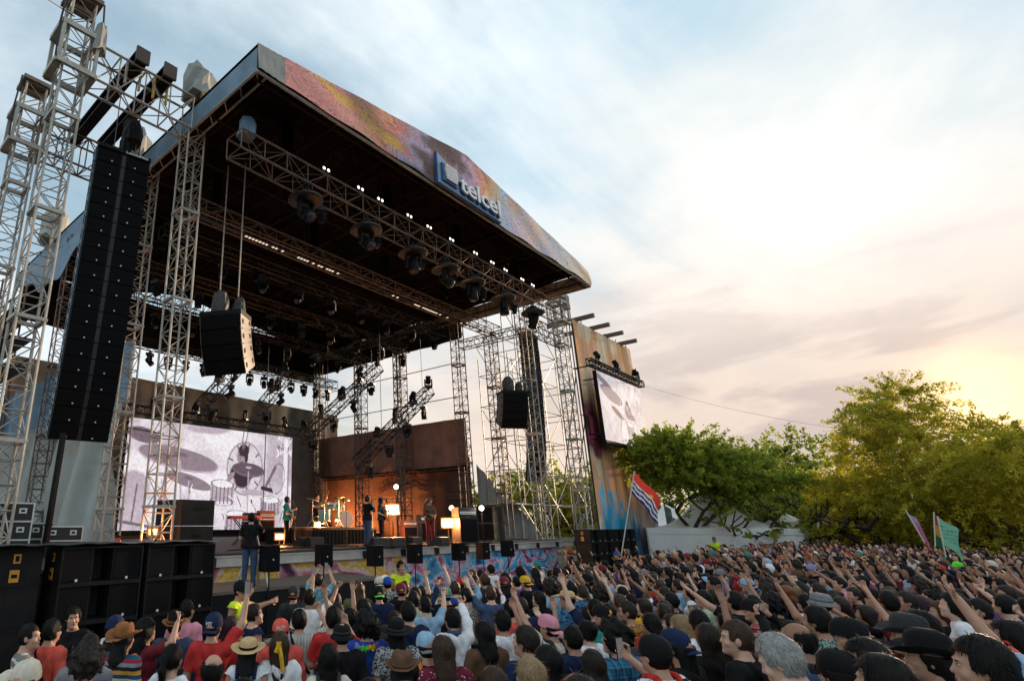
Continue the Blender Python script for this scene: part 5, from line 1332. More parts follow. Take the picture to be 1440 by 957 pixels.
def hand_mesh(kind, h):
    """wrist at origin, fingers along +z, palm facing -y, thumb towards +x"""
    curl = {'open': (0.25, 0.3, 0.3, 0.35), 'point': (1.6, 1.6, 1.6, 0.05), 'grip': (1.15, 1.1, 1.1, 1.05), 'relax': (0.7, 0.6, 0.6, 0.5)}[kind]
    ch = []
    for q, (x, l) in enumerate(((-0.031, 0.062), (-0.011, 0.076), (0.010, 0.080), (0.031, 0.072))):
        p = np.array([x, 0, 0.088]); a = 0.0; k = 1.12 if kind == 'open' else 1.0
        for j in range(3):
            a += curl[q] * (0.7 if j == 0 else 1.0); dr = np.array([x * 1.8 * (1 if kind == 'open' else 0.2), -math.sin(a), math.cos(a)]); dr /= np.linalg.norm(dr)
            e = p + dr * l * (0.45, 0.31, 0.24)[j]; ch.append((p, e, 0.0098 - 0.0008 * j, 0.009 - 0.0009 * j)); p = e
    b = 0.9 if kind in ('grip', 'point') else 0.3
    t0 = np.array([0.030, -0.006, 0.03]); t1 = t0 + np.array([0.032, -0.012 - 0.02 * b, 0.034]); t2 = t1 + np.array([0.012 - 0.03 * b, -0.008 - 0.012 * b, 0.034])
    ch += [(t0, t1, 0.013, 0.011), (t1, t2, 0.0105, 0.009)]

    def f(P):
        d = cap(P, (0, 0, -0.02), (0, 0, 0.02), 0.026, 0.028, 0.75)[0]
        for x in (-0.026, -0.008, 0.010, 0.028): d = smin(d, cap(P, (x * 0.7, 0, 0.02), (x, 0, 0.086), 0.014, 0.0125)[0], 0.012)
        for a, e, r0, r1 in ch: d = smin(d, cap(P, a, e, r0, r1)[0], 0.004)
        return d
    P, F, _ = surfnet(f, (-0.075, -0.11, -0.04), (0.10, 0.03, 0.19), h)
    return P, F


REST = {'R': ((0.245, -0.04, 1.13), (0.26, 0.07, 0.89)), 'L': ((-0.245, -0.04, 1.13), (-0.26, 0.07, 0.89))}
UPV = {'R': ((0.30, 0.10, 1.63), (0.31, 0.20, 1.88)), 'L': ((-0.30, 0.10, 1.63), (-0.31, 0.20, 1.88))}
POINT = {'R': ((0.29, 0.20, 1.55), (0.32, 0.40, 1.72)), 'L': ((-0.29, 0.20, 1.55), (-0.32, 0.40, 1.72))}
BENT = {'R': ((0.37, 0.12, 1.49), (0.24, 0.27, 1.68)), 'L': ((-0.37, 0.12, 1.49), (-0.24, 0.27, 1.68))}
PHONE = {'R': ((0.27, 0.16, 1.30), (0.13, 0.36, 1.50)), 'L': ((-0.27, 0.16, 1.30), (-0.13, 0.36, 1.50))}
FRONT = {'R': ((0.25, 0.0, 1.13), (0.10, 0.21, 1.08)), 'L': ((-0.25, 0.0, 1.13), (-0.10, 0.21, 1.08))}
HIGH2 = {'R': ((0.27, 0.14, 1.56), (0.12, 0.28, 1.77)), 'L': ((-0.27, 0.14, 1.56), (-0.12, 0.28, 1.77))}
POSES = {  # right arm, left arm, right hand, left hand, head yaw, head pitch
    'stand': (REST, REST, 'relax', 'relax', 0, 6), 'stand_turn': (REST, REST, 'relax', 'relax', 28, 4), 'stand_left': (REST, REST, 'relax', 'relax', -24, 5),
    'point_right': (POINT, REST, 'point', 'relax', 8, 10), 'point_left': (REST, POINT, 'relax', 'open', -6, 10), 'up_right': (UPV, REST, 'open', 'relax', 0, 12), 'up_left': (REST, UPV, 'relax', 'open', 5, 12),
    'bent_right': (BENT, REST, 'grip', 'relax', 0, 8), 'phone_front': (PHONE, FRONT, 'grip', 'relax', 0, 4), 'phone_high': (HIGH2, HIGH2, 'grip', 'grip', 0, 12), 'hold_front': (FRONT, REST, 'grip', 'relax', 30, 0), 'clap': (FRONT, FRONT, 'open', 'open', 0, 8),
    'look_down': (FRONT, FRONT, 'grip', 'grip', 40, -22), 'both_up': (UPV, UPV, 'open', 'open', 0, 14),
    'guitar': ({'R': ((0.30, -0.02, 1.14), (0.10, 0.24, 1.02))}, {'L': ((-0.32, 0.10, 1.20), (-0.44, 0.34, 1.28))}, 'grip', 'grip', 20, 14),
    'sing': ({'R': ((0.22, 0.16, 1.20), (0.05, 0.22, 1.46))}, {'L': ((-0.22, 0.14, 1.20), (-0.06, 0.20, 1.40))}, 'grip', 'grip', 10, 0),
    'drum': ({'R': ((0.30, 0.10, 1.20), (0.22, 0.34, 1.20))}, {'L': ((-0.32, 0.12, 1.30), (-0.30, 0.30, 1.52))}, 'grip', 'grip', 0, 0),
    'reach_side': (REST, {'L': ((-0.42, 0.10, 1.33), (-0.62, 0.24, 1.38))}, 'relax', 'open', -20, 0),
}
HEADC = np.array([0.0, 0.025, 1.60])
PERSON = {}


def rigid(P, F, A, t): return P @ A.T + t


def frame_z(z, hint):
    z = np.array(z, float); z /= np.linalg.norm(z); x = np.cross(hint, z); x /= np.linalg.norm(x); y = np.cross(z, x); return np.stack([x, y, z], 1)


HANDC, HEADM = {}, {}


def person_mesh(pose, fem, lod):
    key = (pose, fem, lod)
    if key in PERSON: return PERSON[key]
    hb, hh, hd = {0: (0.020, 0.0075, 0.006), 1: (0.034, 0.015, 0.011), 2: (0.07, 0.042, 0.035), 3: (0.10, 0.06, 0.06)}[lod]
    ra, la, rh, lh, yaw, pit = POSES[pose]; w = 0.90 if fem else 1.0
    (re, rw), (le, lw) = ra['R'], la['L']
    S = {1: np.array((0.185 * w, -0.01, 1.405)), -1: np.array((-0.185 * w, -0.01, 1.405))}
    tor = [((-0.075, 0, 0.95), (0.075, 0, 0.95), 0.118 if not fem else 0.128, 0.118 if not fem else 0.128, 0.85), ((0, 0.005, 0.98), (0, 0.0, 1.18), 0.138 * w, 0.128 * w, 0.80), ((-0.085 * w, 0.0, 1.27), (0.085 * w, 0.0, 1.27), 0.108, 0.108, 0.92), ((-0.13 * w, -0.012, 1.385), (0.13 * w, -0.012, 1.385), 0.066, 0.066, 1.0), ((0, -0.025, 1.39), (0, -0.015, 1.50), 0.085 * w, 0.052 * w, 1.0)]
    if fem: tor.append(((-0.06, 0.07, 1.25), (0.06, 0.07, 1.25), 0.062, 0.062, 1.0))
    arms = []
    for sgn, e, wr in ((1, re, rw), (-1, le, lw)):
        arms.append((S[sgn], np.array(e) * np.array((w, 1, 1)), 0.056 * w, 0.043 * w)); arms.append((np.array(e) * np.array((w, 1, 1)), np.array(wr), 0.044 * w, 0.028 * w))
    legs = []
    for s in (-1, 1):
        legs += [((s * 0.092, 0, 0.92), (s * 0.105, 0.012, 0.50), 0.090, 0.060, 1.0), ((s * 0.105, 0.012, 0.50), (s * 0.11, -0.02, 0.09), 0.058, 0.038, 1.0), ((s * 0.11, -0.045, 0.05), (s * 0.125, 0.15, 0.038), 0.042, 0.034, 1.0)]

    if pose == 'drum':                                       # seated on the stool
        legs = []
        for s in (-1, 1):
            legs += [((s * 0.09, 0, 0.92), (s * 0.19, 0.42, 0.93), 0.088, 0.060, 1.0), ((s * 0.19, 0.42, 0.93), (s * 0.20, 0.40, 0.52), 0.058, 0.038, 1.0), ((s * 0.20, 0.38, 0.47), (s * 0.22, 0.58, 0.46), 0.042, 0.034, 1.0)]

    def f(P):
        d = None
        for a, b, r0, r1, fl in tor:
            x = cap(P, a, b, r0, r1, fl)[0]; d = x if d is None else smin(d, x, 0.05)
        for k in (0, 2):
            u = smin(cap(P, *arms[k])[0], cap(P, *arms[k + 1])[0], 0.02); d = smin(d, u, 0.035)
        for a, b, r0, r1, fl in legs: d = smin(d, cap(P, a, b, r0, r1, fl)[0], 0.025)
        return d
    pts = np.array([S[1], S[-1], arms[0][1], arms[1][1], arms[2][1], arms[3][1], (0.2, 0.2, 0), (-0.2, -0.17, 1.5), (0.2, 0.56 if pose == 'drum' else 0.2, 0.5)])
    P, F, nr = surfnet(f, pts.min(0) - 0.09, pts.max(0) + 0.09, hb)
    # which piece of the body each vertex belongs to
    D = [cap(P, *a) for a in arms]; dt = np.min([cap(P, a, b, r0, r1, fl)[0] for a, b, r0, r1, fl in tor], 0); dl = np.array([cap(P, a, b, r0, r1, fl)[0] for a, b, r0, r1, fl in legs])
    dl6 = dl.min(0); da = np.array([x[0] for x in D]); arm = da.argmin(0); dam = da.min(0)
    part = np.where((dam < dt - 0.004) & (dam < dl6), 1, np.where((dl6 < dt) & (P[:, 2] < 0.96), 2, 0)); part[P[:, 2] < 0.84] = np.where(part[P[:, 2] < 0.84] == 1, 1, 2)
    tt = np.choose(arm, [x[1] for x in D]) + (arm % 2)          # 0..1 upper arm, 1..2 forearm
    foot = (dl.argmin(0) % 3 == 2)
    yr, pr = R(yaw), R(pit)
    A = np.array(Matrix.Rotation(yr, 3, 'Z') @ Matrix.Rotation(pr, 3, 'X')); hc = HEADC.copy()
    if hh not in HEADM: HEADM[hh] = head_mesh(hh)
    hp, hf, hm = HEADM[hh]
    hpv = hp @ A.T + hc
    Vs, Fs, Ms = [P, hpv], [F, hf + len(P)], [np.zeros(len(F), int), hm]; n = len(P) + len(hp)
    grips = {}
    for sgn, e, wr, kind in ((1, re, rw, rh), (-1, le, lw, lh)):
        e = np.array(e); wr = np.array(wr); z = wr - e
        hint = np.array((0, 1.0, 0.15)) if wr[2] > e[2] + 0.02 else np.array((-sgn * 0.2, -1.0, 0.4) if wr[2] < 1.0 else (0, 0.3, 1.0))
        B = frame_z(z, hint)
        if sgn < 0: B = B @ np.diag((-1, 1, 1))
        if (kind, hd) not in HANDC: HANDC[(kind, hd)] = hand_mesh(kind, hd)
        q, qf = HANDC[(kind, hd)]
        if sgn < 0: qf = qf[:, ::-1]
        Vs.append(q @ B.T + wr); Fs.append(qf + n); Ms.append(np.zeros(len(qf), int)); n += len(q)
        grips[sgn] = (B, wr)
    res = dict(P=P, F=F, nr=nr, part=part, tt=tt, foot=foot, arms=arms, arm=arm, V=np.concatenate(Vs), FF=np.concatenate(Fs), M=np.concatenate(Ms), head=Matrix.Translation(tuple(hc)) @ Matrix(A.tolist()).to_4x4(), grips=grips, cloth={})
    PERSON[key] = res
    return res


def np_mesh(name, V, F, mats, mi=None, smooth=True):
    me = bpy.data.meshes.new(name); me.vertices.add(len(V)); me.vertices.foreach_set('co', np.asarray(V, np.float32).ravel())
    k = F.shape[1]; me.loops.add(F.size); me.loops.foreach_set('vertex_index', F.astype(np.int32).ravel()); me.polygons.add(len(F)); me.polygons.foreach_set('loop_start', np.arange(0, F.size, k, dtype=np.int32))
    for m in mats: me.materials.append(m)
    if mi is not None: me.polygons.foreach_set('material_index', np.asarray(mi, np.int32))
    me.polygons.foreach_set('use_smooth', np.ones(len(F), bool)) if smooth else None
    me.update(calc_edges=True); me.validate(); return me


def fold(P, s): return np.sin(P[:, 2] * 31 + 4 * np.sin(P[:, 0] * 13 + s)) * np.sin(P[:, 0] * 22 + P[:, 1] * 17 + s)


def cloth_of(r, kind):
    """kind: tee, tank, long, trousers  ->  vertices, faces, material index"""
    if kind in r['cloth']: return r['cloth'][kind]
    P, F, nr, part, tt = r['P'], r['F'], r['nr'], r['part'], r['tt']
    z = P[:, 2]
    if kind == 'trousers':
        ok = ((part == 2) & (z > -1)) | ((part == 0) & (z < 1.0)); sel = ok[F].any(1) & (z[F].max(1) < 1.02); f = F[sel]
        off = np.where(r['foot'] & (z < 0.14), 0.012, 0.014 + 0.012 * np.clip((0.6 - z), 0, 0.5)) + 0.004 * fold(P, 1.0); V = P + nr * off[:, None]; V[:, 2] = np.maximum(V[:, 2], 0.003)
        mi = (r['foot'] & (z < 0.13))[f].all(1).astype(int)
    else:
        sl = {'tee': 0.78, 'tank': 0.08, 'long': 1.93}[kind]; hem = 0.90; nk = 1.452 if kind != 'tank' else 1.43
        ncut = nk - 0.10 * np.clip(P[:, 1] + 0.02, 0, 1) * 4 * 0.5
        core = (((part == 0) | ((part == 2) & (z > 0.82))) & (z > hem) & ((z < ncut) | (np.abs(P[:, 0]) > 0.085))) | ((part == 1) & (tt < sl))
        sel = core[F].any(1) & ~((part == 2) & (z < 0.84))[F].any(1); f = F[sel]
        off = np.where(part == 1, 0.013 + 0.010 * np.clip(tt / max(sl, 0.1), 0, 1), 0.012 + 0.022 * np.clip((1.22 - z) / 0.3, 0, 1)) + 0.011 * fold(P, 0.3)
        V = P + nr * off[:, None]
        over = (part == 1) & (tt > sl)
        if over.any():
            ax = np.array([a[1] - a[0] for a in r['arms']])[r['arm']]; sl_l = np.where(r['arm'] % 2 == 1, sl - 1, sl)
            V[over] += (ax * (sl_l - (tt - (r['arm'] % 2)))[:, None])[over]
        low = (part != 1) & (z < hem); V[low, 2] = hem - 0.01
        hi = (part == 0) & (z > ncut) & (np.abs(P[:, 0]) <= 0.085); V[hi, 2] = np.minimum(V[hi, 2], ncut[hi] + 0.012)
        mi = np.zeros(len(f), int)
    u, inv = np.unique(f, return_inverse=True); out = (V[u], inv.reshape(f.shape), mi); r['cloth'][kind] = out
    return out


# ---------------------------------------------------------------- hair and hats (head coordinates)
def hair_noise(P, s, f=60.0): return np.sin(P[:, 0] * f + s) * np.sin(P[:, 1] * f * 0.9 + 2 * s) * np.sin(P[:, 2] * f * 0.8 + s * 3)


def face_cut(P, front=0.052, top=0.072): return np.maximum(np.maximum(0.0, 1) * (front - P[:, 1]) * 0.8, (P[:, 2] - top) * 0.8)   # <0 inside the face opening


def hair_sdf(kind):
    def f(P):
        def sub(d, c): return np.maximum(d, -c)
        opening = np.maximum(0.045 - P[:, 1], P[:, 2] - 0.068)            # inside (<0): the face
        sideburn = np.maximum(-0.005 - P[:, 1], P[:, 2] + 0.005)          # free the cheeks and ears
        if kind in ('short', 'fade', 'side'):
            r = {'short': (0.092, 0.114, 0.122), 'fade': (0.085, 0.110, 0.124), 'side': (0.093, 0.116, 0.128)}[kind]
            d = ell(P, (0, -0.018, 0.024), r); d = np.maximum(d, -0.085 - P[:, 2] + 0.0); d = sub(d, opening); d = sub(d, sideburn); d = d + 0.004 * hair_noise(P, 1.0)
            if kind == 'fade': d = np.maximum(d, np.minimum((np.abs(P[:, 0]) - 0.082), 1) * 0.7)
        elif kind == 'fringe':
            d = ell(P, (0, -0.02, 0.015), (0.089, 0.112, 0.112)); d = np.maximum(d, P[:, 2] - 0.055 - 0.25 * np.maximum(0, -P[:, 1] - 0.04)); d = np.maximum(d, -0.08 - P[:, 2]); d = np.maximum(d, P[:, 1] - 0.02); d = d + 0.002 * hair_noise(P, 2)
        elif kind == 'curly':
            d = ell(P, (0, -0.02, 0.035), (0.128, 0.138, 0.145)); d = sub(d, np.maximum(0.055 - P[:, 1], P[:, 2] - 0.075)); d = np.maximum(d, -0.11 - P[:, 2]); d = d + 0.0075 * sum(np.sin(P @ np.array(k_) + ph) for k_, ph in (((70, 25, -31), 0.3), ((-38, 66, 22), 1.9), ((15, -52, 71), 4.1), ((88, -40, 60), 2.2), ((-61, -70, 44), 5.0)))
        else:
            L_ = {'long': 0.40, 'wavy': 0.36, 'mid': 0.20, 'tail': 0.05, 'bun': 0.05}[kind]
            d = ell(P, (0, -0.018, 0.026), (0.095, 0.116, 0.120)); d = sub(d, opening)
            if kind in ('tail', 'bun'):
                d = sub(np.maximum(d, -0.10 - P[:, 2]), sideburn)
                if kind == 'tail':
                    d = smin(d, cap(P, (0, -0.125, 0.05), (0, -0.175, -0.06), 0.026, 0.038)[0], 0.02); d = smin(d, cap(P, (0, -0.175, -0.06), (0, -0.165, -0.32), 0.038, 0.014)[0], 0.02)
                else: d = smin(d, ell(P, (0, -0.12, 0.085), (0.048, 0.045, 0.045)), 0.012)
            else:
                wv = 0.018 * np.sin(P[:, 2] * 38 + P[:, 0] * 12) if kind == 'wavy' else 0.004 * np.sin(P[:, 2] * 15 + P[:, 0] * 40)
                Q = P.copy(); Q[:, 0] += wv
                c = cap(Q, (0, -0.06, 0.0), (0, -0.135, -L_), 0.098, 0.085 if kind != 'mid' else 0.095, 0.55)[0]; c = np.maximum(c, -L_ - Q[:, 2] - 0.03 * np.cos(Q[:, 0] * 30)); d = smin(d, c, 0.03)
                d = sub(d, np.maximum(np.maximum(0.02 - P[:, 1], P[:, 2] - 0.05), np.abs(P[:, 0]) - 0.074))
            d = d + 0.0035 * hair_noise(P, 1.0, 50)
        return d
    return f


HAIR = {}
HMAT_PLACE = mat('hair_black', (0.003, 0.0028, 0.0028), 0.5, 0, 0.5, 30, bump=0.35, bscale=90, stretch=(6, 6, 0.8), color2=(0.010, 0.008, 0.007), spec=0.2)


def hair_mesh(kind, lod, hat=False):
    if (kind, lod, hat) in HAIR: return HAIR[(kind, lod, hat)]
    h = {0: 0.008, 1: 0.015, 2: 0.036, 3: 0.055}[lod]
    hs = hair_sdf(kind)
    P, F, nr = surfnet((lambda q: np.maximum(hs(q), q[:, 2] - 0.03)) if hat else hs, (-0.16, -0.24, -0.46), (0.16, 0.15, 0.20), h)
    if lod <= 1 and not hat:                                             # loose strands lying on the surface break up the outline
        rnd = np.random.RandomState(5); n = 1100 if lod == 0 else 260
        i = rnd.randint(0, len(P), n); p0 = P[i] - nr[i] * 0.002
        down = np.array([0, -0.15, -1.0]) if kind not in ('curly',) else rnd.randn(n, 3)
        d = down - (nr[i] * down).sum(1, keepdims=True) * nr[i]; d = d + (0.16 if kind not in ('curly', 'wavy') else 0.35) * rnd.randn(n, 3) + 0.06 * nr[i]; d /= np.linalg.norm(d, axis=1)[:, None]
        ln = rnd.uniform(0.015, 0.036, n)[:, None] * (1.0 if kind in ('short', 'fade', 'side', 'fringe', 'curly') else 1.8)
        if kind == 'fade': ln *= 0.5
        s = np.cross(d, nr[i]); s /= np.maximum(np.linalg.norm(s, axis=1), 1e-6)[:, None]; w = 0.0022
        a, b, m_, e = p0 - s * w, p0 + s * w, p0 + d * ln * 0.55 + nr[i] * 0.006, p0 + d * ln
        V = np.concatenate([P, a, b, m_ + s * w * 0.8, m_ - s * w * 0.8, e + s * w * 0.2, e - s * w * 0.2]); k = len(P) + np.arange(n)
        Q = np.concatenate([np.stack([k, k + n, k + 2 * n, k + 3 * n], 1), np.stack([k + 3 * n, k + 2 * n, k + 4 * n, k + 5 * n], 1)]); P = V; F = np.concatenate([F, Q])
    HAIR[(kind, lod, hat)] = (P, F); return P, F


def hat_parts(kind):
    """list of (part name, MB, uses second colour)"""
    out = []
    if kind in ('cap', 'cap_back', 'snap'):
        a = MB(); n = 20
        prof = [(1.0, -0.012), (1.01, 0.02), (0.955, 0.055), (0.82, 0.088), (0.55, 0.110), (0.22, 0.120), (0.03, 0.122)]
        P = [(r * 0.097 * math.cos(2 * math.pi * i / n), -0.016 + r * 0.121 * math.sin(2 * math.pi * i / n), z + 0.018) for r, z in prof for i in range(n)]
        a.add(P, [(j * n + i, j * n + (i + 1) % n, (j + 1) * n + (i + 1) % n, (j + 1) * n + i) for j in range(len(prof) - 1) for i in range(n)] + [tuple((len(prof) - 1) * n + i for i in range(n))]); out.append(('crown', a, 0))
        b = MB()
        def brim(s, t, dz): 
            x = (s - 0.5) * 2; y = 0.085 + 0.105 * t * (1 - 0.42 * abs(x) ** 2.4) - 0.045 * x * x; return (x * 0.088 * (1 - 0.12 * t), y, 0.022 - 0.030 * x * x - 0.016 * t + dz)
        b.grid(lambda s, t: brim(s, t, 0), 12, 4); b.grid(lambda s, t: brim(1 - s, t, -0.005), 12, 4); out.append(('brim', b, 1))
        c = MB(); c.lathe([(0.010, 0), (0.008, 0.006)], 8, (0, -0.016, 0.139)); out.append(('button', c, 1))
    elif kind == 'beanie':
        a = MB(); a.lathe([(0.097, -0.005), (0.107, 0.0), (0.107, 0.035), (0.101, 0.04), (0.096, 0.075), (0.075, 0.112), (0.04, 0.135), (0.01, 0.142)], 20, (0, -0.016, 0.0), Matrix.Diagonal((1, 1.18, 1))); out.append(('knit_cap', a, 0))
    else:
        dims = {'cowboy': (0.178, 0.135, 0.026), 'wide': (0.20, 0.125, 0.006), 'straw': (0.19, 0.10, 0.012), 'fedora': (0.15, 0.12, 0.012), 'bucket': (0.135, 0.085, -0.045)}[kind]
        br, ch, cu = dims
        bend = lambda p: Vector((p.x, p.y * 1.16 - 0.014, p.z + (cu * (p.x / br) ** 2 * 2.2 if cu > 0 and p.z < 0.045 and abs(p.x) > 0.09 else (cu * ((math.hypot(p.x, p.y) - 0.095) / (br - 0.095)) if cu < 0 and math.hypot(p.x, p.y) > 0.096 else 0)) - (0.022 * math.exp(-(p.x / 0.03) ** 2) if p.z > 0.02 + ch * 0.8 and kind in ('cowboy', 'fedora') else 0)))
        a = MB(); a.lathe([(0.101, 0.03), (0.100, 0.05), (0.094, 0.02 + ch * 0.72), (0.086, 0.02 + ch * 0.95), (0.066, 0.028 + ch), (0.03, 0.030 + ch), (0.004, 0.030 + ch)], 24, bend=bend); out.append(('crown', a, 0))
        b = MB(); b.lathe([(0.100, 0.034), (br * 0.75, 0.033), (br, 0.035), (br + 0.002, 0.031), (br * 0.75, 0.027), (0.099, 0.028)], 28, bend=bend); out.append(('brim', b, 0))
        c = MB(); c.lathe([(0.1025, 0.036), (0.1018, 0.060), (0.100, 0.060)], 24, bend=lambda p: Vector((p.x, p.y * 1.16 - 0.014, p.z))); out.append(('band', c, 1))
    return out


HATS = {}


def hat_meshes(kind):
    if kind not in HATS:
        pl = mat('hat_felt', (0.1, 0.1, 0.1), 0.8, 0, 0.2, 20)
        HATS[kind] = [(n_, m_.mesh(n_, pl, smooth=True), c_) for n_, m_, c_ in hat_parts(kind)]
    return HATS[kind]


# ---------------------------------------------------------------- palettes
def skin(k):
    c = [(0.60, 0.36, 0.26), (0.52, 0.29, 0.195), (0.42, 0.22, 0.14), (0.30, 0.15, 0.095), (0.66, 0.42, 0.32)][k]
    m = mat('skin_tone_%s' % 'abcde'[k], c, 0.55, 0, 0.10, 14, bump=0.08, bscale=60); b = m.node_tree.nodes['Principled BSDF']; b.inputs['Subsurface Weight'].default_value = 0.08; b.inputs['Subsurface Radius'].default_value = (0.01, 0.004, 0.002); return m


SKINS = [skin(k) for k in range(5)]
LIPS = mat('lips', (0.34, 0.12, 0.10), 0.45); EYEW = mat('eye_white', (0.50, 0.46, 0.43), 0.25, 0, 0.02); EYED = mat('eye_dark', (0.012, 0.008, 0.006), 0.2)
HAIRM = {'black': HMAT_PLACE}
for nme, c1, c2 in (('dark brown', (0.010, 0.0065, 0.005), (0.032, 0.019, 0.012)), ('brown', (0.028, 0.014, 0.008), (0.085, 0.045, 0.024)), ('reddish brown', (0.045, 0.013, 0.008), (0.13, 0.04, 0.02)), ('blond', (0.20, 0.12, 0.05), (0.46, 0.32, 0.17)), ('grey', (0.22, 0.21, 0.20), (0.50, 0.49, 0.47)), ('purple', (0.015, 0.006, 0.012), (0.05, 0.018, 0.035)), ('auburn', (0.16, 0.045, 0.015), (0.36, 0.13, 0.05))):
    HAIRM[nme] = mat('hair_' + nme.replace(' ', '_'), c1, 0.45, 0, 0.3, 30, bump=0.4, bscale=90, stretch=(6, 6, 0.8), color2=c2, spec=0.28)
SOLID = {'black': (0.007, 0.007, 0.008), 'white': (0.78, 0.78, 0.80), 'red': (0.50, 0.035, 0.03), 'coral': (0.66, 0.10, 0.07), 'navy': (0.011, 0.02, 0.06), 'royal blue': (0.025, 0.07, 0.36), 'pink': (0.68, 0.27, 0.34), 'teal': (0.02, 0.24, 0.21), 'grey': (0.20, 0.20, 0.21), 'charcoal': (0.035, 0.035, 0.038), 'maroon': (0.17, 0.02, 0.03), 'cream': (0.60, 0.54, 0.44), 'lavender': (0.26, 0.26, 0.52), 'light blue': (0.28, 0.44, 0.60), 'pale green': (0.42, 0.50, 0.36), 'olive': (0.11, 0.11, 0.05), 'brown': (0.12, 0.06, 0.035), 'straw': (0.55, 0.38, 0.19), 'tan leather': (0.26, 0.10, 0.035), 'neon green': (0.12, 0.75, 0.05), 'hi-vis yellow': (0.62, 0.78, 0.03), 'purple': (0.12, 0.05, 0.22), 'yellow': (0.72, 0.42, 0.03), 'denim': (0.05, 0.08, 0.15), 'orange': (0.65, 0.20, 0.03)}


def cl(name): return mat('cloth_' + name.replace(' ', '_').replace('-', '_'), SOLID[name], 0.82, 0, 0.18, 16, bump=0.25, bscale=24, spec=0.2)


PRINT = {'serape striped': pattern_mat('serape_stripes', 'hstripes', [(0.02, 0.10, 0.16), (0.55, 0.10, 0.06), (0.62, 0.55, 0.42), (0.02, 0.07, 0.14), (0.60, 0.28, 0.05), (0.03, 0.02, 0.02), (0.25, 0.30, 0.35), (0.35, 0.03, 0.05)], 1.1), 'grey and white striped': pattern_mat('grey_white_stripes', 'hstripes', [(0.2, 0.18, 0.16), (0.2, 0.18, 0.16), (0.6, 0.58, 0.55)], 4.0), 'black and white striped': pattern_mat('bw_stripes', 'hstripes', [(0.7, 0.7, 0.7), (0.02, 0.02, 0.02)], 8.0), 'red plaid': pattern_mat('red_plaid', 'plaid', [(0.30, 0.03, 0.04), (0.05, 0.02, 0.03), (0.6, 0.5, 0.45)], 5.0), 'orange plaid': pattern_mat('orange_plaid', 'plaid', [(0.52, 0.20, 0.03), (0.10, 0.05, 0.03), (0.62, 0.40, 0.12)], 4.5), 'blue plaid': pattern_mat('blue_plaid', 'plaid', [(0.03, 0.16, 0.30), (0.02, 0.04, 0.09), (0.10, 0.32, 0.42)], 4.0), 'blue floral': pattern_mat('blue_floral', 'floral', [(0.02, 0.05, 0.12), (0.05, 0.16, 0.30), (0.10, 0.35, 0.48), (0.03, 0.06, 0.10)], 16), 'navy and white floral': pattern_mat('navy_floral', 'floral', [(0.03, 0.05, 0.14), (0.5, 0.55, 0.62), (0.04, 0.07, 0.18)], 34), 'teal leaf print': pattern_mat('teal_leaf', 'floral', [(0.03, 0.03, 0.04), (0.03, 0.34, 0.28), (0.55, 0.32, 0.28), (0.02, 0.02, 0.03)], 24), 'black and white print': pattern_mat('bw_print', 'floral', [(0.02, 0.02, 0.02), (0.62, 0.62, 0.62), (0.02, 0.02, 0.02)], 30), 'leopard print': pattern_mat('leopard', 'floral', [(0.6, 0.56, 0.48), (0.05, 0.04, 0.03), (0.6, 0.56, 0.48)], 26), 'maroon dotted': pattern_mat('maroon_dots', 'dots', [(0.16, 0.015, 0.04), (0.6, 0.45, 0.45)], 26), 'pale striped': pattern_mat('pale_stripes', 'stripes', [(0.42, 0.46, 0.42), (0.5, 0.52, 0.48), (0.3, 0.34, 0.32)], 8), 'yellow and blue football': pattern_mat('football_jersey', 'floral', [(0.02, 0.03, 0.15), (0.70, 0.34, 0.03), (0.02, 0.03, 0.15), (0.55, 0.50, 0.50)], 9), 'turquoise print': pattern_mat('turquoise_print', 'floral', [(0.03, 0.22, 0.28), (0.35, 0.50, 0.52), (0.02, 0.12, 0.18)], 22)}
DENIM = cl('denim'); SHOE = mat('shoe', (0.03, 0.03, 0.032), 0.6)


def cmat(n): return PRINT[n] if n in PRINT else cl(n)


CLOTHM, BODYM, HAIRME = {}, {}, {}


def set_mats(o, ms):
    for i, m in enumerate(ms):
        o.material_slots[i].link = 'OBJECT'; o.material_slots[i].material = m


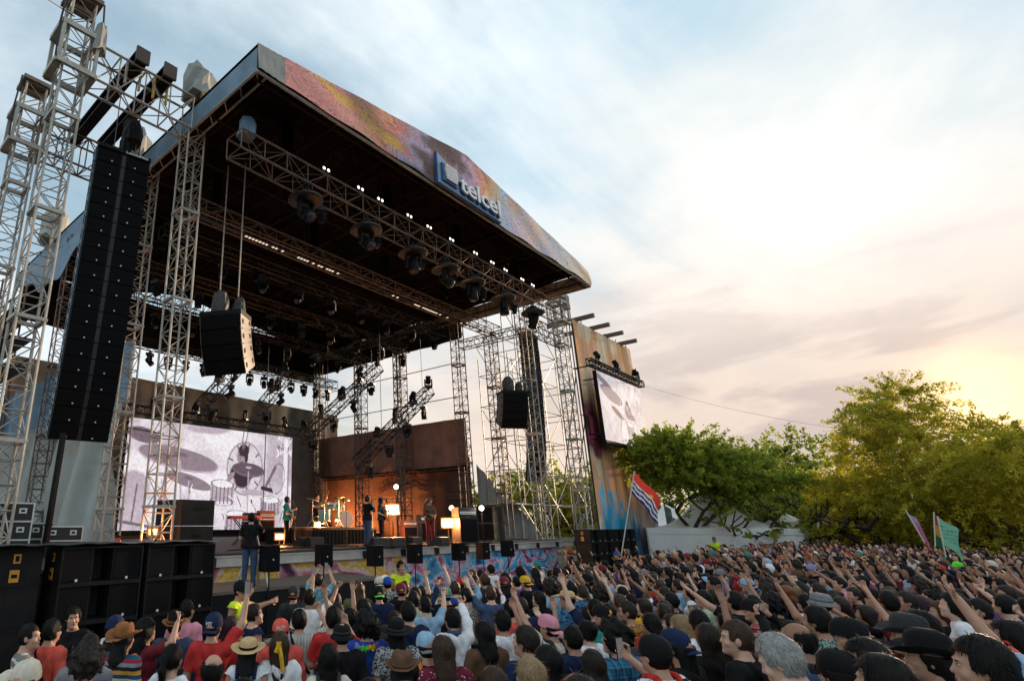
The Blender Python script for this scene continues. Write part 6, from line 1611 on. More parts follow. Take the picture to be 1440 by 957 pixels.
def person(loc, face, pose='stand', fem=False, lod=0, scale=1.0, sk=1, hair=('short', 'black'), hat=None, shirt=('tee', 'black'), trousers='denim', label='', group='festival crowd before the stage', shades=False, beard=False):
    """face: direction the body looks at, angle from +Y towards +X"""
    r = person_mesh(pose, fem, lod); key = (pose, fem, lod)
    t = thing('person', label, 'person', loc, -face, group); t.scale = (scale,) * 3
    if key not in BODYM: BODYM[key] = np_mesh('body', r['V'], r['FF'], [SKINS[1], LIPS, EYEW, EYED], r['M'])
    b = link('body', BODYM[key], t); set_mats(b, [SKINS[sk], LIPS, EYEW, EYED])
    for kind, nm_, ms in ((shirt[0], {'tee': 'shirt', 'tank': 'tank_top', 'long': 'shirt'}[shirt[0]], [cmat(shirt[1])]), ('trousers', 'trousers', [cmat(trousers), SHOE])):
        k = key + (kind,)
        if k not in CLOTHM:
            V, F, mi = cloth_of(r, kind); CLOTHM[k] = np_mesh(nm_, V, F, ms, mi)
        o = link(nm_, CLOTHM[k], t); set_mats(o, ms)
    def on_head(nm_, me, ms, rotz=0.0, parent=None, dz=0.0):
        o = link(nm_, me, t if parent is None else parent)
        if parent is None: o.matrix_local = r['head'] @ Matrix.Translation((0, 0, dz)) @ Matrix.Rotation(rotz, 4, 'Z')
        set_mats(o, ms); return o
    if hair:
        k = (hair[0], min(lod, 1), bool(hat))
        if k not in HAIRME: P, F = hair_mesh(*k); HAIRME[k] = np_mesh('hair', P, F, [HMAT_PLACE])
        ho = on_head('hair', HAIRME[k], [HAIRM[hair[1]]])
        if not hat: ho.scale = (random.uniform(0.97, 1.07), random.uniform(0.97, 1.07), random.uniform(0.97, 1.08))
    if beard:
        if 'beard' not in HAIRME:
            P, F, _ = surfnet(lambda P: np.maximum(np.maximum(ell(P, (0, 0.03, -0.06), (0.072, 0.075, 0.085)), P[:, 2] + 0.035), -(ell(P, (0, 0.10, -0.06), (0.026, 0.03, 0.014)))), (-0.1, -0.08, -0.17), (0.1, 0.13, 0.0), 0.009); HAIRME['beard'] = np_mesh('beard', P, F, [HMAT_PLACE])
        on_head('beard', HAIRME['beard'], [HAIRM['black']])
    if hat:
        kind, c1, c2 = hat; ps = hat_meshes(kind); root = None
        for nm_, me, two in ps:
            m_ = cl(c2) if two else cl(c1)
            if root is None: root = on_head({'beanie': 'beanie', 'cap': 'cap', 'cap_back': 'cap', 'snap': 'cap'}.get(kind, 'hat'), me, [m_], math.pi if kind == 'cap_back' else 0.0, None, 0.004)
            else: on_head(nm_, me, [m_], parent=root)
        hat_root = root
    else: hat_root = None
    if shades:
        if 'shades' not in HAIRME:
            m = MB()
            for s in (-1, 1): m.lathe([(0.024, 0), (0.024, 0.004)], 12, (s * 0.032, 0.098, 0.006), Matrix.Rotation(R(-90), 3, 'X')); m.tube((s * 0.056, 0.095, 0.01), (s * 0.084, -0.01, 0.01), 0.003, 4)
            m.tube((-0.012, 0.1, 0.01), (0.012, 0.1, 0.01), 0.003, 4); HAIRME['shades'] = m.mesh('sunglasses', EYED)
        on_head('sunglasses', HAIRME['shades'], [EYED])
    return t, r, hat_root


def hand_world(t, r, sgn, off):
    B, w = r['grips'][sgn]; p = w + B @ np.array(off); return (Matrix.Translation(t.location) @ Matrix.Rotation(t.rotation_euler[2], 4, 'Z') @ Matrix.Scale(t.scale[0], 4)) @ Vector(p)


PHONEB = mat('phone_back', (0.02, 0.02, 0.022), 0.25); PHONES = mat('phone_screen', (0.05, 0.05, 0.06), 0.2, emit=(0.5, 0.45, 0.45), estr=0.12)
_pm = MB(); _pm.box((0, 0, 0), (0.072, 0.009, 0.15)); PHONE_B = _pm.mesh('case', PHONEB)
_pm = MB(); _pm.box((0, -0.0055, 0), (0.066, 0.002, 0.142)); PHONE_S = _pm.mesh('display', PHONES)
_pm = MB(); _pm.box((0.02, 0.006, 0.055), (0.024, 0.004, 0.03)); PHONE_C = _pm.mesh('camera_bump', BLACK)


def phone(t, r, sgn, face, label):
    p = hand_world(t, r, sgn, (0.0, -0.035, 0.10)); o = thing('phone', label, 'phone', tuple(p), -face, 'phones held up in the crowd')
    link('case', PHONE_B, o); link('display', PHONE_S, o); link('camera_bump', PHONE_C, o)
    if random.random() < 0.4: o.rotation_euler = (0, R(90), -face)
    return o
# ================================================================ crowd
STAGE_C = (17.5, 19.0)
HERO = []


def H_(u, v, tagname, label, pose='stand', turn=0, fem=False, sc=1.0, sk=1, hair=('short', 'black'), hat=None, shirt=('tee', 'black'), trousers='denim', shades=False, beard=False, extra=None, ph=None):
    HERO.append(dict(u=u, v=v, tag=tagname, label=label, pose=pose, turn=turn, fem=fem, sc=sc, sk=sk, hair=hair, hat=hat, shirt=shirt, trousers=trousers, shades=shades, beard=beard, extra=extra, ph=ph))


BKS = ('short', 'black'); LNG = ('long', 'black'); LDB = ('long', 'dark brown')
H_(42, 876, 'the grey striped shirt', 'man with a short fade in a grey and white striped shirt, far left', 'stand_left', 55, hair=('fade', 'black'), shirt=('tee', 'grey and white striped'), sk=1)
H_(74, 869, 'the coral shirt with a black strap', 'man in a coral shirt with a black strap across his back', 'stand', 10, shirt=('long', 'coral'), extra='sling', sk=2)
H_(106, 852, 'the man holding a can', 'man facing us in a black v-neck holding a black can', 'hold_front', 172, sk=1, shirt=('tee', 'black'), extra='can')
H_(163, 862, 'the navy beanie', 'person in a navy beanie and black top with a white-strapped backpack', 'stand', 5, hat=('beanie', 'navy', 'navy'), extra='backpack_white')
H_(176, 873, 'the brown cowboy hat', 'person in a big brown cowboy hat and a multicoloured striped shirt', 'stand', 15, hair=('mid', 'black'), hat=('cowboy', 'tan leather', 'brown'), shirt=('long', 'serape striped'))
H_(205, 868, 'the dark red shirt', 'person in a dark red shirt holding a camera up', 'bent_right', 35, hair=('mid', 'black'), shirt=('tee', 'maroon'), extra='camera')
H_(247, 857, 'the flat brown hat', 'person in a flat brown hat and dark blue top near the subwoofers', 'stand', -10, hat=('fedora', 'tan leather', 'brown'), shirt=('long', 'denim'))
H_(263, 842, 'the pink t-shirt', 'man with short dark hair in a pink t-shirt', 'stand', 15, sc=1.03, hair=('fade', 'black'), shirt=('tee', 'pink'), sk=2)
H_(243, 905, 'the ponytail', 'woman with a long black ponytail and white tank top', 'stand', 20, True, 0.95, hair=('tail', 'black'), shirt=('tank', 'white'))
H_(300, 860, 'the navy cap', 'man in a backward navy cap and red t-shirt holding a phone high', 'up_right', 8, sc=1.04, hat=('cap_back', 'navy', 'navy'), shirt=('tee', 'red'), extra='ny', ph=1)
H_(300, 917, 'the balding head', 'balding man with black hair at the bottom edge', 'stand', 15, sc=1.0, hair=('fringe', 'black'), shirt=('tee', 'cream'), sk=1)
H_(325, 866, 'the dark-haired woman', 'woman with long purple-tinted hair behind the navy cap', 'stand', 5, True, 0.96, hair=('long', 'purple'), shirt=('tee', 'red'))
H_(350, 890, 'the small straw hat', 'woman in a straw hat with black band and white top', 'stand', 0, True, 0.95, hair=('mid', 'black'), hat=('straw', 'straw', 'black'), shirt=('tank', 'white'), extra='backpack_blue')
H_(395, 868, 'the red cap', 'person in a red cap and red hooded top', 'stand', -5, hat=('cap_back', 'coral', 'red'), shirt=('long', 'coral'), extra='redcap')
H_(394, 888, 'the yellow ribbon', 'woman with long brown hair tied with a yellow ribbon, white shirt', 'stand', 0, True, 0.97, hair=('long', 'brown'), shirt=('tee', 'white'), extra='ribbon')
H_(413, 822, 'the backward cap', 'man in a dark cap and grey shirt with black backpack, phone raised', 'up_right', 8, hat=('cap_back', 'charcoal', 'maroon'), shirt=('tee', 'charcoal'), extra='backpack_black', ph=1)
H_(448, 810, 'the turquoise print shirt', 'person in a turquoise print shirt filming with both hands up', 'phone_high', 20, hair=('short', 'dark brown'), shirt=('tee', 'turquoise print'), ph=1)
H_(421, 856, 'the pale striped shirt', 'man in a pale striped shirt with right arm bent up', 'bent_right', 5, hair=('side', 'black'), shirt=('tee', 'pale striped'), extra='sling')
H_(357, 848, 'the upturned face', 'person looking up in profile, dark hair and navy top', 'stand_left', 55, hair=('short', 'dark brown'), shirt=('tank', 'navy'), sk=0)
H_(462, 905, 'the long black hair', 'woman with long black hair and beige top with black straps', 'stand', 0, True, 0.97, hair=LNG, shirt=('tank', 'cream'), extra='backpack_black')
H_(515, 862, 'the flower garland', 'man with big curly black hair, blue t-shirt and rainbow garland', 'stand', 10, sc=1.02, hair=('curly', 'black'), shirt=('tee', 'royal blue'), extra='lei')
H_(481, 872, 'the black bucket hat', 'person in a black bucket hat and dark top', 'stand', 0, hat=('bucket', 'black', 'charcoal'), shirt=('tee', 'black'))
H_(533, 822, 'the green-edged black cap', 'person in a black cap edged neon green and navy tee', 'stand', 0, hat=('cap_back', 'black', 'neon green'), shirt=('tee', 'navy'))
H_(545, 809, 'the blue cap', 'person in a bright blue cap near the stage', 'stand', 5, hat=('cap', 'royal blue', 'royal blue'), shirt=('tee', 'black and white print'))
H_(564, 818, 'the maroon cap', 'person in a maroon cap and black top', 'stand', 5, hat=('cap_back', 'maroon', 'maroon'))
H_(541, 795, 'the white cap', 'person in a white cap close to the barrier', 'stand_left', 10, hat=('cap', 'white', 'white'), shirt=('tee', 'charcoal'))
H_(533, 797, 'the beige cap', 'person in a beige cap beside the white cap near the barrier', 'stand', 0, hat=('cap_back', 'cream', 'cream'))
H_(557, 866, 'the wide black hat', 'person in a wide-brimmed black hat and black and white print', 'stand', 0, hair=LNG, hat=('wide', 'black', 'charcoal'), shirt=('tee', 'black and white print'))
H_(600, 886, 'the pale grey cap', 'man in a backward pale grey cap, black tee and orange straps', 'stand', -5, hat=('cap_back', 'light blue', 'grey'), shirt=('tee', 'black'), extra='straps_orange')
H_(622, 892, 'the dotted maroon shirt', 'person in a maroon dotted shirt behind the pale grey cap', 'stand', 0, hair=('mid', 'brown'), shirt=('tee', 'maroon dotted'))
H_(636, 854, 'the white shirt', 'man in a white shirt with denim collar pointing ahead', 'point_right', -8, sc=1.02, hair=('side', 'black'), shirt=('long', 'white'), extra='collar')
H_(680, 872, 'the dark brown shirt', 'person with shoulder-length black hair, dark brown shirt and camera strap', 'stand', -10, hair=('mid', 'black'), shirt=('tee', 'brown'), extra='sling')
H_(706, 858, 'the plain white tee', 'man with short black hair in a plain white t-shirt', 'stand', -12, shirt=('tee', 'white'), sk=2)
H_(655, 826, 'the leopard shirt', 'person with black hair in a leopard print shirt', 'stand', -10, shirt=('tee', 'leopard print'), hair=('side', 'black'))
H_(598, 838, 'the light blue tee', 'man with dark hair in a light blue t-shirt', 'point_right', 10, shirt=('tee', 'light blue'), hair=('fade', 'black'), sk=0)
H_(773, 862, 'the pink cap', 'person in a pink cap and cream top with left arm raised', 'up_left', -25, hat=('cap_back', 'pink', 'pink'), shirt=('tee', 'cream'), extra='backpack_black')
H_(745, 922, 'the wavy blond hair', 'person with long wavy blond hair at the bottom edge', 'stand', -15, True, 0.97, hair=('wavy', 'blond'), shirt=('tee', 'black'))
H_(769, 906, 'the long dark hair', 'woman with long dark hair below the pink cap', 'stand', -15, True, 0.97, hair=LNG, shirt=('tee', 'black'))
H_(797, 826, 'the big straw hat', 'person in a big tilted straw hat and blue floral shirt', 'stand_turn', -20, hat=('straw', 'straw', 'brown'), shirt=('tee', 'blue floral'), sc=1.02)
H_(848, 848, 'the black cap with yellow badge', 'man in a backward black cap with yellow badge and teal tee', 'stand', -25, hat=('cap_back', 'black', 'black'), shirt=('tee', 'teal'), extra='badge')
H_(881, 845, 'the orange plaid shirt', 'man with a dark fade in an orange plaid shirt', 'stand_turn', -25, hair=('fade', 'dark brown'), shirt=('tee', 'orange plaid'), sk=2)
H_(864, 876, 'the blue plaid shirt', 'person with curly dark hair in a blue plaid shirt', 'stand_turn', -20, hair=('curly', 'black'), shirt=('long', 'blue plaid'))
H_(919, 889, 'the flat black cap', 'man in a flat black cap and striped shirt holding a phone', 'phone_front', -15, hat=('cap', 'black', 'charcoal'), shirt=('tee', 'black and white striped'), extra='straps_red', ph=1)
H_(953, 882, 'the navy cap with long hair', 'woman with long black hair under a navy cap', 'stand', -25, True, 0.98, hair=LNG, hat=('cap_back', 'navy', 'navy'))
H_(956, 863, 'the blond head', 'person with shoulder-length blond hair among dark heads', 'stand', -25, True, 0.96, hair=('mid', 'blond'))
H_(988, 829, 'the pale green shirt', 'man with black hair in a pale green shirt', 'stand_turn', -25, hair=('side', 'black'), shirt=('tee', 'pale green'))
H_(968, 822, 'the white tank top', 'woman with long black hair in a white top', 'stand', -25, True, 0.95, hair=LNG, shirt=('tank', 'white'))
H_(1034, 873, 'the brown-haired man', 'man with a brown fade and black t-shirt', 'stand_turn', -25, hair=('fade', 'brown'), sk=0)
H_(1059, 840, 'the red plaid shirt', 'man in a backward black cap and red plaid shirt', 'stand_turn', -25, hat=('cap_back', 'black', 'black'), shirt=('long', 'red plaid'))
H_(1094, 893, 'the grey-haired man', 'grey-haired man looking down in a black t-shirt', 'look_down', 5, sc=1.03, hair=('short', 'grey'), sk=4)
H_(1119, 873, 'the bald man', 'bald man in glasses and a blue shirt', 'stand_turn', -20, hair=('fringe', 'black'), shirt=('tee', 'denim'), sk=3, shades=True)
H_(1146, 853, 'the teal leaf shirt', 'man with black hair in a teal leaf print shirt', 'stand', -25, shirt=('tee', 'teal leaf print'), sk=2)
H_(1197, 866, 'the black cap and white tee', 'man in a backward black cap and white t-shirt', 'stand_turn', -15, hat=('cap_back', 'black', 'black'), shirt=('tee', 'white'))
H_(1172, 908, 'the woman in sunglasses', 'woman in a black cap and sunglasses turned to the left', 'stand_turn', 25, True, 0.97, hair=LNG, hat=('cap', 'black', 'black'), shades=True, sk=4)
H_(1228, 826, 'the yellow and blue jersey', 'man in a black cap and yellow and blue football jersey', 'stand', -30, sc=1.02, hat=('cap_back', 'black', 'black'), shirt=('long', 'yellow and blue football'))
H_(1216, 898, 'the short-haired man at the bottom', 'man with thick black hair above the bottom edge', 'stand_turn', -25, shirt=('tee', 'turquoise print'))
H_(1238, 920, 'the round black hair', 'person with round black hair cut by the bottom edge', 'stand', -25, hair=('mid', 'black'))
H_(1275, 861, 'the grey-black cowboy hat', 'person in a charcoal cowboy hat with wide brim', 'stand_turn', -20, hair=('mid', 'black'), hat=('cowboy', 'charcoal', 'black'))
H_(1300, 882, 'the black cowboy hat', 'person in a black cowboy hat and navy and white floral shirt', 'stand_turn', -15, hair=('mid', 'black'), hat=('cowboy', 'black', 'charcoal'), shirt=('tee', 'navy and white floral'))
H_(1322, 845, 'the red-brown hair', 'woman with long reddish brown hair', 'stand', -25, True, 0.98, hair=('long', 'reddish brown'))
H_(1375, 843, 'the bearded man', 'bearded man with a short fade in black', 'stand_turn', -10, hair=('fade', 'black'), sk=2, beard=True)
H_(1377, 896, 'the tall dark-haired man', 'large man with swept black hair and pale shirt at lower right', 'stand_turn', -15, sc=1.04, hair=('side', 'black'), shirt=('tee', 'cream'))
H_(1345, 788, 'the neon green cap', 'person in a neon green cap and navy shirt, hand raised', 'bent_right', -15, hat=('cap', 'neon green', 'neon green'), shirt=('tee', 'navy'), sk=0)
H_(1299, 800, 'the woman pointing', 'woman with long black hair and black tank top pointing ahead', 'point_left', -25, True, 0.98, hair=LNG, shirt=('tank', 'black'), sk=0)
H_(1416, 870, 'the coral tee', 'person in a coral t-shirt with black hair and arm raised', 'up_left', -25, hair=('long', 'black'), shirt=('tee', 'coral'))
H_(1433, 914, 'the blue cap at the right edge', 'person in a bright blue cap cut by the right edge', 'stand', -25, hat=('cap_back', 'light blue', 'light blue'), shirt=('tee', 'white'))
H_(1108, 789, 'the lavender tee', 'man in a lavender t-shirt with arm raised high', 'up_left', -25, shirt=('tee', 'lavender'))
H_(1052, 811, 'the light blue cap', 'person in a backward light blue cap', 'stand', -25, hat=('cap_back', 'light blue', 'light blue'), shirt=('tee', 'grey'))
H_(1012, 798, 'the grey cap', 'person in a grey cap and lilac top', 'stand_turn', -25, hat=('cap', 'grey', 'charcoal'), shirt=('tee', 'lavender'))
H_(1142, 792, 'the lavender cap', 'person in a lavender cap and dark top', 'stand', -25, hat=('cap_back', 'lavender', 'lavender'))
H_(1177, 788, 'the dark brown hat', 'person in a dark brown wide hat', 'stand_turn', -25, hat=('fedora', 'brown', 'black'), shirt=('tee', 'purple'))
H_(690, 793, 'the round dark hair', 'man with round dark hair and white tee near the barrier', 'stand', -8, shirt=('tee', 'white'))
H_(627, 823, 'the teal cap', 'person in a teal cap among dark heads', 'stand', 0, hat=('cap_back', 'teal', 'teal'))
H_(660, 811, 'the grey-white cap', 'person in a grey-white cap pointing at the stage', 'point_right', -10, hat=('cap_back', 'grey', 'grey'), shirt=('tee', 'light blue'))
H_(800, 773, 'the curly red hair', 'person with curly auburn hair near the front', 'stand', -20, hair=('curly', 'auburn'))
H_(757, 788, 'the turquoise cap', 'person in a turquoise cap near the barrier', 'stand', -20, hat=('cap_back', 'teal', 'light blue'), shirt=('tee', 'white'))
H_(740, 808, 'the yellow cap', 'person in a yellow cap below raised arms', 'stand', -20, hat=('cap_back', 'yellow', 'yellow'))
H_(995, 785, 'the far maroon cap', 'person in a maroon cap in the middle distance', 'stand', -25, hat=('cap_back', 'maroon', 'maroon'))
H_(867, 775, 'the blue beanie', 'person in a dark blue beanie near the flag pole', 'stand_turn', -20, hat=('beanie', 'royal blue', 'royal blue'))
H_(1105, 822, 'the curly brown hair', 'woman with long curly brown hair', 'stand', -25, True, 0.97, hair=('wavy', 'auburn'))
H_(1085, 836, 'the curly black hair', 'person with curly black hair and dark top', 'stand', -25, hair=('curly', 'black'))
H_(1180, 838, 'the swept dark hair', 'woman with swept dark brown hair and coral top', 'stand_turn', -25, True, 0.97, hair=('mid', 'dark brown'), shirt=('tee', 'coral'))
H_(1260, 800, 'the dark red top', 'woman with dark hair and dark red top', 'stand_turn', -20, True, 0.97, hair=('long', 'dark brown'), shirt=('tee', 'maroon'))
H_(1395, 795, 'the arm raised by the neon cap', 'person with raised arm beside the neon green cap', 'point_left', -20, hair=('mid', 'dark brown'), shirt=('tee', 'black'))

placed = []        # (x, y, u, v, head half width px, range)


def face_to(x, y, turn=0): return math.atan2(STAGE_C[0] - x, STAGE_C[1] - y) + R(turn)


def rot_about(t, p): return Matrix.Translation(t.location) @ Matrix.Rotation(t.rotation_euler[2], 4, 'Z') @ Vector(p)


def backpack(t, label, c1, c2, sc):
    o = thing('backpack', label, 'backpack', tuple(t.location), t.rotation_euler[2], 'backpacks in the crowd'); o.scale = t.scale
    m = MB(); P = []
    for z, w, d in ((0.98, 0.12, 0.07), (1.00, 0.15, 0.10), (1.15, 0.155, 0.12), (1.30, 0.14, 0.10), (1.37, 0.10, 0.06)):
        for i in range(12):
            a = 2 * math.pi * i / 12; P.append((w * math.copysign(abs(math.cos(a)) ** 0.6, math.cos(a)), -0.20 + d * math.copysign(abs(math.sin(a)) ** 0.6, math.sin(a)), z))
    m.add(P, [(j * 12 + i, j * 12 + (i + 1) % 12, (j + 1) * 12 + (i + 1) % 12, (j + 1) * 12 + i) for j in range(4) for i in range(12)] + [tuple(range(11, -1, -1)), tuple(48 + i for i in range(12))]); m.build('bag', cl(c1), o, smooth=True, world=False)
    m = MB(); m.box((0, -0.325, 1.08), (0.2, 0.02, 0.14)); m.build('pocket', cl(c2), o, world=False)
    for s in (-1, 1):
        m = MB(); pts = [(s * 0.09, -0.12, 1.36), (s * 0.10, -0.06, 1.475), (s * 0.10, 0.03, 1.475), (s * 0.11, 0.115, 1.36), (s * 0.12, 0.12, 1.15), (s * 0.13, -0.08, 1.05)]
        for a, b in zip(pts[:-1], pts[1:]): m.tube(a, b, 0.022, 6)
        m.build('strap', cl(c2), o, smooth=True, world=False)


def sling(t, label, colour):
    o = thing('shoulder_strap', label, 'strap', tuple(t.location), t.rotation_euler[2], 'straps worn in the crowd'); o.scale = t.scale
    m = MB(); pts = [(-0.10, -0.03, 1.475), (-0.07, -0.115, 1.40), (0.02, -0.135, 1.25), (0.12, -0.12, 1.08), (0.17, -0.02, 0.98), (0.12, 0.12, 1.08), (0.0, 0.135, 1.25), (-0.08, 0.09, 1.42), (-0.10, -0.03, 1.475)]
    for a, b in zip(pts[:-1], pts[1:]): m.tube(a, b, 0.018, 6)
    m.build('strap', cl(colour), o, world=False)


def extras(h, t, r, hr, face):
    e = h['extra']; sc = h['sc']
    if not e: return
    if e == 'sling': sling(t, 'black strap across the back of ' + h['tag'], 'black')
    elif e == 'backpack_white': backpack(t, 'black backpack with white straps worn by the navy beanie', 'black', 'white', sc)
    elif e == 'backpack_blue': backpack(t, 'small blue backpack worn under the small straw hat', 'royal blue', 'navy', sc)
    elif e == 'backpack_black': backpack(t, 'black backpack worn by ' + h['tag'], 'black', 'charcoal', sc)
    elif e in ('straps_orange', 'straps_red'): backpack(t, 'black backpack with %s straps worn by %s' % (e[7:], h['tag']), 'black', e[7:], sc)
    elif e == 'can':
        p = hand_world(t, r, 1, (0.0, -0.045, 0.07)); o = thing('drink_can', 'tall black drink can held by the man facing us', 'can', tuple(p), t.rotation_euler[2])
        m = MB(); m.lathe([(0.030, -0.09), (0.035, -0.08), (0.035, 0.09), (0.030, 0.10)], 14); m.build('can', BLACK, o, True, False); m = MB(); m.lathe([(0.0355, 0.085), (0.031, 0.105), (0.028, 0.103)], 14); m.build('rim', CHROME, o, True, False)
        me = text_mesh('ATE', 0.055, 0.001); me.transform(Matrix.Rotation(R(-90), 4, 'Z')); me.transform(Matrix.Rotation(R(90), 4, 'X')); me.transform(Matrix.Rotation(R(180), 4, 'Z')); me.transform(Matrix.Translation((0.015, 0.037, 0.07))); me.materials.append(WHITEP); link('lettering', me, o)
    elif e == 'camera':
        p = hand_world(t, r, 1, (-0.03, -0.05, 0.08)); o = thing('photo_camera', 'black camera held up by the dark red shirt', 'camera', tuple(p), t.rotation_euler[2]); m = MB(); m.box((0, 0, 0), (0.14, 0.06, 0.09)); m.box((0, 0, 0.055), (0.06, 0.05, 0.03)); m.build('body', BLACK, o, world=False); m = MB(); m.lathe([(0.035, 0), (0.04, 0.09)], 12, (0, 0.03, 0), Matrix.Rotation(R(-90), 3, 'X')); m.build('lens', BLACK, o, world=False)
    elif e in ('ny', 'redcap') and hr is not None:
        me = text_mesh('NY' if e == 'ny' else 'AUT', 0.052, 0.002, 0.002); xs = [v.co.x for v in me.vertices]; me.transform(Matrix.Translation((-(max(xs) + min(xs)) / 2, -0.02, 0))); me.transform(Matrix.Rotation(R(90), 4, 'X')); me.transform(Matrix.Rotation(R(180), 4, 'Z')); me.transform(Matrix.Rotation(R(-14), 4, 'X')); me.transform(Matrix.Translation((0, 0.108, 0.075))); me.materials.append(WHITEP); link('cap_logo', me, hr)
    elif e == 'badge' and hr is not None:
        m = MB(); m.lathe([(0.024, 0), (0.022, 0.006), (0.012, 0.008)], 14, (0, 0.104, 0.07), Matrix.Rotation(R(-72), 3, 'X')); m.build('cap_badge', cl('yellow'), hr, world=False)
    elif e == 'ribbon':
        m = MB(); M = r['head']
        for a, b in (((0, -0.135, 0.06), (0.03, -0.165, -0.06)), ((0.03, -0.165, -0.06), (0.05, -0.175, -0.20)), ((0, -0.135, 0.06), (-0.03, -0.16, -0.02))): m.tube(M @ Vector(a), M @ Vector(b), 0.022, 4)
        m.lathe([(0.03, -0.02), (0.03, 0.02)], 8, M @ Vector((0, -0.13, 0.06))); m.build('hair_ribbon', cl('yellow'), t, world=False)
    elif e == 'lei':
        o = thing('flower_garland', 'rainbow flower garland round the neck of the curly-haired man', 'garland', tuple(t.location), t.rotation_euler[2]); cs = [cl(x) for x in ('light blue', 'neon green', 'yellow', 'orange', 'red', 'pink')]; rr = random.Random(2)
        for q in range(30):
            a = 2 * math.pi * q / 30; c = Vector((0.13 * math.cos(a), -0.01 + 0.13 * math.sin(a), 1.455 - 0.05 * max(0, math.sin(a)) - 0.03 * max(0, -math.sin(a)))); m = MB()
            for w in range(5): m.box(c + Vector((rr.uniform(-.02, .02), rr.uniform(-.02, .02), rr.uniform(-.02, .02))), (0.032, 0.032, 0.008), (rr.uniform(0, 3), rr.uniform(0, 3), rr.uniform(0, 3)))
            m.build('flower', cs[(q // 3) % 6], o, world=False)
    elif e == 'collar':
        m = MB(); m.lathe([(0.085, 1.43), (0.088, 1.47), (0.072, 1.50), (0.068, 1.47)], 16, (0, -0.015, 0)); m.build('collar', cl('denim'), t, smooth=True, world=False)


def do_person(h, lod=None):
    top = 1.725 * h['sc'] + (0.03 if h['hat'] else 0.015)
    if h['hat'] and h['hat'][0] in ('cowboy', 'wide', 'straw', 'fedora'): top += 0.02
    if 'xy' in h: x, y = h['xy']
    else:
        g_ = -0.2
        for _ in range(12): p = at(h['u'], h['v'], z=top + g_); g_ = 0.5 * g_ + 0.5 * float(gz(p.x, p.y))
        x, y = p.x, p.y
    rng = math.hypot(x, y); face = face_to(x, y, h['turn'])
    lod = (0 if rng < 9.5 else 1) if lod is None else lod
    g_ = float(gz(x, y)); t, r, hr = person((x, y, g_), face, h['pose'], h['fem'], lod, h['sc'], h['sk'], h['hair'], h['hat'], h['shirt'], h['trousers'], h['label'], shades=h['shades'], beard=h['beard'])
    u, v = proj((x, y, g_ + 1.60 * h['sc'])); placed.append((x, y, u, v, 0.14 * 800 / rng * 1.15, rng))
    h['uv'] = (u, v); h['rng'] = rng
    if h['extra']: extras(h, t, r, hr, face)
    if h['ph']: phone(t, r, h['ph'], face, ' '.join(('phone held by ' + h['tag']).split()[:16]))
    return t


for h in HERO: do_person(h)

# ---------------------------------------------------------------- the rest of the crowd
rc = random.Random(11)
cand = []
sp = 0.54
for i in range(int(84 / sp)):
    for j in range(int(27 / sp)):
        x = -3.5 + (i + 0.5 * (j % 2)) * sp + rc.uniform(-0.24, 0.24); y = -15 + j * sp + rc.uniform(-0.24, 0.24)
        rng = math.hypot(x, y)
        if rng < 3.4 or y > 6.6 + 1.5 * float(sstep(4, 9, x)): continue
        if (x * math.sin(_Y) + y * math.cos(_Y)) < 1.0: continue
        if x > 62: continue
        u, v = proj((x, y, 1.6 + float(gz(x, y))))
        if not (-70 < u < 1520) or v > 1030: continue
        if u < 330 and rng < 5.2 and rc.random() < 0.6: continue
        cand.append((rng, x, y, u, v))
cand.sort()
shirts_pool = ['black'] * 20 + ['charcoal'] * 7 + ['navy'] * 8 + ['white'] * 13 + ['grey'] * 6 + ['maroon'] * 3 + ['light blue', 'cream', 'pink', 'red', 'coral', 'pale green', 'white', 'lavender', 'yellow', 'red', 'coral', 'pink', 'teal', 'royal blue', 'light blue', 'lavender', 'olive', 'brown', 'cream', 'denim', 'denim', 'purple', 'blue floral', 'red plaid', 'black and white print', 'leopard print', 'pale striped', 'maroon dotted', 'turquoise print', 'navy and white floral']
LAND = [('the green flag', 1325, 775), ('the pink flag', 1290, 770), ('the red, white and blue flag', 880, 785), ('the white tent', 1020, 770), ('the slim tree trunk', 985, 770), ('the right tower', 765, 780)]


def rand_attr(fem):
    if fem: hair = (rc.choice(['long', 'long', 'long', 'mid', 'wavy', 'tail', 'bun']), rc.choices(['black', 'dark brown', 'brown', 'reddish brown', 'blond', 'purple'], [44, 28, 14, 6, 4, 4])[0])
    else: hair = (rc.choice(['short', 'short', 'side', 'fade', 'mid', 'curly', 'short']), rc.choices(['black', 'dark brown', 'brown'], [64, 28, 8])[0])
    hat = None
    if rc.random() < 0.13: hat = (rc.choice(['cap_back', 'cap', 'cap_back', 'beanie', 'fedora', 'bucket']), *[rc.choice(['black', 'navy', 'charcoal', 'grey', 'maroon', 'cream', 'red', 'brown', 'light blue'])] * 2)
    pose = rc.choices(['stand', 'stand_turn', 'stand_left', 'point_left', 'point_right', 'up_left', 'up_right', 'phone_high', 'bent_right', 'clap', 'both_up', 'phone_front'], [34, 16, 12, 8, 4, 7, 3, 4, 3, 3, 1.5, 3])[0]
    return hair, hat, pose


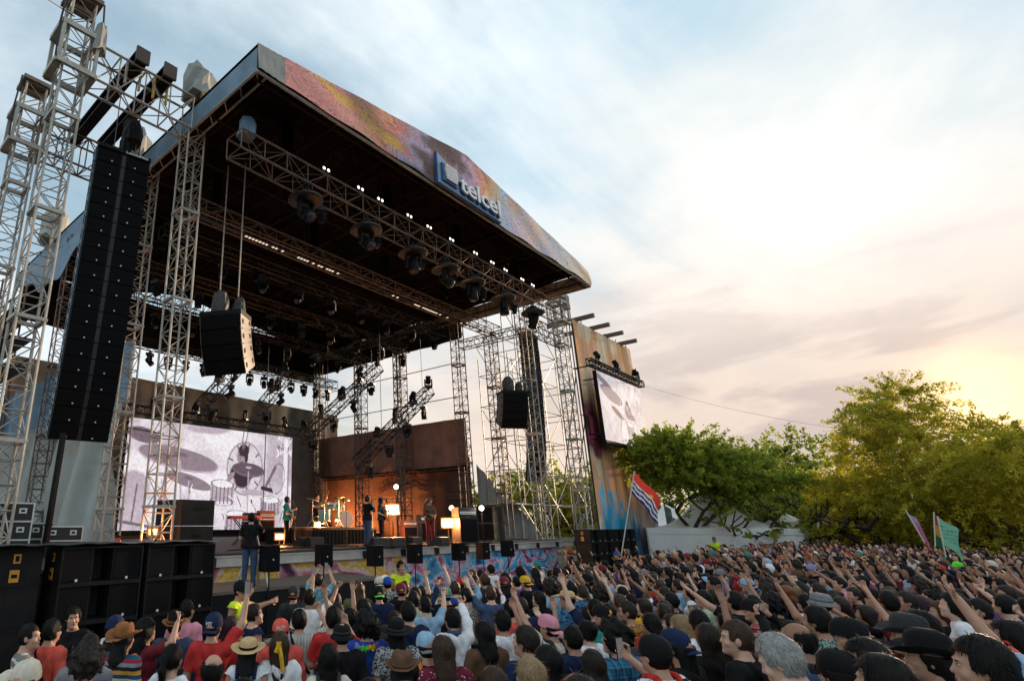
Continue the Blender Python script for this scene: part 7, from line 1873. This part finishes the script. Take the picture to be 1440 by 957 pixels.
HAIRW = {'short': 'short %s hair', 'side': 'swept %s hair', 'fade': 'cropped %s hair', 'mid': 'shoulder-length %s hair', 'long': 'long %s hair', 'wavy': 'long wavy %s hair', 'tail': 'a %s ponytail', 'bun': 'a %s bun', 'curly': 'curly %s hair', 'fringe': 'thin %s hair'}
POSEW = {'point_left': 'pointing', 'point_right': 'pointing', 'up_left': 'arm raised', 'up_right': 'arm raised', 'phone_high': 'filming overhead', 'bent_right': 'hand up', 'both_up': 'both arms up', 'clap': 'hands together', 'phone_front': 'holding a phone'}
HATW = {'cap_back': 'cap', 'cap': 'cap', 'beanie': 'beanie', 'fedora': 'hat', 'bucket': 'bucket hat'}
count = len(HERO); LIMIT = 290; rest = []; used_labels = {}
for rng, x, y, u, v in cand:
    if any((x - p[0]) ** 2 + (y - p[1]) ** 2 < 0.40 ** 2 for p in placed[:len(HERO)]): continue
    hw = 0.14 * 800 / rng
    if any(p[5] > rng and abs(u - p[2]) < (hw + p[4]) * 0.80 and -p[4] * 1.6 < (v - p[3]) < (hw + p[4]) * 1.05 for p in placed[:len(HERO)]): continue
    if any((x - p[0]) ** 2 + (y - p[1]) ** 2 < 0.40 ** 2 for p in placed[-400:]): continue
    if count >= LIMIT: rest.append((rng, x, y, u)); placed.append((x, y, u, v, hw, rng)); continue
    fem = rc.random() < 0.42; hair, hat, pose = rand_attr(fem); sc = rc.uniform(0.90, 0.985) if fem else rc.uniform(0.95, 1.05)
    if (rng < 7.5 or u < 420) and pose in ('up_left', 'up_right', 'both_up', 'phone_high', 'point_left', 'point_right') and rc.random() < 0.85: pose = 'stand'
    sh = rc.choice(shirts_pool); gar = rc.choices(['tee', 'tank', 'long'], [70, 18 if fem else 4, 18])[0]
    desc = '%s %s' % (sh, {'tee': 'tee', 'tank': 'tank top', 'long': 'long-sleeved top'}[gar])
    hd_ = ('a %s %s' % (hat[1], HATW[hat[0]])) if hat else HAIRW[hair[0]] % hair[1]
    # anchor: nearest distinctive neighbour in view
    best = min([(math.hypot(h['uv'][0] - u, (h['uv'][1] - v) * 1.3), h['tag'], h['uv'], h['rng']) for h in HERO if 'uv' in h] + [(math.hypot(a[1] - u, (a[2] - v) * 1.3), a[0], (a[1], a[2]), 99) for a in LAND])
    du, dv = u - best[2][0], v - best[2][1]
    rel = ('right of' if du > 0 else 'left of') if abs(du) > abs(dv) * 1.2 else ('in front of' if dv > 0 else 'behind')
    base = 'person in %s with %s' % (desc, hd_)
    lab = '%s, %s %s' % (base, rel, best[1])
    if pose in POSEW and len((base + lab).split()) < 40:
        l2 = '%s, %s, %s %s' % (base, POSEW[pose], rel, best[1])
        if len(l2.split()) <= 16: lab = l2
    if len(lab.split()) > 16: lab = ' '.join(('person in %s with %s %s %s' % (sh, hd_, rel, best[1])).split()[:16])
    used_labels[lab] = used_labels.get(lab, 0) + 1
    h = dict(u=u, v=v, tag='', label=lab, pose=pose, turn=rc.uniform(-22, 18) - (12 if x > 12 else 0), fem=fem, sc=sc, sk=rc.choice([0, 1, 1, 2, 2, 3, 4]), hair=hair, hat=hat, shirt=(gar, sh), trousers=rc.choice(['denim', 'black', 'charcoal', 'navy', 'olive']), shades=False, beard=False, extra=None, ph=(1 if pose in ('phone_high', 'phone_front') else None), xy=(x, y))
    h['tag'] = 'the person in %s %s %s' % (sh, rel, best[1])
    do_person(h); count += 1

# everyone farther away reads as one mass
TEMPL = {}


def templ(pose, fem, hair, lod):
    k = (pose, fem, hair, lod)
    if k in TEMPL: return TEMPL[k]
    r = person_mesh(pose, fem, lod); P, nr = r['P'].copy(), r['nr']
    part, tt, z = r['part'], r['tt'], P[:, 2]
    cls = np.zeros(len(r['V']), int); sh = ((part == 0) & (z < 1.45)) | ((part == 1) & (tt < 0.8)); c0 = np.where(sh, 1, 0); c0[(part == 2) | (z < 0.9)] = np.where(part[(part == 2) | (z < 0.9)] == 1, 0, 2)
    cls[:len(P)] = c0; V = r['V'].copy(); V[:len(P)] += nr * np.where(c0 > 0, 0.014, 0)[:, None]
    hp, hf = hair_mesh(hair, lod); M = np.array(r['head']); hv = hp @ M[:3, :3].T + M[:3, 3]
    out = (np.concatenate([V, hv]), np.concatenate([r['FF'], hf + len(V)]), np.concatenate([cls, np.full(len(hv), 3)])); TEMPL[k] = out
    return out


skc = np.array([(0.58, 0.35, 0.25), (0.50, 0.28, 0.19), (0.40, 0.21, 0.135), (0.29, 0.15, 0.095)]); hac = np.array([(0.004, 0.0035, 0.0035), (0.009, 0.006, 0.005), (0.028, 0.015, 0.009)])
capc = [SOLID[c] for c in ('navy', 'grey', 'white', 'red', 'cream', 'maroon', 'light blue', 'straw', 'teal', 'black')]
AV, AF, AC, nv = [], [], [], 0
for rng, x, y, u in rest:
    lod = 2 if rng < 27 else 3
    fem = rc.random() < 0.4
    pose = rc.choices(['stand', 'stand_turn', 'point_left', 'up_left', 'up_right', 'phone_high'], [52, 16, 12, 11, 4, 4])[0]
    V, F, c = templ(pose, fem, 'long' if fem and rc.random() < 0.7 else 'short', lod)
    fa = -face_to(x, y, rc.uniform(-30, 20) - 10); s = rc.uniform(0.88, 1.07); cs, sn = math.cos(fa), math.sin(fa)
    W = V * s; W = np.stack([W[:, 0] * cs - W[:, 1] * sn + x, W[:, 0] * sn + W[:, 1] * cs + y, W[:, 2] + float(gz(x, y))], 1)
    n_ = rc.choice(shirts_pool); shc = SOLID.get(n_, (0.1, 0.08, 0.08)); hc_ = hac[rc.choice([0, 0, 0, 1, 1, 2])] if rc.random() > 0.2 else np.array(rc.choice(capc))
    pal = np.array([skc[rc.randrange(4)], shc, (0.03, 0.035, 0.05), hc_])
    AV.append(W); AF.append(F + nv); AC.append(pal[c]); nv += len(V)
me = np_mesh('distant_crowd', np.concatenate(AV), np.concatenate(AF), [attr_mat('crowd_cloth', 0.8, noise=0.15)]); tint(me, np.concatenate(AC))
o = link('distant_crowd', me); o['kind'] = 'stuff'; o['label'] = 'dense far crowd of dark heads and raised arms'; o['category'] = 'crowd'
print('CROWD', count, len(rest), nv)

# ================================================================ band and crew
CREW = 'band and crew'


def performer(label, loc, face, **k): return person(loc, R(face), label=label, group=CREW, **k)


p = at(402, 764, r=22.3); gt, gr_, _ = performer('guitarist in a teal shirt and black shorts playing a white guitar', (p.x, p.y, DECK), 125, pose='guitar', lod=0, hair=('fade', 'brown'), shirt=('tee', 'teal'), trousers='black', sk=0)


def guitar(label, t, col, body2):
    o = thing('electric_guitar', label, 'guitar', tuple(t.location), t.rotation_euler[2], 'guitars played on stage')
    M = Matrix.Translation((0.02, 0.21, 1.04)) @ Matrix.Rotation(R(-28), 4, 'Y') @ Matrix.Rotation(R(0), 4, 'X')
    # neck runs towards the player's left (-x) and up
    m = MB(); out = [(-0.16, 0.02), (-0.20, 0.10), (-0.14, 0.13), (-0.06, 0.10), (0.05, 0.14), (0.17, 0.12), (0.22, 0.0), (0.17, -0.13), (0.05, -0.15), (-0.06, -0.11), (-0.15, -0.13), (-0.17, -0.07)]; n = len(out)
    P = [M @ Vector((x, -0.02, z)) for x, z in out] + [M @ Vector((x, 0.025, z)) for x, z in out]; m.add(P, [tuple(range(n)), tuple(range(2 * n - 1, n - 1, -1))] + [(i, n + i, n + (i + 1) % n, (i + 1) % n) for i in range(n)]); m.build('body', col, o, world=False)
    m = MB(); m.tube(M @ Vector((-0.15, 0.02, 0)), M @ Vector((-0.68, 0.02, 0)), 0.024, 6); m.build('neck', body2, o, world=False); m = MB(); m.box(M @ Vector((-0.75, 0.02, 0.01)), (0.17, 0.02, 0.07), M.to_3x3()); m.build('headstock', body2, o, world=False)
    m = MB(); m.box(M @ Vector((0.02, 0.032, 0)), (0.12, 0.012, 0.07), M.to_3x3()); m.build('pickguard', WHITEP, o, world=False)
    m = MB(); pts = [M @ Vector((0.20, -0.02, 0.02)), Vector((0.16, -0.02, 1.20)), Vector((0.0, -0.14, 1.36)), Vector((-0.09, -0.02, 1.475)), Vector((-0.09, 0.10, 1.38)), M @ Vector((-0.16, -0.02, 0.06))]; m.path(pts, 0.018); m.build('strap', cl('black'), o, world=False)


WOODG = mat('guitar_maple', (0.45, 0.26, 0.11), 0.35); guitar('cream white electric guitar played at stage left', gt, mat('guitar_cream', (0.70, 0.58, 0.42), 0.3), WOODG)
p = at(537, 763, r=23.3); bt, _, _ = performer('bass player with dark hair and grey shirt behind the singer', (p.x, p.y, DECK), 150, pose='guitar', lod=0, hair=('mid', 'dark brown'), shirt=('tee', 'charcoal'), trousers='black', sk=0); guitar('pale bass guitar played behind the singer', bt, mat('bass_sunburst', (0.40, 0.18, 0.08), 0.3), WOODG)
p = at(517, 766, r=21.6); st, sr, _ = performer('singer in a black tee and jeans holding the microphone', (p.x, p.y, DECK), 105, pose='sing', lod=0, hair=('side', 'brown'), shirt=('tee', 'black'), trousers='denim', sk=0)
q = hand_world(st, sr, 1, (0, -0.03, 0.08)); t = thing('microphone_stand', 'thin microphone stand in the singer hands', 'microphone stand', (q.x + 0.05, q.y, DECK)); m = MB(); m.tube((q.x + 0.05, q.y, DECK + 0.02), (q.x, q.y, q.z), 0.012); m.lathe([(0.15, 0), (0.15, 0.02), (0.02, 0.03)], 14, (q.x + 0.05, q.y, DECK)); m.build('pole', CHROME, t); m = MB(); m.lathe([(0.015, -0.12), (0.018, 0), (0.027, 0.02), (0.025, 0.06), (0.01, 0.07)], 10, q); m.build('microphone', BLACK, t, smooth=True)
performer('drummer in dark clothes seated behind the drum kit', (RX + 0.1, RY + 0.45, RZ_ - 0.40), 165, pose='drum', lod=0, hair=('short', 'dark brown'), shirt=('tee', 'black'), trousers='black', sk=0)
for s_, l_ in ((-1, 'left'), (1, 'right')):
    m = MB(); m.tube((RX + 0.1 - 0.25 * s_, RY + 0.15, RZ_ + (0.85 if s_ > 0 else 1.1)), (RX + 0.1 - 0.1 * s_, RY - 0.25, RZ_ + (0.95 if s_ > 0 else 1.45)), 0.009); tag(m.build('drumstick', WOODG), 'drumstick in the %s hand of the drummer' % l_, 'drumstick', 'drumsticks')
p = at(606, 762, r=23.5); performer('crew member in reddish brown standing by the orange flood lamp', (p.x, p.y, DECK), 200, pose='look_down', lod=0, hair=('mid', 'auburn'), shirt=('long', 'brown'), trousers='maroon')
performer('cameraman in black tee and jeans behind a tripod camera', (CAMP.x - 0.42, CAMP.y - 0.35, 1.05), 48, pose='phone_front', lod=0, hair=('short', 'black'), shirt=('tee', 'black'), trousers='denim', sk=1)
p = at(338, 817, z=1.72); performer('steward in a yellow hi-vis vest and cap reaching to the left', (p.x, p.y, 0), 150, pose='reach_side', lod=0, hat=('cap', 'black', 'black'), hair=('short', 'black'), shirt=('tank', 'hi-vis yellow'), trousers='black', sk=2)
p = at(563, 789, z=1.72); performer('steward in a yellow hi-vis vest facing the crowd', (p.x, min(p.y, 12.6), 0), 200, pose='stand', lod=0, hair=('short', 'black'), shirt=('tank', 'hi-vis yellow'), trousers='black', sk=2)
p = at(1005, 762, r=40); performer('distant steward in a bright yellow shirt before the white tent', (p.x, p.y, float(gz(p.x, p.y))), 260, pose='stand', lod=1, hair=('short', 'black'), shirt=('tee', 'hi-vis yellow'), trousers='black', sk=3, scale=1.02)
# ================================================================ trees, tents, flags
def leaf_mat(name, a, b):
    m = attr_mat(name, 0.6, trans=0.6); return m


LEAF = leaf_mat('tree_leaves', 0, 0); BARK = mat('tree_bark', (0.055, 0.042, 0.032), 0.9, 0, 0.4, 6, bump=0.6, bscale=14)


def tree(label, x, y, h, spread, seed, nclu, c_dark, c_light, trunk_h=0.28, trunks=1, per=46, leaf=0.13, flat=0.55, name='leafy_tree', lean=(0, 0), droop=0.35, group='trees behind the crowd', skirt=0.0, zmin=0.0):
    rnd = np.random.RandomState(seed); t = thing(name, label, 'tree', (x, y, 0), 0, group); m = MB(); tips = []

    def limb(p, d, l, r, lev):
        d = d / np.linalg.norm(d); n = 3; q = p
        for k in range(n):
            d2 = d + 0.20 * rnd.randn(3); d2 /= np.linalg.norm(d2); e = q + d2 * l / n; m.tube(q, e, r * (1 - 0.25 * k / n), 6 if lev < 2 else 4, r * (1 - 0.25 * (k + 1) / n), caps=False); q = e; d = d2
        if lev >= 3: tips.append(q); return
        for _ in range(4 if lev == 0 else 3):
            a = rnd.randn(3); a[2] = abs(a[2]) * 0.5 + 0.15; nd = d * (0.55 if lev else 0.7) + a * np.array((0.75, 0.75, 0.5)); limb(q, nd, l * rnd.uniform(0.62, 0.82), r * 0.62, lev + 1)
        tips.append(q)
    for k in range(trunks):
        a = 2 * math.pi * k / trunks + 0.5; d = np.array((0.35 * math.cos(a) * (trunks > 1) + lean[0], 0.35 * math.sin(a) * (trunks > 1) + lean[1], 1.0)); limb(np.array((x + 0.2 * math.cos(a) * (trunks > 1), y + 0.2 * math.sin(a) * (trunks > 1), -0.45)), d, h * trunk_h, h * 0.019 + 0.04, 0)
    m.build('trunk', BARK, t, smooth=True)
    # crown: leaf sprays round uneven lobes
    base = np.array((x + lean[0] * h * 0.5, y + lean[1] * h * 0.5, 0.0)); z0 = h * (trunk_h * 0.75 - skirt)
    lob = []
    for k in range(16):
        a = rnd.uniform(0, 6.28); rr = spread * math.sqrt(rnd.uniform(0.05, 1)) * 0.62; zz = z0 + (h - z0) * (((0.05 + 0.82 * (k + rnd.rand()) / 16) if skirt else 0.25 + 0.62 * rnd.rand()) * (1 - 0.40 * (rr / spread)))
        lob.append((base + np.array((rr * math.cos(a), rr * math.sin(a), zz)), spread * rnd.uniform(0.26, 0.42)))
    C = []; W = []
    while len(C) < nclu:
        c, r_ = lob[rnd.randint(len(lob))]; v = rnd.randn(3); v /= np.linalg.norm(v); rad = r_ * rnd.uniform(0.55, 1.12); p = c + v * rad * np.array((1, 1, 0.72))
        if p[2] < max(z0 * 0.85, zmin) or p[2] > h * 1.02: continue
        C.append(p); W.append(v)
    C = np.array(C); W = np.array(W)
    ti = np.array(tips); C[:len(ti) // 2] = ti[rnd.permutation(len(ti))[:len(ti) // 2]][:nclu] if len(ti) // 2 <= nclu else C[:len(ti) // 2]
    nl = nclu * per; ci = np.repeat(np.arange(nclu), per); dirs = rnd.randn(nclu, 3); dirs[:, 2] *= 0.25; dirs += W * 0.9; top_ = np.clip((C[:, 2] / h - 0.62) / 0.3, 0, 1); dirs[:, 2] += top_ * 1.3 - droop * 0.5 * (1 - top_); dirs /= np.linalg.norm(dirs, axis=1)[:, None]
    s = rnd.rand(nl); ln = spread * 0.20 * rnd.uniform(0.6, 1.5, nclu) * (1 + 0.5 * top_)
    side = np.cross(dirs, rnd.randn(nclu, 3)); side /= np.linalg.norm(side, axis=1)[:, None]
    P = C[ci] + dirs[ci] * (s * ln[ci])[:, None] + side[ci] * (rnd.randn(nl) * 0.13 * (1.1 - s * 0.6))[:, None] * (spread / 4) + rnd.randn(nl, 3) * 0.05; P[:, 2] -= droop * (s ** 2) * ln[ci] * 0.6 * (1 - top_[ci])
    a = rnd.randn(nl, 3) + dirs[ci] * 0.8; a /= np.linalg.norm(a, axis=1)[:, None]; b = np.cross(a, rnd.randn(nl, 3)); b /= np.linalg.norm(b, axis=1)[:, None]
    L2 = leaf * rnd.uniform(0.6, 1.4, nl)[:, None]; V = np.stack([P - a * L2, P + b * L2 * flat, P + a * L2, P - b * L2 * flat], 1).reshape(-1, 3); V[:, 2] = np.maximum(V[:, 2], 0.15)
    F = np.arange(nl * 4).reshape(-1, 4)
    k = np.clip(rnd.rand(nclu)[ci] * 0.7 + 0.3 * rnd.rand(nl), 0, 1)[:, None]; col = np.array(c_dark) * (1 - k) + np.array(c_light) * k
    me = np_mesh('crown', V, F, [LEAF], smooth=False); tint(me, np.repeat(col, 4, axis=0)); me.transform(Matrix.Translation((-x, -y, 0))); link('crown', me, t)
    return t


def spot(u, r, v=760): p = at(u, v, r=r); return p.x, p.y


G1, G2 = (0.12, 0.19, 0.02), (0.48, 0.52, 0.07); Y1, Y2 = (0.20, 0.21, 0.016), (0.66, 0.58, 0.06); D1, D2 = (0.045, 0.10, 0.02), (0.17, 0.26, 0.04)
tree('dark green tree with forked trunk beside the white tent', *spot(968, 43), 8.6, 4.2, 1, 760, G1, G2, 0.30, 1, per=60, leaf=0.09, zmin=4.9)
tree('green tree leaning over the right end of the white tent', *spot(1080, 46), 8.0, 4.0, 2, 700, G1, G2, 0.28, 3, lean=(0.05, 0.08), per=60, leaf=0.09, zmin=4.8)
tree('dense green tree in the gap between the tent and the largest tree', *spot(1150, 60), 10.0, 5.4, 3, 620, D1, G2, 0.2, skirt=0.1)
tree('largest yellow-green feathery tree behind the small flags', *spot(1282, 44), 12.9, 4.7, 4, 1150, Y1, Y2, 0.16, 3, per=66, leaf=0.085, flat=0.4, droop=0.6, skirt=0.15)
tree('yellow-green tree cut by the right edge, sun glowing through it', *spot(1445, 41), 9.2, 4.6, 5, 1000, Y1, Y2, 0.16, 3, per=60, leaf=0.09, flat=0.4, droop=0.6, skirt=0.15)
tree('low bushy tree between the two yellow-green trees', *spot(1375, 52), 7.6, 4.6, 6, 560, Y1, (0.15, 0.17, 0.03), 0.2, skirt=0.12)
tree('thin pale tree far behind, left of the largest tree', *spot(1200, 74), 11.5, 5.4, 7, 420, G1, Y2, 0.25)
tree('green tree seen through the right scaffold', *spot(800, 62), 8.8, 5.0, 8, 480, G1, Y2, 0.2, skirt=0.12)
tree('green tree in the gap right of the slanted tarpaulin', *spot(722, 58), 8.8, 4.8, 9, 480, G1, Y2, 0.2, skirt=0.12)
tree('green tree behind the foot of the painted wall', *spot(868, 66), 9.4, 5.2, 10, 440, D1, G2, 0.2, skirt=0.12)
tree('tree behind the white tent, low and dark', *spot(1030, 70), 9.0, 6.0, 12, 460, D1, G2, 0.2, skirt=0.14)
tree('tree past the right edge of the picture', 42, -13, 11.0, 5.5, 11, 420, Y1, Y2, 0.2, skirt=0.12)
# far wood that closes the horizon
rnd = np.random.RandomState(77); n = 26000; ang = rnd.uniform(R(20), R(118), n); rr = rnd.uniform(85, 125, n); hh = 5.0 + 2.2 * np.sin(ang * 23) + 1.6 * np.sin(ang * 61 + 1)
P = np.stack([rr * np.sin(ang), rr * np.cos(ang), hh * rnd.rand(n) ** 0.7], 1); a = rnd.randn(n, 3); a /= np.linalg.norm(a, axis=1)[:, None]; b = np.cross(a, rnd.randn(n, 3)); b /= np.linalg.norm(b, axis=1)[:, None]; s = rnd.uniform(0.35, 0.8, n)[:, None]
V = np.stack([P - a * s, P + b * s * 0.7, P + a * s, P - b * s * 0.7], 1).reshape(-1, 3); V[:, 2] = np.maximum(V[:, 2], 0.05); k = rnd.rand(n)[:, None]; me = np_mesh('far_wood', V, np.arange(n * 4).reshape(-1, 4), [LEAF], smooth=False); tint(me, np.repeat(np.array(D1) * (1 - k) + np.array(G2) * k, 4, 0)); o = link('far_wood', me); o['kind'] = 'stuff'; o['label'] = 'low green wood far behind the crowd'; o['category'] = 'wood'

TENTW = mat('tent_fabric', (0.80, 0.80, 0.79), 0.6, 0, 0.06, 1.0)


def tent(label, x, y, w, d, eave, apex, rz, panel):
    t = thing('white_tent', label, 'tent', (x, y, 0), rz, 'white tents behind the crowd')
    m = MB(); n = 10
    for k in range(4):
        a0, a1 = math.pi / 4 + k * math.pi / 2, math.pi / 4 + (k + 1) * math.pi / 2; c0 = Vector((w / 2 * math.copysign(1, math.cos(a0)), d / 2 * math.copysign(1, math.sin(a0)), eave)); c1 = Vector((w / 2 * math.copysign(1, math.cos(a1)), d / 2 * math.copysign(1, math.sin(a1)), eave))
        def f(s, q): 
            e = c0.lerp(c1, s); p = e.lerp(Vector((0, 0, apex)), q); p.z -= (apex - eave) * 0.30 * math.sin(math.pi * q); return p
        m.grid(f, 8, 6)
    m.build('roof', TENTW, t, smooth=True, world=False)
    for k, (sx, sy) in enumerate(((-1, -1), (1, -1), (1, 1), (-1, 1))): q = MB(); q.tube((sx * w / 2, sy * d / 2, 0), (sx * w / 2, sy * d / 2, eave), 0.05); q.build('pole', STEEL, t, world=False)
    for c, s_ in (((0, -d / 2, eave - 0.15), (w, 0.03, 0.36)), ((0, d / 2, eave - 0.15), (w, 0.03, 0.36)), ((-w / 2, 0, eave - 0.15), (0.03, d, 0.36)), ((w / 2, 0, eave - 0.15), (0.03, d, 0.36))): q = MB(); q.box(c, s_); q.build('valance', TENTW, t, world=False)
    if panel:
        q = MB(); q.box((0, d / 2 - 0.05, eave / 2), (w - 0.1, 0.03, eave - 0.35)); q.box((-w / 2 + 0.05, 0, eave / 2), (0.03, d - 0.1, eave - 0.35)); q.build('side_wall', TENTW, t, world=False)
    return t


x_, y_ = spot(1005, 47); tent('peaked white tent behind the forked tree', x_, y_, 8.0, 8.0, 2.2, 4.9, R(20), True)
x_, y_ = spot(1092, 49); t = tent('second white tent with a lettered front behind the leaning tree', x_, y_, 4.6, 4.6, 2.6, 4.0, R(5), True)
x_, y_ = spot(945, 52); tent('third white tent partly hidden by the painted wall', x_, y_, 5.0, 5.0, 2.2, 4.2, R(20), True)


def flag(label, pole_uv, r, tip_uv, fw, fh, cols, kind, ang=0.0, tri=0.0):
    p0 = at(*pole_uv, r=r); p1 = at(*tip_uv, r=r); p0.z = min(p0.z, 2.0); t = thing('flag', label, 'flag', tuple(p0), 0, 'flags waved above the crowd')
    m = MB(); m.tube(p0 - (p1 - p0) * 0.15, p1, 0.022, 6); m.build('pole', mat('flag_pole', (0.6, 0.58, 0.55), 0.4), t)
    d = (p1 - p0).normalized(); rt = Vector((math.cos(_Y + 0.5), -math.sin(_Y + 0.5), 0))
    nu, nv_ = 24, 24
    def f(s, q): 
        p = p1 - d * (fh * q) + rt * (fw * s * math.cos(ang)); p.z -= fw * s * (0.55 + tri) ; p += Vector((0.3, 1, 0)).normalized() * 0.12 * math.sin(s * 7 + q * 2) * s; return p
    m = MB(); m.grid(f, nu, nv_); o = m.build('cloth', attr_mat('flag_cloth', 0.75, trans=0.4), t, smooth=True); cc = np.zeros(((nu + 1) * (nv_ + 1), 3))
    for j in range(nv_ + 1):
        for i in range(nu + 1): cc[j * (nu + 1) + i] = kind(i / nu, j / nv_)
    tint(o.data, cc); return t


def kiri(s, q):
    if q < 0.40: return (0.62, 0.45, 0.06) if math.hypot((s - 0.6) * 1.6, q - 0.38) < 0.10 else (0.60, 0.06, 0.05)
    w = (q + 0.025 * math.sin(s * 22)) * 1.0; k = int((w - 0.38) / 0.10); return (0.75, 0.75, 0.78) if k % 2 == 0 and k < 6 else (0.015, 0.04, 0.20)


flag('red, white and blue striped flag with wavy bars on a white pole', (873, 785), 26, (892, 662), 0.85, 0.85, None, kiri, 0.35, 0.85)
flag('pink flag drooping from a tilted pole', (1297, 757), 33, (1273, 716), 0.42, 1.1, None, lambda s, q: (0.62, 0.20, 0.36) if q > 0.3 else (0.45, 0.36, 0.50), 0.9, 0.6)
flag('narrow red, yellow and green flag', (1315, 762), 33, (1313, 719), 0.4, 1.2, None, lambda s, q: (0.45, 0.04, 0.03) if q < 0.33 else ((0.60, 0.30, 0.03) if q < 0.66 else (0.02, 0.14, 0.05)), 1.0, 0.8)
flag('pale green flag with dark scribbled drawing', (1330, 782), 30, (1318, 725), 0.62, 0.95, None, lambda s, q: (0.06, 0.25, 0.20) if (math.sin(s * 31 + q * 9) * math.sin(q * 37 - s * 11) > 0.35 and 0.2 < q < 0.75 and s < 0.7) else (0.25, 0.58, 0.40), 0.7, 0.35)
